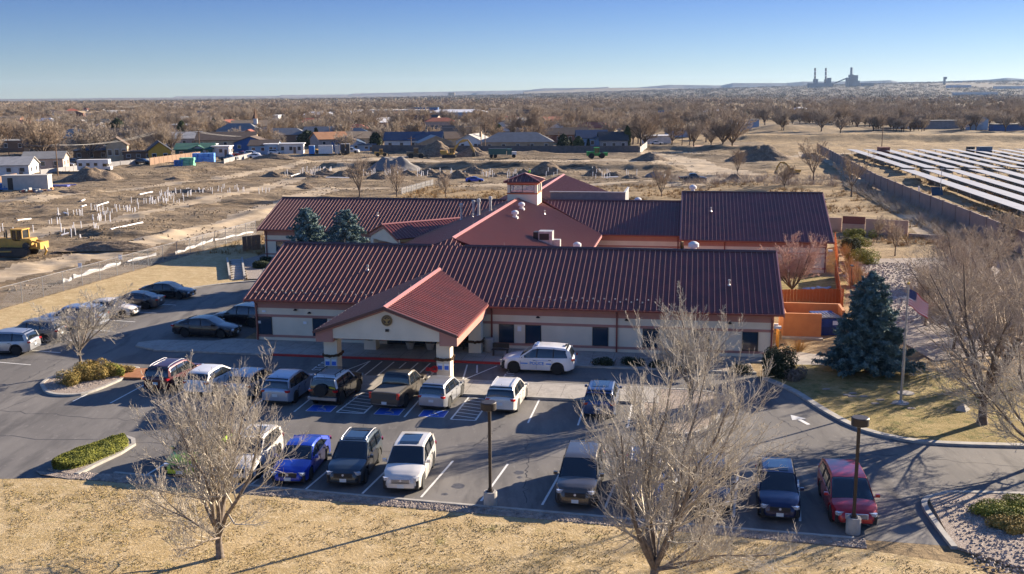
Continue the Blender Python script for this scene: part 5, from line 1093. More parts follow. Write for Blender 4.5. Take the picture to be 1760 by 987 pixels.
for rr_ in range(9):
    for cc in range(6 if rr_ % 2 == 0 else 5):
        s = (.033+.066*cc+(0 if rr_ % 2 == 0 else .033)); t = .03+.058*rr_; q = fpt(s, t); e = .012
        for sg_ in (-1, 1): b.quad(*[q+Vector((dx*e, sg_*.004, dz*e)) for dx, dz in ((-1, -.3), (-.2, .2), (0, 1), (.2, .2), (1, -.3), (.0, -.9))])
b.make('flag_stars', wht, o)
# dumpster, its orange screen, orange fence runs
def board_fence(name, label, pts, h, m, w=.14, post=2.4, group=None, cat='fence', gap=.012, z=0, pm=None):
    r = thing(name, label, cat, tuple(pts[0]), 0, group); o = Vector(pts[0]); b = MB(); pb = []; rb = MB()
    for a, c in zip(pts, pts[1:]):
        a = Vector(a)-o; c = Vector(c)-o; d = c-a; L = d.length; ang = math.atan2(d.y, d.x); n = int(L/w)
        for i in range(n): p = a+d*((i+.5)/n); s = .012 if i % 2 else -.012; b.box(p.x-math.sin(ang)*s, p.y+math.cos(ang)*s, z+h/2+random.uniform(-.015, .015), L/n-gap, .02, h, ang)
        for k in (.35, h-.3): p = a+d*.5; rb.box(p.x+math.sin(ang)*-.045, p.y+math.cos(ang)*.045, z+k, L, .04, .09, ang)
        for i in range(int(L/post)+1): p = a+d*(i*post/L if i*post < L else 1); pb.append((p.x, p.y))
    b.make('boards', m, r); rb.make('rails', m, r)
    for x, y in pb[:90]: q = MB(); q.box(x, y, z+(h+.06)/2, .09, .09, h+.06); q.make('post', pm or m, r)
    return r
board_fence('board_fence', 'orange stained board fence running across behind the dumpster yard', [LW(39.8, 17.2), LW(46.3, 18.6)], 1.75, orange_f)
board_fence('board_fence', 'orange stained board fence running back beside the courtyard tree', [LW(45.6, 14.5), LW(47.6, 34.0)], 1.85, orange_f)
board_fence('board_fence', 'short orange board fence at the far corner of the right rear wing', [LW(48.1, 36.0), LW(50.3, 55.5)], 1.85, orange_f)
board_fence('board_fence', 'yellow-orange gate panel beside the right end of the clinic', [LW(39.5, 1.4), LW(39.6, 4.2)], 1.7, mat('yellow_gate', (.55, .28, .03), (.45, .2, .03), 4, .8))
r = thing('dumpster_screen', 'open-topped light orange wall screen around the dumpster', 'screen wall', tuple(A0), AL)
for (u0, u1, w0, w1) in ((40.3, 43.1, 6.9, 7.1), (40.3, 40.5, 7.101, 11.2), (40.501, 45.0, 11.0, 11.2), (44.8, 45.0, 8.5, 10.999)):
    b = MB(); b.b2(u0, u1, w0, w1, 0, 1.9); b.make('panel', orange_l, r)
b = MB(); b.b2(40.2, 43.2, 6.3, 6.88, 0, .13); b.make('kerb_foot', kerbm, r)
db = mat('dumpster_blue', (.018, .05, .22), (.012, .03, .13), 2, .55); r = thing('dumpster', 'blue steel dumpster with one lid open inside the orange screen', 'dumpster', LW(43.6, 9.0, .02), AL+.25)
b = MB(); b.ext([(-1.0, 0), (1.0, 0), (1.05, 1.5), (-1.05, 1.3), (-1.15, .7)], lambda y, z: Vector((-.9, y, z)), lambda y, z: Vector((.9, y, z))); b.make('bin_body', db, r, fix=True)
b = MB()
for x in np.linspace(-.8, .8, 7): b.b2(x-.03, x+.03, -1.0, 1.0, 1.40, 1.47)
b.b2(-.92, .92, -1.05, 1.05, 1.36, 1.40); b.make('lid', steel, r); b = MB(); b.box(.45, -1.12, .9, .5, .02, .5); b.make('notice', sign_white, r); b = MB()
for x in (-.6, 0, .6): b.b2(x-.04, x+.04, -1.12, -1.02, .15, 1.15)
b.make('rib', db, r)
# things at the entrance
b = MB(); b.lathe([(.33, 0), (.36, .1), (.36, .95), (.30, 1.0), (.22, 1.02)], (0, 0, 0), 18); o = b.make('litter_bin', concrete, None, ang=40); o.location = LW(19.0, -1.2, .13); tag(o, 'round concrete litter bin against the wall right of the canopy', 'litter bin')
for i, (u_, lb) in enumerate(((13.1, 'round planter with small red flowers under the canopy, left one'), (14.6, 'planter with a red bow under the canopy, right one'))):
    r = thing('planter', lb, 'planter', LW(u_, -1.2, .13)); b = MB(); b.lathe([(.22, 0), (.34, .45), (.36, .5)], (0, 0, 0), 14); b.make('pot', concrete, r, ang=40); b = MB()
    for k in range(70): b.box(random.gauss(0, .17), random.gauss(0, .17), .6+random.random()*.4, .08, .06, .05, random.random()*3)
    b.make('plant', mat('bow_red', (.4, .02, .02), (.03, .05, .02), 12, .8) if 'bow_red' not in MATS else MATS['bow_red'], r)
for u_ in (16.5, 20.0):
    r = thing('entrance_bench', 'dark metal bench on the shaded pavement', 'bench', LW(u_, -.8 if u_ < 17 else -2.2, .13), AL, 'benches by the entrance'); b = MB(); b.b2(-.6, .6, -.2, .2, .42, .46); b.make('seat', framed, r); b = MB(); b.b2(-.6, .6, .2, .24, .5, .85); b.make('backrest', framed, r)
    for x in (-.5, .5): b = MB(); b.b2(x-.03, x+.03, -.18, .2, 0, .42); b.make('leg', framed, r)
r = thing('hydrant_post', 'red festive ring on a low post beside the canopy pillar', 'post', LW(17.0, -10.2, .13)); b = MB(); b.tube((0, 0, 0), (0, 0, .95), .05); b.make('post', steel, r); b = MB()
for k in range(24): a = 2*PI*k/24; b.box(.32*math.cos(a), .25*math.sin(a), 1.02+.1*math.sin(2*a), .13, .13, .13, a)
b.make('red_ring', mat('tinsel_red', (.6, .02, .02), (.45, .02, .02), 9, .6), r)
o = stones('lawn_rock', lambda g: (0, 0, 0), 1, .5, concrete, '', 9); o.location = at(1655, 705, .1); del o['kind']; tag(o, 'pale rock lying on the lawn left of the thick tree trunk', 'rock')
b = MB(); b.lathe([(.5, -.02), (.5, .04)], (0, 0, 0), 20); o = b.make('utility_lid', concrete, None); o.location = at(1557, 676, .1); tag(o, 'round concrete lid in the lawn just behind the flagpole', 'utility lid')
b = MB(); b.tube((0, 0, 0), (0, 0, 2.4), .03); b.box(0, 0, 2.4, .25, .5, .08); o = b.make('yard_lamp', framed, None); o.location = at(1462, 500, .05); tag(o, 'thin garden lamp post among the tall grasses', 'lamp post')
b = MB()
for k in range(12): b.box(random.uniform(-1.2, 1.2), random.uniform(-.4, .4), .05+.03*random.random(), .7, .3, .05, random.random()*3)
o = b.make('blue_tarp', mat('pale_blue_sheet', (.3, .42, .62), None, rough=.6), None); o.location = at(1405, 496, .06); tag(o, 'crumpled pale blue sheet on the courtyard grass', 'tarp')
for i in range(9):
    q = LW(41.2+random.uniform(-.6, 1.4)+i*.5, -7.8-i*.35+random.uniform(-.5, .5), .1); b = MB(); b.lathe([(.20, 0), (.19, .03), (.1, .04)], (0, 0, 0), 9); o = b.make('stepping_stone', stone_m, None); o.location = q; o.scale = (1.3, .8, 1); tag(o, 'flat round stepping stone in the shaded right lawn', 'stepping stone', 'stepping stones in the right lawn')
# low pink walls behind the rock garden
r = thing('garden_wall', 'low pinkish wall with a dark red gate behind the rock garden', 'wall', (0, 0, 0)); pw = mat('pink_wall', (.42, .29, .22), (.36, .25, .19), 1, .9)
def wseg(pts, h, t, m, parent, name='wall_panel', z=0, o=Vector((0, 0, 0))):
    for a, c in zip(pts, pts[1:]):
        a = Vector(a)-o; c = Vector(c)-o; d = c-a; b = MB(); m_ = (a+c)/2; b.box(m_.x, m_.y, m_.z+z+h/2, d.length-.004, t, h, math.atan2(d.y, d.x)); b.make(name, m, parent)
wseg([at(1420, 398), at(1446, 399)], 1.9, .2, pw, r); wseg([at(1447, 400), at(1486, 402)], 1.2, .2, pw, r, z=0); wseg([at(1447, 399.6), at(1486, 401.6)], 2.2, .08, mat('gate_red', (.16, .05, .04), rough=.7), r, 'gate'); wseg([at(1487, 402), at(1560, 406)], 2.0, .2, pw, r); wseg([at(1562, 408), at(1626, 412)], .5, .25, stone_m, r, 'low_wall')
# long precast wall on the right
gw_m = mat('precast_wall', (.30, .22, .185), (.25, .185, .155), .6, .9); r = thing('long_wall', 'long pinkish precast wall between the dirt lane and the solar field', 'wall', (0, 0, 0))
wl = [at(1405, 262), at(1440, 283), at(1475, 304), at(1503, 322), at(1580, 358), at(1666, 396), at(1760, 439), at(1900, 505)]
for a, c in zip(wl, wl[1:]):
    d = c-a; n = max(1, int(d.length/6)); 
    for i in range(n): wseg([a+d*(i/n), a+d*((i+1)/n)], 2.6, .15, gw_m, r); b = MB(); p = a+d*(i/n); b.box(p.x, p.y, 1.35, .34, .34, 2.7, math.atan2(d.y, d.x)); b.make('pier', gw_m, r)
# chain link fence on the left with torn white sheeting
cl_m = mat('chain_link', (.33, .33, .34), None, rough=.4, metal=.6)
pts = [Vector((p[0], p[1], 0)) for p in FEN[:4]]; o0 = pts[1].copy()
r = thing('chain_link_fence', 'grey chain link fence with top rail along the left lawn', 'fence', tuple(o0)); fab = []; k = 0
for a, c in zip(pts, pts[1:]):
    d = c-a; L = d.length; dn_ = d.normalized()
    if a is pts[0]: a = c-dn_*24; d = c-a; L = 24
    n = int(L/2.8)
    for i in range(n+1):
        p = a+d*(i/n)-o0; b = MB(); b.tube((p.x, p.y, 0), (p.x, p.y, 1.95), .035, .035, 6); b.make('post', cl_m, r)
    b = MB(); b.tube(a-o0+Vector((0, 0, 1.9)), c-o0+Vector((0, 0, 1.9)), .025, .025, 5); b.make('top_rail', cl_m, r)
    m_ = int(L/.11)
    for i in range(m_):
        for s in (-1, 1):
            x0_ = i*.11; x1_ = x0_+s*1.8
            z0_, z1_ = .05, 1.88
            if x1_ > L: z1_ = z0_+(z1_-z0_)*(L-x0_)/1.8; x1_ = L
            if x1_ < 0: z1_ = z0_+(z1_-z0_)*x0_/1.8; x1_ = 0
            fab.append((a-o0+dn_*x0_+Vector((0, 0, z0_)), a-o0+dn_*x1_+Vector((0, 0, z1_)), .0028, .0028))
me = segs_mesh('fabric', [tuple(f[0]) for f in fab], [tuple(f[1]) for f in fab], [f[2] for f in fab], [f[3] for f in fab], 3); mobj('mesh_fabric', me, cl_m, r)
shm = mat('silt_sheet', (.48, .47, .46), (.36, .35, .34), 2, .5)
def sheet(label, pa, pb, h, seed):
    a = at(*pa); c = at(*pb); d = c-a; n = max(8, int(d.length/.5)); nn = Vector((-d.y, d.x, 0)).normalized(); b = MB(); rr_ = random.Random(seed)
    for i in range(n+1):
        p = a+d*(i/n)+nn*(.25+.12*math.sin(i*1.1)); hh = .6*h*(.5+.6*abs(math.sin(i*.45+seed)))*rr_.uniform(.8, 1.1); q = p-a
        b.v += [(q.x, q.y, .03), (q.x+nn.x*.1, q.y+nn.y*.1, hh*.6), (q.x, q.y, hh), (q.x-nn.x*.05, q.y-nn.y*.05, hh*.55), (q.x-nn.x*.04, q.y-nn.y*.04, .03)]
    b.f = [(i*5+j, i*5+j+1, i*5+6+j, i*5+5+j) for i in range(n) for j in range(4)]; b.mi = [0]*len(b.f)
    o = b.make('silt_barrier', shm, None, True); o.location = a; tag(o, label, 'plastic sheeting')
sheet('loose white plastic sheeting behind the chain link fence, nearest torn piece', (112, 487), (128, 483), .7, 1); sheet('white plastic sheeting behind the chain link fence, middle long piece', (130, 480), (212, 455), .8, 2)
sheet('white plastic sheeting behind the chain link fence below the notice', (222, 452), (270, 440), .6, 3); sheet('white plastic sheeting along the far part of the chain link fence', (305, 438), (368, 415), .7, 4); sheet('bright white plastic sheeting running to the rear wing corner', (372, 415), (438, 400), .55, 5)
b = MB()
for x in (-.9, -.3, .3, .9): b.b2(x-.28, x+.28, -.03, .03, 0, 1.9)
o = b.make('wooden_screen', mat('weathered_boards', (.25, .17, .12), (.18, .12, .09), 4, .9), None); o.location = at(433, 432); o.rotation_euler = (0, 0, AL+.9); tag(o, 'small weathered board screen at the left rear wing corner', 'screen')
for (x, y) in ((139, 473), (208, 458)):
    b = MB(); b.b2(-.2, .2, -.01, .01, .9, 1.4); o = b.make('fence_notice', sign_white, None); o.location = at(x, y+2); tag(o, 'small pale notice hung on the chain link fence', 'sign', 'notices on the chain link fence')

# ---------------- solar field ----------------
pan = mat('solar_panel', (.37, .37, .375), (.33, .33, .34), 1.5, .55, .0, spec=.3, stretch=(1, .05, 1)); gs = 'rows of tilted solar panels'
def solar(a, c, label, w=3.1):
    r = thing('solar_row', label, 'solar panels', tuple(a), 0, gs); d = Vector(c)-Vector(a); L = d.length; dn_ = d.normalized(); s = Vector((-dn_.y, dn_.x, 0)); s = s if s.x > 0 else -s
    b = MB(); n = int(L/8)
    for i in range(n):
        x0_, x1_ = L*i/n+.06, L*(i+1)/n-.06; f = lambda x, y: (dn_*x+s*y+Vector((0, 0, 1.3-y*.06)))
        q = [f(x0_, -w/2), f(x1_, -w/2), f(x1_, w/2), f(x0_, w/2)]; b.add(q+[v-Vector((0, 0, .07)) for v in q], [(0, 1, 2, 3), (7, 6, 5, 4), (0, 4, 5, 1), (1, 5, 6, 2), (2, 6, 7, 3), (3, 7, 4, 0)])
    b.make('panels', pan, r, fix=True); b = MB(); b.tube(Vector((0, 0, 1.15)), dn_*L+Vector((0, 0, 1.15)), .07, .07, 5); b.make('torque_tube', steel, r)
    for i in range(n+1): p = dn_*(L*i/n*.99+.3); b = MB(); b.tube((p.x, p.y, 0), (p.x, p.y, 1.15), .09, .09, 5); b.make('post', steel, r)
ordn = ['first', 'second', 'third', 'fourth', 'fifth', 'sixth', 'seventh', 'eighth', 'ninth', 'tenth', 'eleventh', 'twelfth']
for i in range(11): x = 102.2+4.85*i; solar((x, 312.5-.4*i, 0), (x-12.0, 234.5-.2*i, 0), f'solar panel row of the far block, {ordn[i]} from the long wall')
for i in range(6): x = 87.8+4.95*i; solar((x, 230.3-.3*i, 0), (x-19.5, 104+6*i, 0), f'solar panel row of the near block, {ordn[i]} from the long wall')
def boxy(name, label, cat, px_, py_, sx, sy, sz, m, rz=0, lid=None, group=None):
    r = thing(name, label, cat, tuple(gp(px_, py_)), rz, group); b = MB(); b.b2(-sx/2, sx/2, -sy/2, sy/2, 0, sz); b.make('cabinet', m, r)
    b = MB(); b.b2(-sx/2-.1, sx/2+.1, -sy/2-.1, sy/2+.1, sz, sz+.12); b.make('roof_plate', lid or m, r)
    for k in (-1, 1): b = MB(); b.b2(k*sx*.22-sx*.16, k*sx*.22+sx*.16, -sy/2-.03, -sy/2, .15, sz*.85); b.make('door', lid or m, r)
    return r
rust = mat('rust_red', (.26, .10, .07), (.2, .08, .06), 1, .8); slate = mat('slate_blue', (.10, .15, .2), (.08, .12, .17), 1, .7)
boxy('equipment_hut', 'rust-red equipment hut at the corner of the solar field', 'hut', 1518, 265, 2.9, 2.6, 2.4, rust); boxy('equipment_cabinet', 'blue-grey equipment cabinet at the back of the solar field', 'cabinet', 1691, 266, 3.8, 2, 2.2, slate); boxy('equipment_cabinet', 'dark small cabinet left of the blue-grey one in the solar field', 'cabinet', 1667, 267, 1.9, 1.6, 2.0, framed)
r = thing('light_mast', 'slim mast with a dark panel standing among the near solar rows', 'mast', at(1615, 345)); b = MB(); b.tube((0, 0, 0), (0, 0, 5.4), .06, .05, 6); b.make('pole', steel, r); b = MB(); b.box(-.6, -.1, 1.6, 1.9, .1, 1.6, M=Matrix.Rotation(-.5, 3, 'X')); b.make('panel', glassd, r); b = MB(); b.b2(-.4, .4, -.1, .1, 5.35, 5.5); b.make('light_arm', steel, r)
b = MB(); b.tube((0, 0, 0), (0, 0, 2.4), .16, .16, 8); o = b.make('white_post', whitem, None); o.location = at(1578, 344); tag(o, 'single stout white post before the long wall', 'post')

# ---------------- construction site ----------------
yel = mat('machine_yellow', (.55, .32, .05), (.42, .24, .05), 2, .5); ydk = mat('machine_dark', (.03, .03, .03), (.05, .045, .04), 2, .7); grn = mat('machine_green', (.02, .32, .05), (.02, .22, .04), 2, .5)
def tracks(r, L, w, h, gap, m=None):
    for s_ in (-1, 1):
        pr = []
        for i in range(9): a = PI/2+PI*i/8; pr.append((-L/2+h/2+h/2*math.cos(a), h/2+h/2*math.sin(a)))
        for i in range(9): a = -PI/2+PI*i/8; pr.append((L/2-h/2+h/2*math.cos(a), h/2+h/2*math.sin(a)))
        b = MB(); y0, y1 = sorted((s_*gap/2, s_*(gap/2+w))); b.ext(pr, lambda x, z: Vector((x, y0, z)), lambda x, z: Vector((x, y1, z)))
        for x in np.linspace(-L/2+h/2, L/2-h/2, int(L/.25)): b.b2(x-.03, x+.03, y0-.02, y1+.02, h, h+.05)
        b.make('track', ydk, r, fix=True)
def cab(r, x0, x1, w, z0, z1, m):
    b = MB(); b.b2(x0, x1, -w/2, w/2, z0, z1); c = b.make('cab_glass', carglass, r); b = MB(); b.b2(x0-.12, x1+.12, -w/2-.1, w/2+.1, z1, z1+.12)
    for x in (x0, (x0+x1)/2, x1):
        for y in (-w/2, w/2): b.b2(x-.06, x+.06, y-.06, y+.06, z0, z1)
    b.make('cab_frame', m, c)
# bulldozer, rear to the right
r = thing('bulldozer', 'yellow crawler bulldozer with rear ripper by the chain link fence at the left edge', 'bulldozer', gp(33, 438), AL+PI+.05); tracks(r, 4.0, .62, .95, 1.7)
b = MB(); b.b2(.2, 2.6, -.55, .55, .9, 2.0); b.b2(-1.6, .2, -.8, .8, .9, 1.75); b.b2(-2.1, -1.6, -.7, .7, .8, 1.9); b.box(-1.4, 0, 1.85, 1.2, 1.5, .35); b.make('hull', yel, r)
cab(r, -1.0, .3, 1.4, 1.9, 3.0, yel); b = MB(); b.tube((1.2, .25, 2.0), (1.2, .25, 3.0), .08, .08, 8); b.tube((1.7, -.2, 2.0), (1.7, -.2, 2.6), .12, .12, 8); b.make('exhaust', ydk, r)
b = MB(); b.ext([(3.4, .1), (3.55, .1), (3.45, .75), (3.65, 1.45), (3.5, 1.5), (3.3, .8)], lambda x, z: Vector((x, -1.9, z)), lambda x, z: Vector((x, 1.9, z))); bl = b.make('blade', yel, r, fix=True); b = MB()
for s_ in (-1, 1): b.tube((3.3, s_*1.3, .5), (0, s_*1.5, .6), .1); b.tube((3.3, s_*.5, 1.1), (2.2, s_*.5, 1.6), .08)
b.make('push_arm', yel, bl)
b = MB()
for s_ in (-1, 1): b.tube((-2.0, s_*.5, 1.7), (-3.0, s_*.5, 1.5), .12); b.tube((-2.0, s_*.5, .9), (-3.1, s_*.5, .9), .12)
b.b2(-3.3, -2.9, -.9, .9, .8, 1.6); b.tube((-3.2, 0, 1.2), (-3.5, 0, .5), .13); b.tube((-3.5, 0, .5), (-3.2, 0, .05), .1); b.make('ripper', yel, r)
b = MB(); b.lathe([(.42, -.95), (.42, .95)], (-1.5, 0, 1.15), 18, 'Y'); b.make('drive_sprocket', ydk, r)
def excavator(label, p, rz, s=1., pose=1):
    r = thing('excavator', label, 'excavator', tuple(p), rz); r.scale = (s,)*3; tracks(r, 4.2, .6, .9, 1.7); b = MB(); b.lathe([(.7, .9), (.7, 1.1)], (0, 0, 0), 16); b.b2(-2.4, 1.5, -1.4, 1.4, 1.1, 1.5); b.b2(-2.6, -.6, -1.4, 1.4, 1.5, 2.3); b.make('house', yel, r, fix=True)
    cab(r, .2, 1.6, 1.0, 1.5, 2.8, yel)
    def arm(a, c, w0, w1, nm): 
        a = Vector(a); c = Vector(c); d = (c-a); n = Vector((-d.z, 0, d.x)).normalized(); b = MB(); m = (a+c)/2+n*w0*.2; q = [a-n*w1*.5, m-n*w0*.5, c-n*w1*.5, c+n*w1*.5, m+n*w0*.6, a+n*w1*.5]
        b.ext([(v.x, v.z) for v in q], lambda x, z: Vector((x, -.2, z)), lambda x, z: Vector((x, .2, z))); return b.make(nm, yel, r, fix=True)
    arm((1.2, 0, 1.6), (3.2, 0, 4.6), .7, .4, 'boom'); arm((3.0, 0, 4.5), (5.6, 0, 5.2), .8, .45, 'boom'); arm((5.5, 0, 5.4), (7.5, 0, 1.6), .65, .3, 'stick')
    b = MB(); b.ext([(7.2, 1.7), (7.7, 1.6), (7.9, .6), (7.2, .2), (6.6, .5)], lambda x, z: Vector((x, -.6, z)), lambda x, z: Vector((x, .6, z))); b.make('bucket', ydk, r, fix=True)
excavator('yellow excavator with raised boom beside the dark soil heap', gp(772, 272), 0, 1.0); excavator('small yellow excavator in the field behind the right wing', gp(1364, 300), PI, .55)
def loader(label, p, rz, s=1., m=None, name='wheel_loader', cat='loader', bucket=True):
    m = m or yel; r = thing(name, label, cat, tuple(p), rz); r.scale = (s,)*3
    for x in (-1.5, 1.5):
        for s_ in (-1, 1): put_wheel(r, x, s_*1.0, .8, .8, .5, False, s_ < 0)
    b = MB(); b.b2(-2.8, -.6, -.9, .9, .8, 2.0); b.b2(-.6, 2.0, -.6, .6, .7, 1.5); b.make('hull', m, r); cab(r, -.6, .7, 1.4, 1.6, 3.0, m)
    if bucket:
        b = MB()
        for s_ in (-1, 1): b.tube((1.0, s_*.5, 1.6), (3.3, s_*.5, .8), .12)
        b.make('lift_arm', m, r); b = MB(); b.ext([(3.2, .1), (4.3, .1), (4.3, .16), (3.4, .3), (3.3, 1.2), (3.2, 1.2)], lambda x, z: Vector((x, -1.3, z)), lambda x, z: Vector((x, 1.3, z))); b.make('bucket', ydk, r, fix=True)
    else: b = MB(); b.b2(2.0, 3.2, -.7, .7, .7, 1.7); b.make('nose', m, r)
loader('dark wheel loader with a teal cab left of the soil heap', gp(715, 272), .1, 1.0, mat('loader_dark', (.12, .1, .06), rough=.6)); loader('small yellow loader left of the dark one', gp(655, 270), .2, .7); loader('bright green tractor parked on the graded strip', gp(1025, 273), .05, 1.0, grn, 'green_tractor', 'tractor', False)
loader('small yellow roller beside the portable sheds', gp(552, 265), 2.5, .75, None, 'site_roller', 'roller', False)
r = thing('dump_truck', 'dark green dump truck with a grey nose near the excavator', 'truck', gp(862, 272), 0); tg = mat('truck_green', (.02, .09, .08), None, rough=.5)
b = MB(); b.b2(-3.8, 1.4, -1.25, 1.25, 1.0, 2.7); b.make('dump_body', tg, r); b = MB(); b.b2(-3.8, 1.3, -1.1, 1.1, 2.7, 2.76); b.make('tarp_cover', framed, r); b = MB(); b.b2(1.6, 3.0, -1.1, 1.1, .9, 2.6); b.make('cab', tg, r); b = MB(); b.b2(3.0, 4.4, -.8, .8, .8, 1.8); b.make('bonnet', whitem, r); b = MB(); b.b2(2.9, 3.05, -1.0, 1.0, 1.8, 2.5); b.make('windscreen', carglass, r)
for x in (-3, -1.8, 3.6):
    for s_ in (-1, 1): put_wheel(r, x, s_*1.05, .55, .55, .35, False, s_ < 0)
car('pickup', 'black crew-cab pickup with a silver tool box on the dirt track behind the clinic', P['black'], gp(1190, 314), .1, cat='pickup truck', name='pickup_truck', group=None, scale=1.05)
car('pickup', 'white utility pickup parked on the site left of the yellow loader', P['white'], gp(603, 263), .05, cat='pickup truck', name='pickup_truck', group=None)
car('sedan', 'small bright blue car on the track behind the left rear ridge', P['blue'], gp(816, 313), .1, group=None, scale=.8)
r = thing('portable_shed', 'blue and white portable sheds standing side by side on the site', 'shed', gp(560, 265), .1)
for i, (x, m, w_) in enumerate(((-4.2, mat('shed_blue', (.05, .22, .55), rough=.6), 1.6), (0, whitem, 4.2), (3.6, galv, 1.4), (5.3, ydk, 1.1), (6.8, ydk, 1.1))):
    b = MB(); b.b2(x-w_/2, x+w_/2, -1.1, 1.1, .15, 2.6 if i < 3 else 3.0); c = b.make('shed_unit', m, r); b = MB(); b.b2(x-w_/2-.05, x+w_/2+.05, -1.2, 1.2, 2.6 if i < 3 else 3.0, 2.7 if i < 3 else 3.1); b.make('shed_roof', galv, c)
r = thing('shipping_container', 'long white container with an open dark door at the left edge', 'container', gp(48, 326), .12); cm = mat('container_white', (.50, .47, .42), (.42, .40, .36), 1, .7)
b = MB(); b.b2(-4.4, 4.4, -1.4, 1.4, 0, 2.9); b.make('shell', cm, r); b = MB(); b.b2(-3.3, -2.3, -1.44, -1.4, .1, 2.5); b.make('doorway', framed, r); b = MB(); b.b2(-4.5, 4.5, -1.5, 1.5, 2.9, 3.0); b.make('roof_sheet', cm, r)
for i in range(14):
    q = gp(38+4*i+random.uniform(-3, 3), 329+random.uniform(-1, 2)); b = MB(); b.box(0, 0, .3, random.uniform(.4, 1.2), .5, random.uniform(.3, .9), random.random()*3); o = b.make('junk_pile_piece', random.choice([whitem, orange_l, slate, rust, galv]), None); o.location = q; tag(o, 'odd scrap piece lying against the white container', 'scrap', 'scrap in front of the container')
# heaps of soil
def heap(label, px_, py_, w, h, d, m, seed, group=None, name='soil_heap', flat=0.):
    n = 40; X = np.linspace(-1.15, 1.15, n); x, y = np.meshgrid(X, X); rr = np.hypot(x, y)*(1+.25*(fbm(x*1.5+seed, y*1.5, 3, seed)-.5)); z = np.clip(1-rr, 0, None); z = np.minimum(z, 1-flat)/(1-flat) if flat else z**.9; z = z*(.5+.95*fbm(x*3+seed*3, y*3, 4, seed+1))+.0; z = np.where(rr > 1, -.12, z+.10*(fbm(x*11, y*11, 3, seed)-.5)*(z > .02))
    V = np.stack([x*w/2, y*d/2, z*h-.05], -1).reshape(-1, 3); i = np.arange(n-1)[:, None]*n+np.arange(n-1)[None]; F = np.stack([i, i+1, i+n+1, i+n], -1).reshape(-1, 4)
    me = bpy.data.meshes.new(name); me.from_pydata([tuple(v) for v in V], [], [tuple(map(int, f)) for f in F]); o = mobj(name, me, m, None, True); o.location = gp(px_, py_); return tag(o, label, 'soil heap', group)
soil = layered('dug_soil', [(.20, .15, .105, 1), (.12, .09, .065, 1), (.3, .23, .16, 1)], [(.8, .4, .6), (3, .5, .65)], bump=.15, bscale=3); grey_gr = mat('grey_aggregate', (.20, .185, .175), (.16, .15, .14), 2, .95, bump=.05, bscale=6)
heap('large dark soil heap near the white motorhome', 160, 310, 13, 3.3, 9, soil, 1); heap('big grey flat-topped gravel heap in the middle of the site', 678, 293, 14, 2.9, 10, grey_gr, 2, flat=.35); heap('dark soil heap left of the yellow excavator', 752, 267, 16, 4.4, 9, soil, 3); heap('dark soil heap under the excavator boom', 810, 268, 13, 3.0, 8, soil, 4)
heap('tall dark heap on the far right of the site', 1308, 277, 20, 3.8, 10, soil, 5, flat=.25); heap('dark heap at the right end of the graded strip', 1117, 276, 10, 2.2, 7, soil, 6); heap('bluish soil heap behind the far red gable', 1128, 304, 6, 1.7, 5, grey_gr, 7); heap('rough dark spoil ridge right of the bulldozer', 190, 424, 10.5, 1.1, 3.6, soil, 8)
heap('low dark spoil patch at the left end of the pipe rows', 470, 272, 12, 1.3, 5, soil, 9); heap('low dark soil patch beside the pale track', 75, 357, 5, .5, 3, soil, 10); heap('small soil heap before the left dirt road', 300, 308, 6, .9, 4, soil, 11); heap('soil heap by the track above the left rear wing', 525, 325, 4.5, .9, 3.5, soil, 12)
heap('dark heap behind the right wing ridge', 1262, 312, 5, 1.6, 4, soil, 13); heap('spoil bank at the left middle of the site', 330, 330, 12, .9, 3, soil, 14); heap('long low spoil bank behind the pipe field', 120, 333, 10, .9, 4, soil, 15)
for i, (x, y, w_, h_) in enumerate([(470, 303, 6, 1.2), (495, 298, 5, 1.0), (525, 305, 6, 1.4), (560, 299, 7, 1.4), (590, 304, 8, 1.6), (622, 301, 5, 1.2), (650, 306, 5, 1.6), (700, 303, 8, 1.7), (735, 300, 7, 1.6), (760, 304, 5, 1.6), (790, 306, 6, 1.9), (815, 299, 8, 2.0), (850, 304, 4, .9), (870, 300, 6, 1.1), (900, 301, 5, 1.4), (940, 300, 10, 2.8), (1022, 301, 5, 1.9), (1055, 302, 5, 1.2), (1085, 305, 5, .9), (602, 298, 6, 1.2), (545, 306, 5, .9)]):
    heap('dark heap of dug earth among the white pipe stubs', x, y, w_, h_, w_*.6, soil, 20+i, 'earth heaps along the pipe trenches')
# white pipe stubs
pvc = mat('pvc_white', (.74, .73, .74), None, rough=.45); b = MB(); b.tube((0, 0, -.2), (0, 0, .9), .05, .05, 6); b.tube((0, 0, .8), (0, 0, .93), .065, .065, 6); stub0 = b.make('pipe_stub', pvc, None)
rng = np.random.default_rng(3); first = True
def stub_at(px_, py_, s, label, group):
    global first
    o = stub0 if first else stub0.copy()
    if not first: COL.objects.link(o)
    first = False; o.location = gp(px_, py_); o.scale = (1.1, 1.1, s); o.rotation_euler = (rng.normal()*.05, rng.normal()*.05, 0); tag(o, label, 'pipe', group)
for (x0, y0, x1, y1, n) in [(0, 396, 60, 398, 7), (95, 396, 150, 400, 12), (80, 384, 105, 386, 6), (155, 374, 200, 376, 9), (120, 366, 145, 370, 6), (150, 360, 200, 366, 12), (200, 358, 240, 366, 14), (225, 350, 270, 352, 10), (250, 344, 310, 350, 16), (275, 332, 330, 340, 20), (300, 328, 350, 336, 12), (340, 330, 400, 334, 12), (380, 325, 425, 330, 8), (170, 378, 200, 381, 6), (100, 370, 118, 372, 4), (275, 338, 300, 344, 12), (160, 392, 190, 396, 4), (440, 328, 465, 332, 5)]:
    for i in range(n): stub_at(rng.uniform(x0, x1), rng.uniform(y0, y1), rng.uniform(.55, 1.25), 'thin white plastic pipe standing upright in the bare pad on the left', 'pipe stubs in the left pad')
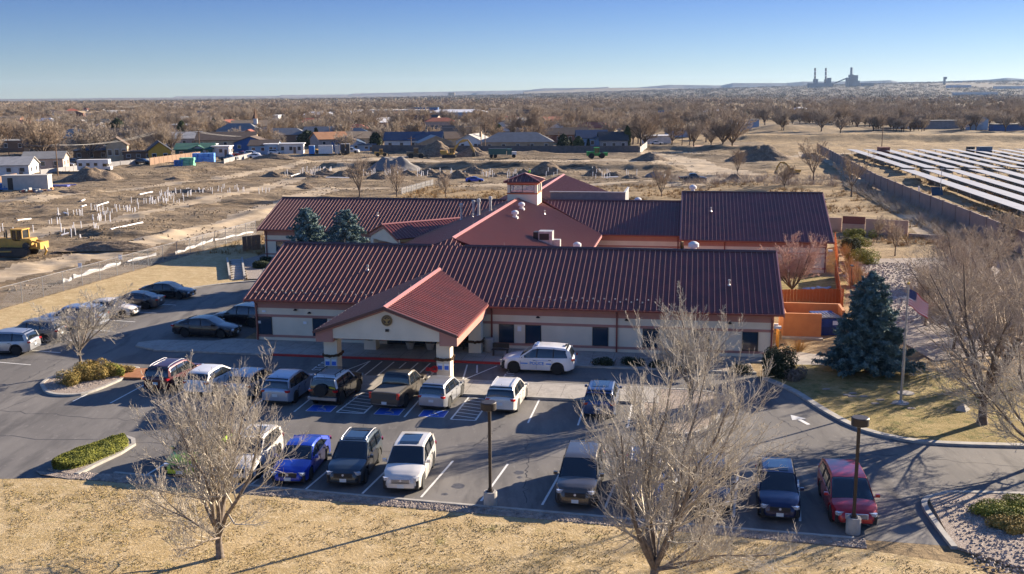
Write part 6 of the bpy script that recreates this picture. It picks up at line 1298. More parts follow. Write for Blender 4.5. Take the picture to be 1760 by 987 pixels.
for (x0, y0, x1, y1, n) in [(490, 300, 500, 303, 3), (515, 296, 548, 302, 14), (545, 293, 575, 300, 12), (612, 298, 645, 303, 14), (660, 299, 700, 304, 14), (716, 299, 740, 304, 10), (755, 300, 800, 305, 10), (825, 300, 850, 305, 10), (870, 298, 905, 305, 10), (1015, 298, 1050, 308, 18), (1075, 300, 1095, 303, 3), (920, 299, 960, 303, 8)]:
    for i in range(n): stub_at(rng.uniform(x0, x1), rng.uniform(y0, y1), rng.uniform(.9, 1.7), 'white plastic pipe standing upright among the dark earth heaps', 'pipe stubs among the earth heaps')
for i, (xa, ya, xb, yb) in enumerate([(30, 381, 53, 375), (166, 354, 186, 349), (98, 370, 104, 369), (110, 367, 117, 366), (190, 394, 245, 384), (240, 335, 262, 331), (140, 356, 148, 354), (105, 401, 118, 400), (560, 307, 600, 306), (1040, 306, 1062, 304), (140, 350, 146, 349), (500, 304, 514, 300)]):
    a = gp(xa, ya); c = gp(xb, yb); b = MB(); b.tube((0, 0, .12), c-a+Vector((0, 0, .12)), .13, .13, 6); o = b.make('loose_pipe', pvc, None); o.location = a; tag(o, 'long white pipe lying flat on the construction ground', 'pipe', 'pipes lying on the site')
def stack(label, x, y, w_, m, seed, h=2.0):
    b = MB(); rr_ = random.Random(seed)
    for k in range(4):
        for j in range(3): b.box(-w_/2+w_*(k+.5)/4+rr_.uniform(-.1, .1), rr_.uniform(-.2, .2), h*(j+.5)/3, w_/4-.08, 3-j*.4, h/3-.05, rr_.uniform(-.08, .08))
    o = b.make('pipe_stack', m, None); o.location = gp(x, y); o.rotation_euler = (0, 0, .15); tag(o, label, 'material stack')
stack('stack of blue pipe bundles, big one by the wooden fence', 351, 279, 6.0, mat('tarp_blue', (.06, .22, .62), (.2, .4, .75), .8, .5), 1, 2.6); stack('stack of pale green pipe bundles', 322, 285, 3.8, mat('tarp_green', (.18, .5, .32), (.12, .4, .25), 1, .5), 2, 2.3); stack('dark blue bundle left of the green stack', 308, 286, 2.2, mat('tarp_navy', (.03, .16, .42), rough=.5), 3, 1.6)
stack('blue tarp-covered bundle at the left picture edge', 3, 327, 3.4, mat('tarp_navy2', (.04, .16, .40), rough=.5), 4, 1.2)
b = MB(); b.box(0, 0, .2, 5, 1, .3, -.2); b.box(2, .5, .3, 3, .6, .2, .4); o = b.make('blue_tarp', mat('violet_tarp', (.1, .12, .4), rough=.5), None); o.location = gp(100, 321); tag(o, 'blue-violet tarp on the ground right of the container', 'tarp')
r = thing('person', 'person in a lime safety jacket standing on the site behind the cupola', 'person', gp(910, 304)); 
def figure(root, col):
    bm = bmesh.new(); P_ = [((0, 0, .95), .15), ((0, 0, 1.2), .17), ((0, 0, 1.42), .17), ((0, 0, 1.53), .06), ((0, 0, 1.66), .11), ((0, 0, 1.74), .09), ((.2, 0, 1.42), .07), ((.27, -.02, 1.15), .055), ((.28, -.1, .92), .04), ((-.2, 0, 1.42), .07), ((-.27, -.02, 1.15), .055), ((-.28, -.1, .92), .04), ((.1, 0, .85), .10), ((.11, -.02, .47), .07), ((.12, .02, .06), .05), ((.12, -.12, .03), .045), ((-.1, 0, .85), .10), ((-.11, .02, .47), .07), ((-.12, .0, .06), .05), ((-.12, -.14, .03), .045)]
    E_ = [(0, 1), (1, 2), (2, 3), (3, 4), (4, 5), (2, 6), (6, 7), (7, 8), (2, 9), (9, 10), (10, 11), (0, 12), (12, 13), (13, 14), (14, 15), (0, 16), (16, 17), (17, 18), (18, 19)]
    me = bpy.data.meshes.new('body'); me.from_pydata([p for p, _ in P_], E_, []); o = bpy.data.objects.new('body', me); COL.objects.link(o); md = o.modifiers.new('s', 'SKIN'); sv = me.skin_vertices[0].data
    for i, (_, q) in enumerate(P_): sv[i].radius = (q, q*.75)
    sv[0].use_root = True; o.modifiers.new('u', 'SUBSURF').render_levels = 1; o.parent = root; me.materials.append(col); return o
figure(r, mat('work_trousers', (.05, .06, .09), rough=.8)); b = MB(); b.lathe([(.22, .95), (.24, 1.2), (.23, 1.44), (.1, 1.5)], (0, 0, 0), 12); b.make('jacket', mat('lime_jacket', (.35, .75, .05), rough=.7), r, ang=50); b = MB(); b.lathe([(.13, 1.70), (.12, 1.8), (.03, 1.86)], (0, 0, 0), 10); b.make('helmet', whitem, r)
# silt fence stretch behind the left wing
board_fence('mesh_fence', 'low grey fence section standing in the dry field above the left rear ridge', [at(690, 334), at(745, 318)], 1.2, cl_m, w=.5, post=3, gap=.3)
# ---------------- houses beyond the site ----------------
def hm(name, c): return MATS.get(name) or mat(name, c, dk(c, .82), .8, .9)
wallc = dict(pink=(.50, .38, .31), white=(.66, .64, .62), cream=(.52, .42, .28), tan=(.40, .30, .20), brown=(.20, .13, .09), yellow=(.55, .33, .05), blue=(.05, .13, .32), lblue=(.28, .40, .55), grey=(.30, .29, .29), teal=(.03, .12, .11), orange=(.5, .24, .1), brick=(.22, .10, .07))
roofc = dict(grey=(.20, .20, .20), dark=(.05, .05, .055), navy=(.025, .06, .12), brown=(.13, .09, .065), pale=(.42, .40, .37), orange=(.36, .17, .08), red=(.30, .09, .05), green=(.03, .12, .09), tan=(.33, .24, .15), white=(.7, .7, .7))
win_m = mat('house_pane', (.02, .03, .045), rough=.15); wfr = mat('house_trim', (.6, .58, .55), None, rough=.7)
HOUSES = []
def house(label, px_, py_, w, d, h, rz, wc, rc, kind='gable', rh=None, axis='x', cat='house', name='house', nw=3, porch=False, chimney=False, group=None, p=None, door=True):
    p = p or gp(px_, py_); p = Vector((p[0], p[1], p[2]))+Vector((0, d*.5*math.cos(rz), 0)); HOUSES.append((p.x, p.y, max(w, d)*.62))
    r = thing(name, label, cat, tuple(p), rz, group); rh = rh or min(w, d)*.22; ov = .4
    b = MB(); b.b2(-w/2, w/2, -d/2, d/2, -.3, h); wl_ = b.make('wall', hm('wall_'+wc, wallc[wc]), r); rm = hm('roof_'+rc, roofc[rc]); b = MB()
    W2, D2 = w/2+ov, d/2+ov
    if kind == 'flat': b.b2(-W2, W2, -D2, D2, h, h+.25)
    elif kind == 'hip':
        k = min(W2, D2)*.95; e = [(-W2, -D2, h), (W2, -D2, h), (W2, D2, h), (-W2, D2, h)]; rg = [(-W2+k, 0, h+rh), (W2-k, 0, h+rh)] if W2 >= D2 else [(0, -D2+k, h+rh), (0, D2-k, h+rh)]
        b.v = e+rg; b.f = [(0, 1, 5, 4), (1, 2, 5), (2, 3, 4, 5), (3, 0, 4)] if W2 >= D2 else [(0, 1, 4), (1, 2, 5, 4), (2, 3, 5), (3, 0, 4, 5)]; b.f.append((3, 2, 1, 0)); b.mi = [0]*5
    else:
        g = MB()
        if axis == 'x':
            for s in (-1, 1): b.ext([(s*D2, h-.1), (0, h+rh), (0, h+rh+.15), (s*D2, h+.05)], lambda y, z: Vector((-W2, y, z)), lambda y, z: Vector((W2, y, z)))
            g.ext([(-d/2, h), (d/2, h), (0, h+rh-.03)], lambda y, z: Vector((-w/2, y, z)), lambda y, z: Vector((w/2, y, z)))
        else:
            for s in (-1, 1): b.ext([(s*W2, h-.1), (0, h+rh), (0, h+rh+.15), (s*W2, h+.05)], lambda x, z: Vector((x, -D2, z)), lambda x, z: Vector((x, D2, z)))
            g.ext([(-w/2, h), (w/2, h), (0, h+rh-.03)], lambda x, z: Vector((x, -d/2, z)), lambda x, z: Vector((x, d/2, z)))
        g.make('gable', hm('wall_'+wc, wallc[wc]), r, fix=True)
    rf = b.make('roof', rm, r, fix=True)
    if chimney: b = MB(); b.b2(w*.2, w*.2+.7, -.35, .35, h, h+rh+.8); b.make('chimney', hm('wall_tan', wallc['tan']), rf)
    for k in range(nw):
        x = -w/2+w*(k+.5)/nw
        b = MB(); b.b2(x-.6, x+.6, -d/2-.06, -d/2, h*.38, h*.8); f = b.make('window', wfr, r); b = MB(); b.b2(x-.5, x+.5, -d/2-.08, -d/2-.06, h*.42, h*.76); b.make('pane', win_m, f)
    for y in (-d/4, d/4):
        b = MB(); b.b2(w/2, w/2+.06, y-.55, y+.55, h*.38, h*.8); f = b.make('window', wfr, r); b = MB(); b.b2(w/2+.06, w/2+.08, y-.45, y+.45, h*.42, h*.76); b.make('pane', win_m, f)
    if door: x = w*.5/nw if nw > 1 else w*.3; b = MB(); b.b2(x+.75 if nw > 1 else x-.4, x+1.6 if nw > 1 else x+.4, -d/2-.05, -d/2, 0, h*.72); b.make('door', hm('wall_brown', wallc['brown']), r)
    if porch:
        b = MB(); b.b2(-w*.35, w*.35, -d/2-2.4, -d/2, h-.35, h-.2); b.make('porch_roof', rm, r)
        for x in (-w*.33, w*.33): b = MB(); b.tube((x, -d/2-2.2, 0), (x, -d/2-2.2, h-.35), .08); b.make('porch_post', wfr, r)
    return r
house('pale pink cottage with a grey roof behind the left power pole', 66, 294, 9.5, 10, 3.0, .25, 'pink', 'grey', axis='x', rh=1.5); house('white cottage with a pale roof cut by the left picture edge', 12, 306, 9, 8, 2.7, .15, 'white', 'pale', rh=1.7)
house('flat-roofed dark house with orange eaves at the left picture edge', 8, 262, 14, 12, 3.6, .1, 'brown', 'grey', 'flat'); house('tan house with a dark roof behind the pale pink cottage', 72, 268, 13, 9, 3.0, .4, 'tan', 'dark', rh=2.2)
house('brown house with a navy roof left of the tall tan gable', 155, 278, 10, 9, 3.2, .1, 'brown', 'navy', 'hip', rh=2.0); house('tall narrow tan house with a steep gable behind the motorhome', 195, 280, 5.6, 8, 4.6, .3, 'cream', 'brown', axis='y', rh=2.2)
house('yellow house with a dark roof beside the wooden fence', 262, 278, 6.0, 13, 3.2, .35, 'yellow', 'dark', axis='y', rh=2.4, nw=2); house('yellow-brown lean-to with a dark porch joined left of the yellow gable', 235, 277, 8, 6, 2.5, .2, 'brown', 'brown', 'flat')
house('white gabled house behind the yellow one, partly hidden', 271, 254, 6, 9, 3.2, .1, 'white', 'pale', axis='y', rh=2.4, nw=1); house('grey-roofed pale house behind the green roofed one', 313, 252, 12, 9, 3, .2, 'grey', 'pale', rh=2.2)
house('low house with a dark green roof behind the pipe bundles', 330, 271, 11, 9, 2.6, .15, 'teal', 'green', rh=1.6); house('small pale green gabled shed right of the green roof', 341, 271, 4.6, 5, 2.4, 0, 'lblue', 'green', axis='y', rh=1.2, nw=1, cat='shed', name='garden_shed')
house('teal and white boxy shed by the blue bundles', 357, 268, 4, 4, 3.2, 0, 'teal', 'white', 'flat', nw=1, cat='shed', name='garden_shed'); house('plain white shed right of the teal one', 380, 270, 5, 4, 3.0, 0, 'white', 'white', 'flat', nw=1, cat='shed', name='garden_shed')
house('long cream house under a broad grey-brown roof', 385, 256, 20, 11, 2.8, .1, 'cream', 'brown', rh=2.6, nw=5); house('bright blue house with a brown roof behind the red pickup', 430, 262, 11, 9, 3.0, .05, 'blue', 'brown', axis='y', rh=2.0)
house('small dark red roofed house behind the bright blue one', 425, 248, 8, 8, 3.2, .1, 'cream', 'red', axis='y', rh=2.2); house('low blue and white house left of the long white trailer', 452, 265, 9, 8, 2.8, 0, 'lblue', 'brown', rh=1.6)
house('long white trailer building with four small windows', 492, 262, 10.5, 4, 3.4, .1, 'white', 'white', 'flat', nw=4, cat='trailer', name='site_trailer'); house('grey-blue end section joined to the white trailer', 463+2, 263, 4.0, 4, 3.3, .1, 'lblue', 'white', 'flat', nw=1, cat='trailer', name='site_trailer')
house('house with an orange-brown roof and dark side behind the portable sheds', 563, 256, 11, 10, 3, .5, 'grey', 'orange', rh=2.3); house('shaded house with a brown porch gable in blue shadow', 593, 258, 9, 9, 2.8, 0, 'blue', 'brown', axis='y', rh=1.8, porch=True)
house('pale house with a tan roof behind the blue garage', 622, 252, 12, 10, 3, .1, 'cream', 'tan', rh=2.2); house('small blue garage with an arched front', 612, 260, 4.4, 5, 2.4, 0, 'lblue', 'blue' if 0 else 'navy', axis='y', rh=1.2, nw=1, cat='garage', name='garage')
house('low blue shed right of the arched blue garage', 630, 260, 5, 4, 2.0, 0, 'lblue', 'navy', 'flat', nw=1, cat='shed', name='garden_shed'); house('long white house with a navy blue roof and white gable end', 710, 258, 19, 9, 3.0, 0, 'white', 'navy', rh=2.6, nw=5, chimney=True)
house('tan gabled garage in front of the navy roofed house', 743, 261, 11, 10, 2.4, .25, 'tan', 'pale', axis='y', rh=2.2, nw=1, cat='garage', name='garage'); house('cream house with a brown roof behind the tan garage', 768, 252, 14, 10, 3.0, .2, 'cream', 'brown', rh=2.2)
house('white house with a pale gabled roof behind the excavator boom', 815, 260, 9, 11, 3.2, -.3, 'white', 'pale', axis='y', rh=2.2, nw=2, chimney=True); house('wide tan ranch house with a grey hip roof behind the dark fence', 890, 260, 23, 11, 2.7, 0, 'tan', 'grey', 'hip', rh=3.0, nw=5)
house('dark low garage wing left of the grey hip roof', 848, 260, 7, 6, 2.2, 0, 'brown', 'brown', 'flat', nw=3, cat='garage', name='garage'); house('long brown-roofed house behind the row of dark conifers', 950, 246, 26, 10, 3, 0, 'brick', 'brown', rh=2.4, nw=6)
house('blue-grey house with a navy roof behind the cone-shaped conifers', 1018, 260, 10, 9, 3.6, 0, 'lblue', 'navy', rh=2.4); house('white-gabled wing with a blue window right of the blue-grey house', 1038, 259, 5, 6, 3.4, 0, 'lblue', 'grey', axis='y', rh=1.8, nw=1); house('grey-roofed wing with a chimney at the right end of the fence', 1055, 259, 9, 9, 3.2, 0, 'grey', 'dark', rh=2.6, chimney=True)
house('orange-roofed hip house in the second street', 607, 240, 16, 12, 3, 0, 'cream', 'red', 'hip', rh=3); house('navy hip-roofed house before the orange roof', 610, 247, 13, 10, 3, .1, 'grey', 'navy', 'hip', rh=2.6)
house('cream gabled house in the second street left of the navy hip roof', 585, 243, 5, 9, 4, 0, 'cream', 'grey', axis='y', rh=2.2, nw=1); house('grey-roofed house behind the long white trailer', 480, 243, 22, 10, 3, 0, 'brown', 'grey', 'hip', rh=2.6)
house('wide grey-roofed house behind the round dark tree', 560, 243, 18, 10, 3, 0, 'white', 'grey', rh=2.6); house('pink-walled low building with an orange band among the trees', 767, 232, 22, 9, 3.2, .1, 'pink', 'brown', 'flat', nw=5, cat='building', name='low_building')
house('dark-roofed wide house above the navy roof', 745, 241, 22, 9, 3.2, 0, 'brick', 'dark', rh=2.4); house('small white gabled house among trees on the left', 165, 241, 10, 10, 3.8, .4, 'white', 'white', axis='y', rh=2.6, nw=1)
house('dark slate-roofed building behind the thick pole on the left', 120, 252, 16, 12, 3.4, .2, 'tan', 'navy', 'hip', rh=3.0); house('pale yellow house among the left trees', 213, 247, 13, 9, 3.4, 0, 'cream', 'brown', rh=2.4)
house('pale blue building with a low round roof left of the church', 408, 238, 18, 9, 3.4, 0, 'lblue', 'grey', 'hip', rh=3)
# church
r = house('white church hall with a tan roof and a dark pointed steeple', 430, 229, 20, 12, 3.2, .1, 'white', 'tan', rh=2.8, nw=5, cat='church', name='church')
b = MB(); b.b2(1, 2.8, -4.5, -2.7, 3, 7.0); b.make('tower', hm('wall_white', wallc['white']), r); b = MB(); b.lathe([(1.4, 7.0), (.6, 9.2), (.04, 12.2)], (1.9, -3.6, 0), 4); b.make('steeple', hm('steeple_brown', (.16, .085, .05)), r)
# farther low buildings, told apart by colour
gfar = 'far roofs among the trees'
for i, (x, y, w, d, h, wc, rc, lb) in enumerate([(672, 200, 60, 20, 5, 'grey', 'white', 'long white-roofed warehouse in the middle distance'), (600, 203, 40, 18, 4, 'lblue', 'white', 'pale blue warehouse left of the long white one'), (730, 194, 26, 16, 5, 'blue', 'blue' if 0 else 'navy', 'small deep blue far roof right of the warehouse'), (787, 205, 44, 16, 5, 'lblue', 'white', 'pale blue long shed right of the deep blue roof'), (510, 208, 36, 14, 4, 'teal', 'pale', 'greenish far shed above the white trailer'), (545, 210, 20, 10, 5, 'lblue', 'white', 'light blue far cube above the cone conifer'), (463, 212, 12, 9, 5, 'white', 'white', 'small white far house above the blue house'),
    (945, 196, 18, 12, 4, 'lblue', 'pale', 'pale far roof above the ranch house'), (985, 199, 16, 10, 5, 'teal', 'navy', 'teal blue far roof right of the pale one'), (1175, 206, 10, 8, 5, 'teal', 'teal' if 0 else 'green', 'small teal house among the far right trees'), (1145, 202, 10, 8, 5, 'blue', 'navy', 'small deep blue house left of the teal one'), (1228, 202, 16, 8, 4, 'brick', 'white', 'brick house with a pale roof among the right trees'), (1172, 236, 12, 8, 3, 'lblue', 'grey', 'grey-blue house behind the bare cottonwoods'), (1275, 224, 9, 6, 3, 'lblue', 'white', 'white-roofed blue trailer right of the cottonwoods'), (1292, 223, 7, 6, 4, 'lblue', 'grey', 'grey cube-like house right of the blue trailer'),
    (1567, 221, 12, 7, 5, 'white', 'grey', 'white square-fronted house at the wood edge behind the solar field'), (1622, 222, 22, 7, 4, 'grey', 'grey', 'grey long trailer at the wood edge'), (1683, 224, 8, 6, 5, 'lblue', 'grey', 'pale blue box house at the wood edge'), (1735, 225, 14, 6, 3, 'blue', 'grey', 'bluish low trailer at the right picture edge'), (880, 203, 14, 9, 4, 'blue', 'navy', 'blue low building at the tree line above the cupola'), (300, 229, 20, 10, 4, 'white', 'white', 'white-roofed building between bare trees on the left'), (160, 211, 60, 8, 3, 'white', 'white', 'long thin white far roofline on the left'), (1130, 246, 10, 7, 2.5, 'white', 'white', 'white low shed behind the right cottonwoods'),
    (1340, 157, 60, 30, 8, 'white', 'white', 'pale far building by the power station'), (1650, 163, 90, 40, 10, 'lblue', 'white', 'pale domed far depot on the right'), (1680, 166, 120, 40, 9, 'white', 'lblue' if 0 else 'white', 'broad pale far depot right of the domed one'), (1740, 163, 120, 40, 10, 'white', 'white', 'pale far sheds at the right edge'), (1560, 168, 40, 20, 6, 'brick', 'red', 'reddish far roof below the power station hill'), (1620, 161, 40, 20, 8, 'blue', 'navy', 'bluish far building left of the domed depot')]):
    if y > 190: house(lb, x, y, w, d, h, 0, wc, rc, 'hip' if i % 2 else 'flat', cat='building', name='distant_building', nw=0, door=False, rh=h*.4)
    else: p = at(x, y, 0); D = p.y; zt = 70*float(ss(2600, 6500, p.y)*ss(-.15, .55, p.x/p.y)); house(lb, x, y, w, d, h, 0, wc, rc, 'flat', cat='building', name='distant_building', nw=0, door=False, p=(p.x, min(p.y, 6000), zt))
house('square brick-coloured tower block on the horizon', 776, 163, 40, 30, 26, 0, 'tan', 'pale', 'flat', cat='building', name='tower_block', nw=0, door=False, p=(at(776, 165).x*.75, at(776, 165).y*.75, -2))
rh_ = random.Random(12); n_h = 0
while n_h < 46:
    y_ = rh_.uniform(205, 236) if n_h % 3 else rh_.uniform(194, 206); x_ = rh_.uniform(-20, 1120 if y_ > 204 else 1500); p_ = gp(x_, y_)
    if any(math.hypot(p_.x-a_, p_.y-b__) < c_+14 for a_, b__, c_ in HOUSES): continue
    wc_ = rh_.choice(['white', 'white', 'cream', 'tan', 'lblue', 'pink', 'yellow', 'brick', 'grey']); rc_ = rh_.choice(['grey', 'brown', 'pale', 'dark', 'tan', 'white', 'red'])
    house('small distant house half hidden among the bare trees of the town', x_, y_, rh_.uniform(11, 18), rh_.uniform(8, 11), rh_.uniform(3.4, 4.6), rh_.choice([-.3, .1, .5]), wc_, rc_, rh_.choice(['gable', 'gable', 'hip']), axis=rh_.choice('xy'), nw=0, door=False, group='small distant houses'); n_h += 1
# motorhome
r = thing('motorhome', 'white motorhome with an overhead cab parked behind the large soil heap', 'motorhome', gp(165, 296), .1); b = MB(); b.b2(-4, 2.0, -1.2, 1.2, .6, 3.1); b.b2(2.0, 3.4, -1.2, 1.2, 2.1, 3.1); b.b2(2.0, 3.8, -1.0, 1.0, .6, 1.4); b.make('body', hm('wall_white', wallc['white']), r); b = MB(); b.b2(2.0, 2.9, -1.02, 1.02, 1.4, 2.1); b.make('windscreen', carglass, r)
for x in (-3.2, -1.4, .4): b = MB(); b.b2(x-.4, x+.4, -1.24, -1.2, 1.6, 2.3); b.make('window', carglass, r)
for x in (-2.2, 2.8):
    for s_ in (-1, 1): put_wheel(r, x, s_*1.0, .4, .4, .25, False, s_ < 0)
for i, (k_, x, y, pt, lb, rz) in enumerate([('pickup', 416, 270, 'red', 'red pickup parked in front of the blue house', .1), ('suv', 434, 269, 'white', 'white car right of the red pickup', .1), ('suv', 474, 266, 'white', 'white crossover in front of the white trailer', .1), ('sedan', 440, 273, 'white', 'white sedan at the corner of the site road', .2), ('pickup', 393, 276, 'char', 'grey flatbed pickup behind the pipe bundles', .05), ('sedan', 128, 284, 'char', 'grey car left of the motorhome', .1), ('suv', 113, 287, 'silver', 'silver car under the wires left of the motorhome', .2), ('sedan', 246, 283, 'black', 'dark car in front of the yellow house', .05), ('sedan', 1128, 249, 'white', 'white car behind the right end of the fence', .1), ('sedan', 405, 268, 'black', 'dark car left of the red pickup', .1)]):
    car(k_, lb, P[pt], gp(x, y), rz, group='cars parked by the houses', plate_front=False)
# fences in front of the houses
brf = mat('brown_boards', (.26, .16, .10), (.17, .11, .075), 1, .9, stretch=(2, 2, .3)); dkf = mat('grey_boards', (.13, .12, .12), (.09, .085, .085), 1, .9)
def plain_fence(label, pts, h, m):
    pts = [gp(*p) for p in pts]; o = pts[0]; r = thing('board_fence', label, 'fence', tuple(o))
    for a, c in zip(pts, pts[1:]):
        n = max(1, min(30, int((c-a).length/3)))
        for i in range(n):
            p, q = a+(c-a)*(i/n)-o, a+(c-a)*((i+1)/n)-o; b = MB(); d = q-p; mm = (p+q)/2; b.box(mm.x, mm.y, mm.z+h/2-.1, d.length-.12, .05, h, math.atan2(d.y, d.x)); b.make('panel', m, r); b = MB(); b.box(p.x, p.y, p.z+h/2, .14, .14, h+.2); b.make('post', m, r)
plain_fence('brown board fence between the yellow house and the pipe bundles', [(258, 287), (310, 277), (345, 272)], 2.1, brf); plain_fence('long dark board fence in front of the ranch houses', [(640, 263), (860, 263), (1098, 263)], 2.3, dkf); plain_fence('pale short fence at the right end of the dark fence', [(1100, 263), (1112, 256)], 2.0, hm('roof_pale', roofc['pale']))
plain_fence('grey wire fence along the lane by the motorhome', [(70, 300), (190, 290), (258, 281)], 1.5, hm('wall_grey', wallc['grey'])); plain_fence('grey fence between the blue house and the trailer', [(385, 281), (440, 268)], 1.4, hm('wall_grey', wallc['grey'])); plain_fence('orange-brown fence at the left edge behind the container', [(-10, 316), (30, 309)], 1.6, brf)
# power poles and wires
polem = mat('pole_wood', (.20, .12, .07), (.14, .09, .055), 1, .9); wire = mat('wire', (.25, .24, .23), None, rough=.6); POL = []
def pole(label, x, yb, yt, thick=.16, arm=2.4):
    p = gp(x, yb); h = (yb-yt)*p.y/FPX*1.02; r = thing('power_pole', label, 'utility pole', tuple(p), 0, 'wooden power poles'); b = MB(); b.tube((0, 0, 0), (0, 0, h), thick, thick*.7, 6); b.make('pole', polem, r)
    if arm: b = MB(); b.b2(-arm/2, arm/2, -.06, .06, h-.7, h-.55); b.make('crossarm', polem, r)
    POL.append((p, h)); return p, h
pp = {}
for nm, x, yb, yt, lb in [('a', 17, 281, 234, 'thick brown power pole by the left picture edge'), ('b', 100, 303, 248, 'leaning grey power pole beside the pale pink cottage'), ('c', 135, 262, 217, 'stout power pole in front of the slate roof on the left'), ('d', 201, 235, 183, 'tall power pole above the tan gable on the left'), ('e', 250, 218, 180, 'far power pole right of the tall left one'), ('f', 269, 265, 226, 'power pole right of the white gabled house'), ('g', 344, 270, 226, 'dark power pole behind the blue pipe bundles'), ('h', 55, 232, 184, 'brown power pole above the big left tree'), ('i', 503, 240, 222, 'short dark pole behind the white trailer'), ('j', 547, 235, 200, 'tall thin pole above the cone conifer'), ('k', 567, 246, 212, 'pole with a long crossarm in the second street'), ('l', 580, 240, 209, 'thin pole right of the long crossarm one'),
    ('m', 615, 232, 208, 'pole left of the orange roof'), ('n', 629, 232, 208, 'pole right of the orange roof'), ('o', 707, 262, 236, 'slim pole before the navy roof'), ('p', 827, 262, 216, 'tall thin pole by the excavator'), ('q', 834, 262, 214, 'second tall thin pole by the excavator'), ('r', 960, 262, 228, 'grey pole with a box in front of the dark fence'), ('s', 1172, 256, 220, 'power pole between the bare cottonwoods'), ('t', 1515, 262, 212, 'tall pole behind the rust-red hut'), ('u', 1441, 182, 155, 'lone lattice-like mast over the right wood'), ('v', 877, 235, 215, 'thin pole above the cupola'), ('w', 1103, 245, 225, 'thin pole left of the cottonwoods'), ('x', 87, 216, 198, 'thin far pole on the left')]:
    pp[nm] = pole(lb, x, yb, yt)
def wire_run(label, keys, sag=1.2, dz=-.5, offs=(-.9, .9)):
    b = MB(); o = None
    for off in offs:
        for k0, k1 in zip(keys, keys[1:]):
            a = Vector(pp[k0][0])+Vector((off, 0, pp[k0][1]+dz)) if isinstance(k0, str) else Vector(k0); c = Vector(pp[k1][0])+Vector((off, 0, pp[k1][1]+dz)) if isinstance(k1, str) else Vector(k1)
            if o is None: o = a.copy()
            pts = [a.lerp(c, t)-Vector((0, 0, sag*4*t*(1-t)))-o for t in np.linspace(0, 1, 9)]; b.path(pts, .028, 3)
    ob = b.make('power_line', wire, None); ob.location = o; tag(ob, label, 'power line')
wire_run('pair of wires from the leaning pole to the dark pole behind the bundles', ['b', 'f', 'g']); wire_run('wires running from the left edge pole to the leaning one', ['a', 'b']); wire_run('wires between the stout left poles', ['c', 'h']); wire_run('wires from the dark pole towards the white trailer', ['g', 'i', 'k', 'l'], 2); wire_run('wires along the second street poles', ['l', 'm', 'n', 'p'], 1.5); wire_run('wires from the tall left pole to the far one', ['d', 'e'], 1)

# ---------------- trees of the town ----------------
def base_tree(seed, h, sp, th, n, m, counts=(10, 8, 5), up=.3, tip=.028):
    T, S0, S1 = grow(seed, h, th, n, sp, levels=4, up=up, counts=counts, r0=.035*h, tip=tip); root = thing('street_tree', 'x', 'tree', (0, 0, 0)); seg_obj('trunk', T+S0, bark, root, 4); seg_obj('crown', S1, m, root, 3); return root
tw3 = mat('twig_grey', (.37, .31, .25), (.26, .215, .17), .3, .95)
bases = [base_tree(201, 10, .8, 1.8, 9, twig_far), base_tree(202, 10, .95, 1.6, 10, twig_far2), base_tree(203, 10, .7, 1.5, 9, tw3), base_tree(204, 10, 1.0, 2.0, 9, twig_far), base_tree(205, 10, .55, 1.2, 9, twig_far2, up=.5), base_tree(206, 10, .85, 1.4, 10, tw3)]
used = [False]*6
def put_tree(i, p, s, label, group, rz=0, wid=1.):
    b_ = bases[i]
    if not used[i]: used[i] = True; b_.location = p; b_.rotation_euler = (0, 0, rz); b_.scale = (s*wid, s*wid, s); b_['label'] = label; b_['group'] = group; return b_
    return dup(b_, p, rz, label, group, (s*wid, s*wid, s))
gc = 'big leafless cottonwoods'
for i, (x, y, ht, lb) in enumerate([(88, 268, 70, 'huge spreading leafless tree rising over the left houses'), (60, 262, 62, 'leafless tree left of the huge one on the left'), (250, 262, 44, 'round leafless tree left of the white gabled house'), (1155, 253, 52, 'leafless cottonwood standing alone right of the fence end'), (1192, 254, 48, 'pale leafless cottonwood beside the middle pole'), (1242, 256, 62, 'leafless cottonwood, left stem of the biggest pair'), (1258, 256, 62, 'leafless cottonwood, right stem of the biggest pair'), (1222, 250, 36, 'smaller leafless cottonwood left of the biggest pair'), (1108, 254, 50, 'leaning leafless cottonwood at the fence end'), (900, 240, 56, 'broad leafless tree above the grey hip roof'), (935, 238, 50, 'broad leafless tree right of the one above the hip roof'), (1088, 250, 55, 'pale bushy leafless tree behind the tall conifer')]):
    p = gp(x, y); s = ht*p.y/FPX/10; put_tree([1, 0, 5, 0, 2, 3, 1, 5, 3, 3, 1, 1][i], p, s, lb, gc, random.uniform(0, 6))
    HOUSES.append((p.x, p.y, 3))
rng = np.random.default_rng(41); cnt = 0; tries = 0
while cnt < 285 and tries < 20000:
    tries += 1; y = 285+430*rng.random()**1.15; x = rng.uniform(-.53, .53)*y
    if x > np.interp(y, [285, 330, 345, 420, 460, 480], [-60, -60, 70, 85, 105, 400]) : continue
    if y < 335 and x > -95: continue
    if y < 300 and x > -100: continue
    if any(abs(x-hx)+abs(y-hy)*.7 < rr_*1.1+1.5 for hx, hy, rr_ in HOUSES): continue
    s = rng.uniform(.6, 1.15)*(1.0 if y < 450 else 1.1); put_tree(int(rng.integers(0, 6)), (x, y, float(H(x, y))), s, 'leafless brown tree standing among the houses and yards of the town', 'bare trees of the town', rng.random()*6.3, rng.uniform(.9, 1.3)); cnt += 1
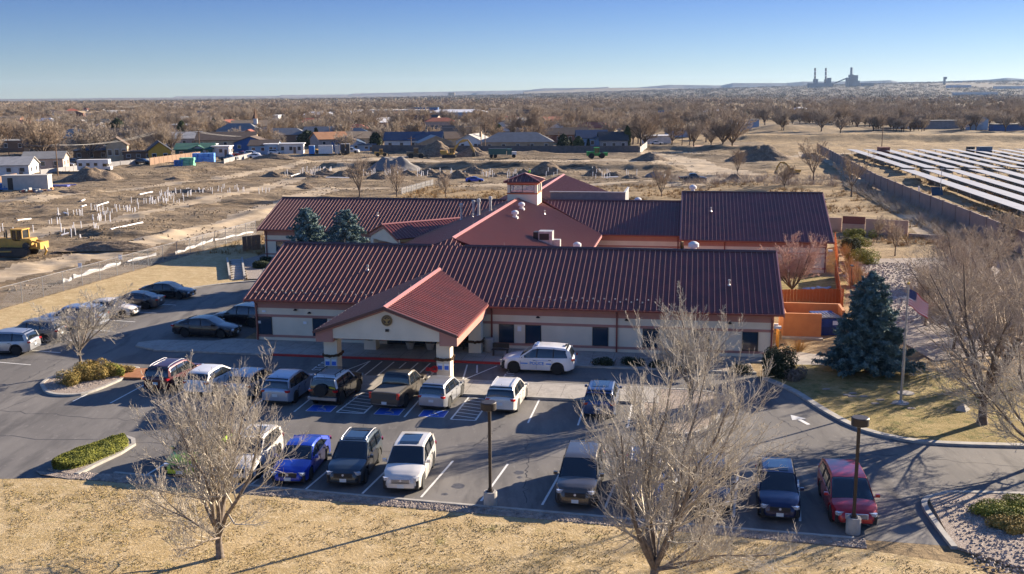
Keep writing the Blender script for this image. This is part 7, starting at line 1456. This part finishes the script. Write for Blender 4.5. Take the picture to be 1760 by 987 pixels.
# conifers of the town
def conifer(label, x, y, ytop, wpx, m, kind='cone', seed=0):
    p = gp(x, y); s = p.y/FPX; h = (y-ytop)*s; w = wpx*s; rng = np.random.default_rng(300+seed); N = 2600; t = rng.random(N)**.7; a = rng.uniform(0, 2*PI, N)
    prof = (1-t)**.8*(.5+.5*np.minimum(1, t*8)) if kind == 'cone' else np.sin(np.clip(t*.93+.07, 0, 1)*PI)**.6
    lump = .78+.5*fbm(a*1.3, t*5, 3, seed); r_ = prof*w/2*lump*rng.uniform(.6, 1.05, N); C_ = np.stack([np.cos(a)*r_, np.sin(a)*r_, t*h*.97+.1], 1); V = leaf_tris(C_, np.stack([np.cos(a), np.sin(a), .6+0*a], 1), .06*w+.18, 1.6, rng)
    r = thing('evergreen_tree', label, 'tree', tuple(p), 0, 'evergreens among the houses'); b = MB(); b.tube((0, 0, 0), (0, 0, h*.8), .15, .05, 5); b.make('trunk', bark, r); mobj('crown', tri_mesh('crown', V), m, r)
for i, (x, y, yt, w, m, k, lb) in enumerate([(203, 240, 206, 28, ever, 'r', 'dark pine above the tall tan gable'), (313, 233, 208, 14, ever2, 'r', 'yellow-green tree behind the grey-roofed house'), (529, 251, 227, 34, ever, 'r', 'big round evergreen right of the white trailer'), (544, 246, 220, 15, ever, 'cone', 'tall dark cone conifer behind the round evergreen'), (554, 252, 243, 10, ever, 'cone', 'small dark conifer by the orange-brown roof'), (646, 256, 229, 20, ever, 'r', 'dark upright conifer left of the navy roof'), (715, 238, 215, 18, ever2, 'r', 'green conifer above the navy roof'), (855, 236, 215, 18, ever2, 'r', 'bright green leaning tree above the dump truck'), (968, 259, 230, 20, ever, 'r', 'dark bushy conifer right of the hip roof'), (980, 258, 237, 9, ever, 'cone', 'narrow dark conifer between the two bushy ones'), (994, 259, 236, 18, ever2, 'r', 'lighter bushy conifer before the blue-grey house'), (1011, 260, 241, 9, ever, 'cone', 'clipped cone conifer, left of three'), (1030, 260, 234, 9, ever, 'cone', 'clipped cone conifer, middle and tallest of three'), (1064, 260, 238, 9, ever, 'cone', 'clipped cone conifer, right of three'), (1078, 257, 218, 12, ever2, 'r', 'tall narrow dark green tree at the right end of the houses'),
    (95, 216, 203, 12, ever, 'r', 'small dark evergreen above the slate roof'), (120, 218, 205, 14, ever, 'r', 'dark evergreen right of the one above the slate roof'), (161, 231, 223, 10, ever, 'r', 'round dark evergreen beside the small white house'), (1280, 205, 192, 14, ever2, 'r', 'green-brown evergreen over the right cottonwoods'), (805, 244, 233, 12, ever, 'r', 'dark evergreen left of the pale gabled white house'), (660, 222, 210, 9, ever2, 'r', 'small green tree in the middle distance'), (400, 222, 212, 14, ever, 'r', 'dark evergreen left of the steeple'), (368, 226, 205, 12, ever, 'r', 'dark upright evergreen left of the pale blue round roof')]):
    conifer(lb, x, y, yt, w, m, k, i)
HAZE = 2.6e-5
# ---------------- the far wood of the valley (uncountable) ----------------
rng = np.random.default_rng(99)
def lift(x, y): return 70*float(ss(2600, 6500, y)*ss(-.15, .55, x/y))-18*float(ss(1500, 6000, y)*ss(.2, -.5, x/y))
def clear(x, y): return any(abs(x-hx) < rr_*1.15 and -rr_-13 < y-hy < rr_+2 for hx, hy, rr_ in HOUSES if abs(hy-y) < 60)
# nearer wood: copies of the town trees scattered on points
pts = []; tries = 0
while len(pts) < 3300 and tries < 60000:
    tries += 1; y = 400*math.exp(rng.random()**.9*math.log(1700/400)); x = rng.uniform(-.56, .58)*y
    if x > 60 and y < 480+8*math.sin(x*.1): continue
    if x < 60 and y < 750 and rng.random() < .5: continue
    if clear(x, y) or float(fbm(x/120, y/160, 3, 51)) < .40: continue
    pts.append((x, y, float(H(x, y))))
pts = np.array(pts); me = bpy.data.meshes.new('woodland'); me.vertices.add(len(pts)); me.vertices.foreach_set('co', pts.reshape(-1))
at_ = me.attributes.new('kind_no', 'INT', 'POINT'); at_.data.foreach_set('value', rng.integers(0, 6, len(pts)).astype(np.int32))
at_ = me.attributes.new('size', 'FLOAT', 'POINT'); at_.data.foreach_set('value', rng.uniform(.5, .98, len(pts)).astype(np.float32))
at_ = me.attributes.new('turn', 'FLOAT', 'POINT'); at_.data.foreach_set('value', rng.uniform(0, 6.28, len(pts)).astype(np.float32))
me.update(); wo = mobj('woodland', me, None); tag(wo, 'leafless brown river wood filling the valley beyond the town', 'woodland', kind='stuff')
ng = bpy.data.node_groups.new('scatter', 'GeometryNodeTree'); ng.interface.new_socket('Geometry', in_out='INPUT', socket_type='NodeSocketGeometry'); ng.interface.new_socket('Geometry', in_out='OUTPUT', socket_type='NodeSocketGeometry')
gi_ = ng.nodes.new('NodeGroupInput'); go_ = ng.nodes.new('NodeGroupOutput'); jn = ng.nodes.new('GeometryNodeJoinGeometry'); m2p = ng.nodes.new('GeometryNodeMeshToPoints'); ng.links.new(gi_.outputs[0], m2p.inputs[0])
def nattr(n, t): a = ng.nodes.new('GeometryNodeInputNamedAttribute'); a.data_type = t; a.inputs[0].default_value = n; return a.outputs[0]
kn = nattr('kind_no', 'INT'); sz = nattr('size', 'FLOAT'); tn = nattr('turn', 'FLOAT'); cx_ = ng.nodes.new('ShaderNodeCombineXYZ'); ng.links.new(tn, cx_.inputs[2]); rot = ng.nodes.new('FunctionNodeEulerToRotation'); ng.links.new(cx_.outputs[0], rot.inputs[0])
for i, root_ in enumerate(bases):
    cmp_ = ng.nodes.new('FunctionNodeCompare'); cmp_.data_type = 'INT'; cmp_.operation = 'EQUAL'; ng.links.new(kn, cmp_.inputs[2]); cmp_.inputs[3].default_value = i
    jj = ng.nodes.new('GeometryNodeJoinGeometry')
    for ch in root_.children: oi = ng.nodes.new('GeometryNodeObjectInfo'); oi.inputs[0].default_value = ch; oi.transform_space = 'ORIGINAL'; ng.links.new(oi.outputs['Geometry'], jj.inputs[0])
    ip = ng.nodes.new('GeometryNodeInstanceOnPoints'); ng.links.new(m2p.outputs[0], ip.inputs['Points']); ng.links.new(cmp_.outputs[0], ip.inputs['Selection']); ng.links.new(jj.outputs[0], ip.inputs['Instance']); ng.links.new(rot.outputs[0], ip.inputs['Rotation']); ng.links.new(sz, ip.inputs['Scale']); ng.links.new(ip.outputs[0], jn.inputs[0])
ng.links.new(jn.outputs[0], go_.inputs[0]); md = wo.modifiers.new('scatter', 'NODES'); md.node_group = ng
# farthest wood: small twig clumps, a pixel or so each
MS = [mat('wood_brown', (.30, .225, .16), rough=1), mat('wood_grey', (.36, .30, .235), rough=1), mat('wood_tan', (.44, .36, .26), rough=1), mat('wood_dark', (.11, .095, .08), rough=1), mat('wood_green', (.06, .075, .035), rough=1)]
Vs = []; Ms = []; n_tree = 12500
D = 1350*np.exp(rng.random(n_tree)**.8*math.log(7500/1350)); X = rng.uniform(-.56, .58, n_tree)*D
belt = fbm(X/300+3, np.log(D)*9, 3, 51); gap = fbm(X/260, D/700, 3, 77)
for x, y, bl_, gp_ in zip(X, D, belt, gap):
    if gp_ < .33 or clear(x, y): continue
    k = 56 if y < 2500 else 36; h = rng.uniform(6, 12); w = rng.uniform(9, 16)*(1+y/3500); mi = 3 if rng.random() < (.16 if y < 2300 else .68) else 4 if rng.random() < .05 else (2 if bl_ > .53 else 1 if bl_ > .45 else 0)
    d = rng.normal(size=(k, 3)); d /= np.linalg.norm(d, axis=1, keepdims=True); c = d*(rng.random(k)**.35)[:, None]*np.array([w/2, w/2, h*.42])+np.array([x, y, h*.55+lift(x, y)]); s = np.full(k, .9+y/2600)*rng.uniform(.6, 1.3, k)
    a = rng.normal(size=(k, 3)); a /= np.linalg.norm(a, axis=1, keepdims=True); u_ = rng.normal(size=(k, 3)); u_[:, 2] += .6; u_ /= np.linalg.norm(u_, axis=1, keepdims=True)
    Vs.append(np.stack([c-a*(s*.45)[:, None], c+a*(s*.45)[:, None], c+u_*s[:, None]], 1)); Ms.append(np.full(k, mi))
me = tri_mesh('far_wood', np.concatenate(Vs), np.concatenate(Ms)); tag(mobj('far_woodland', me, MS), 'hazy far wood reaching out to the horizon', 'woodland', kind='stuff')
# ---------------- mesas and hills on the horizon ----------------
def hills(name, prof, dist, m, depth=900):
    top = []
    for x, y in prof:
        dx = x-CX; dy = y-CY; a = dx*_c-dy*_s; b_ = dx*_s+dy*_c; r_ = a*_X-b_*_U+FPX*_F; t = dist/r_.y; top.append((r_.x*t, dist, CAMH+r_.z*t))
    b = MB(); n = len(top); b.v = [(x, y-depth*.5, -60) for x, y, z in top]+[(x, y, z) for x, y, z in top]+[(x*1.05, y+depth, z) for x, y, z in top]+[(x*1.05, y+depth*1.6, -60) for x, y, z in top]
    b.f = [(k*n+i, k*n+i+1, (k+1)*n+i+1, (k+1)*n+i) for k in range(3) for i in range(n-1)]; b.mi = [0]*len(b.f); return struct(name, b, m)
hm1 = layered('mesa_rock', [(.14, .14, .15, 1), (.22, .20, .18, 1)], [(.004, .45, .6)], bump=0); hm2 = layered('dry_hill', [(.42, .33, .22, 1), (.28, .23, .16, 1)], [(.006, .45, .6)], bump=0)
hills('hills', [(-200, 175), (0, 173), (150, 169), (300, 168), (302, 166), (480, 165), (483, 163.6), (600, 162.5), (608, 161), (700, 159), (760, 158), (800, 157), (900, 155.5), (960, 154), (1060, 151), (1150, 150), (1250, 148), (1330, 146), (1430, 145), (1900, 146)], 14500, hm1)
hills('hills', [(820, 157), (900, 156), (935, 152), (1020, 151), (1045, 149.5), (1052, 153), (1090, 151), (1150, 146), (1240, 147), (1260, 143), (1350, 143), (1380, 140.5), (1480, 140), (1530, 138), (1545, 141), (1600, 141), (1700, 137), (1730, 134), (1760, 136), (1900, 133)], 13500, hm1)
hills('terrain_hills', [(900, 158), (1000, 153.5), (1060, 151.5), (1120, 152), (1200, 152.5), (1300, 151), (1400, 148.5), (1480, 147), (1560, 144.5), (1640, 144), (1720, 145), (1780, 144.5), (1900, 144)], 7800, hm2, 700)
# ---------------- power station ----------------
cz = 5200.; ps = mat('station_grey', (.20, .22, .25), (.14, .15, .17), .02, .8); psd = mat('stack_dark', (.12, .10, .10), None, rough=.8)
def hp(x, y, D_=5200.): dx = x-CX; dy = y-CY; a = dx*_c-dy*_s; b_ = dx*_s+dy*_c; r_ = a*_X-b_*_U+FPX*_F; t = D_/r_.y; return Vector((r_.x*t, D_, CAMH+r_.z*t))
o = hp(1435, 146); r = thing('power_station', 'power station with three tall stacks and a conveyor on the horizon', 'power station', tuple(o))
for (x, yt, yb, rr_, m) in ((1401, 117, 146, 5.5, psd), (1419.5, 117, 146, 5.5, psd), (1463.5, 116, 132, 7.5, ps)):
    a = hp(x, yb)-o; c = hp(x, yt)-o; b = MB(); b.tube(a-Vector((0, 0, 30)), c, rr_, rr_*.75, 12); st = b.make('stack', m, r)
    if m is psd:
        for f in (.5, .75): b = MB(); q = a.lerp(c, f); b.tube(q, q+Vector((0, 0, 7)), rr_*.95, rr_*.93, 12); b.make('stack_band', hm('wall_white', wallc['white']), st)
for (x0, x1, yt) in ((1390, 1430, 143.3), (1400, 1405, 136), (1419, 1424, 136.5), (1424, 1427, 134), (1456, 1461, 135), (1461, 1473, 129.5), (1461, 1465, 128.5), (1473, 1476, 139), (1478, 1500, 143)):
    a = hp(x0, yt)-o; c = hp(x1, yt)-o; b = MB(); b.b2(a.x, c.x, -20+random.random()*8, 25, -60, a.z); b.make('boiler_house', ps, r)
b = MB(); b.tube(hp(1430, 145)-o, hp(1457, 134)-o, 3, 3, 4); b.make('conveyor', ps, r)
r = thing('far_tower', 'lone pale concrete tower on the right horizon', 'tower', tuple(hp(1623, 143))); b = MB(); b.tube((0, 0, -60), (0, 0, 24), 8, 6, 8); b.b2(-4, 9, -6, 6, 18, 30); b.make('tower_shaft', ps, r)
b = MB()
for k in range(16): q = hp(1325+28*k, 148, 6500); b.tube((q.x, q.y, -20), (q.x, q.y, q.z+26+8*random.random()), 1.0, .6, 4)
tag(b.make('pylon_line', ps, None), 'line of far thin pylons along the right horizon', 'pylons', kind='stuff')

# ---------------- haze ----------------
b = MB(); b.b2(-9000, 9000, -200, 9500, -62, 150); hz = b.make('haze', None); m = bpy.data.materials.new('haze'); m.use_nodes = True; n = m.node_tree; n.nodes.remove(n.nodes['Principled BSDF']); pv = n.nodes.new('ShaderNodeVolumePrincipled')
pv.inputs['Color'].default_value = (.50, .70, 1, 1); pv.inputs['Density'].default_value = HAZE; pv.inputs['Anisotropy'].default_value = .2; n.links.new(pv.outputs[0], n.nodes['Material Output'].inputs['Volume']); hz.data.materials.append(m); tag(hz, 'thin blue winter haze over the valley', 'haze', kind='stuff')
